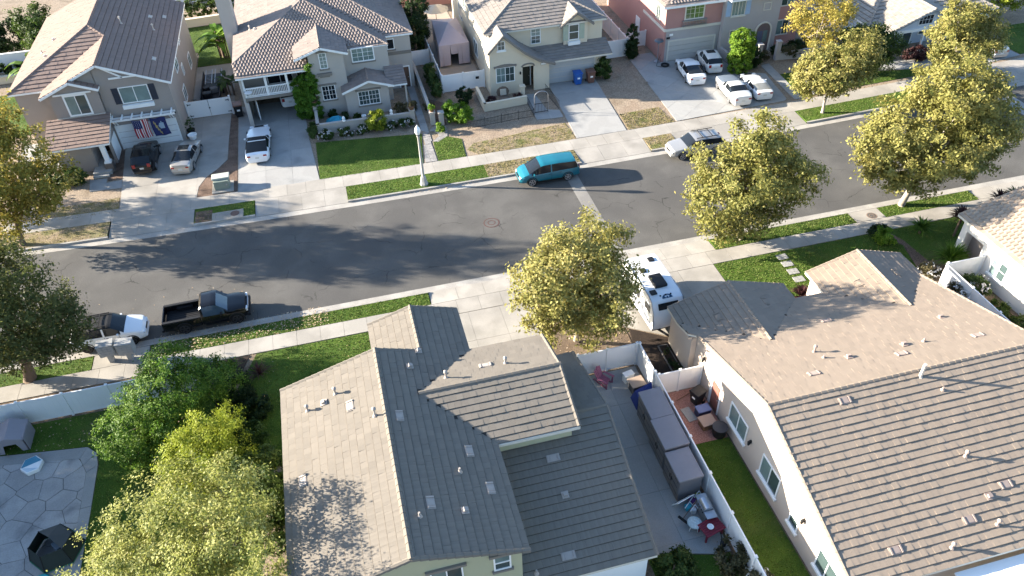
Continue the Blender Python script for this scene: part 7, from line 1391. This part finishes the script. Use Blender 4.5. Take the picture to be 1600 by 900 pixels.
t = thing('watering_can', 'black watering can by the shrub at the end of the side fence', 'watering can', (14.15, 17.7, 0)); b = MB(); b.lathe([(.14, 0), (.15, .3), (.06, .34)], (14.15, 17.7, 0), 12); b.build('body', M['black'], t); b = MB(); b.tube([(14.15, 17.8, .1), (14.2, 18.15, .4)], .025, 6); b.build('spout', M['black'], t)
# red gravel side yard
t = thing('low_table', 'tan topped low table in the red gravel yard', 'table', (16.6, 24.9, 0)); b = MB(); b.box((16.55, 24.75, .5), (.85, .75, .06), .08); b.build('top', mat('tan_top', (.33, .24, .19), .7), t); b = MB(); b.box((16.55, 24.75, .25), (.7, .6, .48), .08); b.build('base', M['wood'], t)
t = thing('storage_box', 'blue lidded storage box above the tan low table', 'box', (16.7, 25.6, 0)); b = MB(); b.box((16.7, 25.6, .25), (.75, .5, .5), .05); b.build('body', mat('box_navy', (.03, .035, .08), .5), t); b = MB(); b.box((16.7, 25.6, .52), (.8, .55, .06), .05); b.build('lid', mat('box_blue', (.10, .14, .28), .5), t)
t = thing('paving_board', 'pale board lying on the red gravel beside the blue box', 'board', (15.95, 25.7, 0)); b = MB(); b.box((15.95, 25.75, .05), (.55, 1.0, .04), .12); b.build('board', CB, t)
t = thing('barrel', 'black lidded barrel below the tan low table', 'barrel', (17.0, 24.0, 0)); b = MB(); b.lathe([(.33, 0), (.4, .2), (.4, .6), (.42, .62), (.42, .7), (.1, .74)], (16.95, 24.0, 0), 16); b.build('body', M['black'], t, 40); b = MB(); b.lathe([(.43, .66), (.43, .7), (.05, .76)], (16.95, 24.0, 0), 16); b.build('lid', mat('charcoal_lid', (.05, .05, .055), .6), t, 40)
t = thing('rake', 'dark garden rake on the red gravel by the gate fence', 'rake', (16.0, 27.0, 0)); b = MB(); b.tube([(15.7, 26.9, .05), (16.7, 27.2, .12)], .02, 5); b.build('pole', M['wood'], t); b = MB(); b.box((16.75, 27.2, .08), (.1, .4, .05)); b.build('head', M['iron'], t)
t = thing('garden_cart', 'pale folded garden cart in the dark mulch against the side fence', 'cart', (14.95, 28.4, 0)); b = MB(); b.box((14.95, 28.4, .4), (.3, 1.1, .5), .15, rx=.2); b.build('tray', mat('pale_tray', (.35, .36, .38), .5), t, bevel=.04); b = MB(); b.lathe([(.1, -.04), (.18, -.03), (.18, .03), (.1, .04)], (15.1, 28.9, .2), 12, axis='Y'); b.build('wheel', M['rubber'], t)
t = thing('planter_bed', 'narrow stone edged planting bed beside the near right house corner', 'planting bed', (16.95, 29.9, 0)); b = MB(); b.b2((16.35, 28.6, 0), (17.0, 31.4, .05)); b.build('edge', mat('grey_edge', (.12, .11, .105), .9), t); b = MB(); b.b2((16.43, 28.7, .03), (16.92, 31.3, .07)); b.build('soil', M['mulch'], t); V, R = leaf_cloud([(16.68, 30.0, .25, .25, 1.2, .2)], 700, .06, 97, .15, .3, .3); tri_mesh('foliage', V, LM['deep'], t, None, R, 4)
# left rear yard
t = thing('playhouse', 'grey mauve plastic playhouse with an arched opening on the shaded lawn', 'playhouse', (-21.6, 34.2, 0)); PG_ = mat('mauve_plastic', (.27, .25, .27), .6, .06, 2)
b = MB(); b.mesh([(-22.4, 33.6, 0), (-22.4, 33.6, 1.05), (-20.8, 33.6, 1.05), (-20.8, 33.6, 0), (-21.15, 33.6, 0), (-21.3, 33.6, .65), (-21.95, 33.6, .65), (-22.1, 33.6, 0)], [(0, 7, 6, 1), (1, 6, 5, 2), (2, 5, 4, 3)]); b.build('front', PG_, t); b = MB(); b.mesh([(-22.45, 33.5, 1.0), (-20.75, 33.5, 1.0), (-20.75, 35.0, 1.02), (-22.45, 35.0, 1.02), (-21.6, 33.5, 1.3), (-21.6, 35.0, 1.4)], [(0, 4, 5, 3), (4, 1, 2, 5), (0, 1, 4), (2, 3, 5)]); b.build('roof', PG_, t); b = MB(); b.b2((-22.42, 33.6, 0), (-22.34, 35.0, 1.05)); b.build('side', PG_, t); b = MB(); b.b2((-20.86, 33.6, 0), (-20.78, 35.0, 1.05)); b.build('side', PG_, t); b = MB(); b.b2((-22.4, 34.95, 0), (-20.8, 35.0, 1.05)); b.build('back', PG_, t)
t = thing('sandbox', 'blue and white hexagonal sandbox on the stamped patio', 'sandbox', (-20.35, 32.2, 0)); q = [(-20.35+.58*math.cos(i*math.pi/3+.3), 32.2+.62*math.sin(i*math.pi/3+.3)) for i in range(6)]; b = MB(); b.prism(q, .02, .28); b.build('tub', M['white'], t, bevel=.03); b = MB(); b.prism([(-20.35+(x+20.35)*.88, 32.2+(y-32.2)*.88) for x, y in q if y > 31.95], .28, .31); b.build('water', mat('pool_blue', (.07, .24, .34), .15), t); b = MB(); b.prism([(-20.35+(x+20.35)*.88, 32.2+(y-32.2)*.88) for x, y in q if y < 32.25], .282, .30); b.build('shelf', mat('pale_blue', (.5, .6, .66), .4), t)
t = thing('screen_tent', 'dark mesh play tent with green piping on the stamped patio', 'tent', (-18.0, 26.2, 0)); DM = mat('black_mesh', (.022, .03, .027), .7, .2, 3); q = [(-18.0+1.3*math.cos(i*math.pi/3+.2), 26.2+1.2*math.sin(i*math.pi/3+.2)) for i in range(6)]; q2 = [(-18.0+1.0*math.cos(i*math.pi/3+.2), 26.2+.9*math.sin(i*math.pi/3+.2)) for i in range(6)]
for i in range(6):
    j = (i+1) % 6; b = MB(); b.mesh([(*q[i], .1), (*q[j], .1), (*q2[j], 1.1), (*q2[i], 1.1)], [(0, 1, 2, 3)]); b.build('side_panel', DM, t); b = MB(); b.tube([(*q[i], .1), (*q2[i], 1.1)], .03, 5); b.build('pole', M['black'], t)
    b = MB(); b.tube([(*q[i], .1), (*q[j], .1)], .035, 5); b.build('piping', mat('green_piping', (.02, .12, .07), .5), t)
    if i in (0, 1, 5): b = MB(); b.mesh([(*q2[i], 1.1), (*q2[j], 1.1), (-18.0, 26.2, 1.4)], [(0, 1, 2)]); b.build('roof_panel', mat('grey_mesh', (.05, .055, .055), .7), t)
b = MB(); b.box((-17.7, 26.4, .5), (.9, .6, .1), .6); b.build('cushion', mat('slate_cushion', (.13, .17, .2), .8), t, bevel=.04)
t = thing('pool_float', 'turquoise ring at the foot of the dark mesh tent', 'toy', (-18.6, 24.4, 0)); b = MB(); b.tube([(-18.5+.35*math.cos(i*.42), 24.6+.35*math.sin(i*.42), .1) for i in range(16)], .09, 8); b.build('ring', mat('turquoise_plastic', (.02, .3, .32), .4), t, 50)
t = thing('garden_bench', 'small red bench on the bare soil beside the near house wall', 'bench', (-6.3, 20.7, 0)); b = MB(); b.box((-6.3, 20.9, .42), (.9, .5, .06)); b.build('seat', mat('bench_red', (.30, .05, .04), .6), t); b = MB(); b.box((-6.3, 21.15, .7), (.9, .05, .5)); b.build('backrest', mat('bench_red', (.3, .05, .04), .6), t)
for s in (-.4, .4):
    for y in (20.7, 21.1): b = MB(); b.box((-6.3+s, y, .2), (.06, .06, .4)); b.build('leg', M['wood'], t)
t = thing('pathway_light', 'small glowing garden light in the dark planting by the near house', 'garden light', (-7.7, 33.6, 0)); b = MB(); b.tube([(-7.7, 33.6, 0), (-7.7, 33.6, .4)], .02, 6); b.build('stake', M['black'], t); lm_ = mat('warm_lamp', (.8, .4, .2), .5); lm_.node_tree.nodes['Principled BSDF'].inputs['Emission Color'].default_value = (1, .5, .25, 1); lm_.node_tree.nodes['Principled BSDF'].inputs['Emission Strength'].default_value = 2.5; b = MB(); b.lathe([(.05, .4), (.07, .46), (.05, .52)], (-7.7, 33.6, 0), 10); b.build('lamp', lm_, t)
t = thing('folded_umbrella', 'dark red folded umbrella by the white patio cover at the bottom right', 'umbrella', (21.6, 11.8, 0)); b = MB(); b.lathe([(.04, 0), (.04, 1.2), (.3, 1.3), (.26, 2.2), (.05, 2.75)], (21.7, 11.6, 0), 10); b.build('canopy', mat('maroon_canvas', (.10, .012, .02), .8), t); b = MB(); b.tube([(21.7, 11.6, 0), (21.7, 11.6, 2.9)], .03, 6); b.build('pole', M['wood'], t)
t = thing('planter_trough', 'brown red planter trough along the white house side yard', 'planter', (37.6, 27, 0)); b = MB(); b.b2((37.2, 24.0, 0), (37.9, 29.2, .3)); b.build('trough', mat('brick_red', (.2, .07, .055), .8, .15, 4), t); b = MB(); b.b2((37.28, 24.1, .3), (37.82, 29.1, .32)); b.build('soil', M['soil'], t)
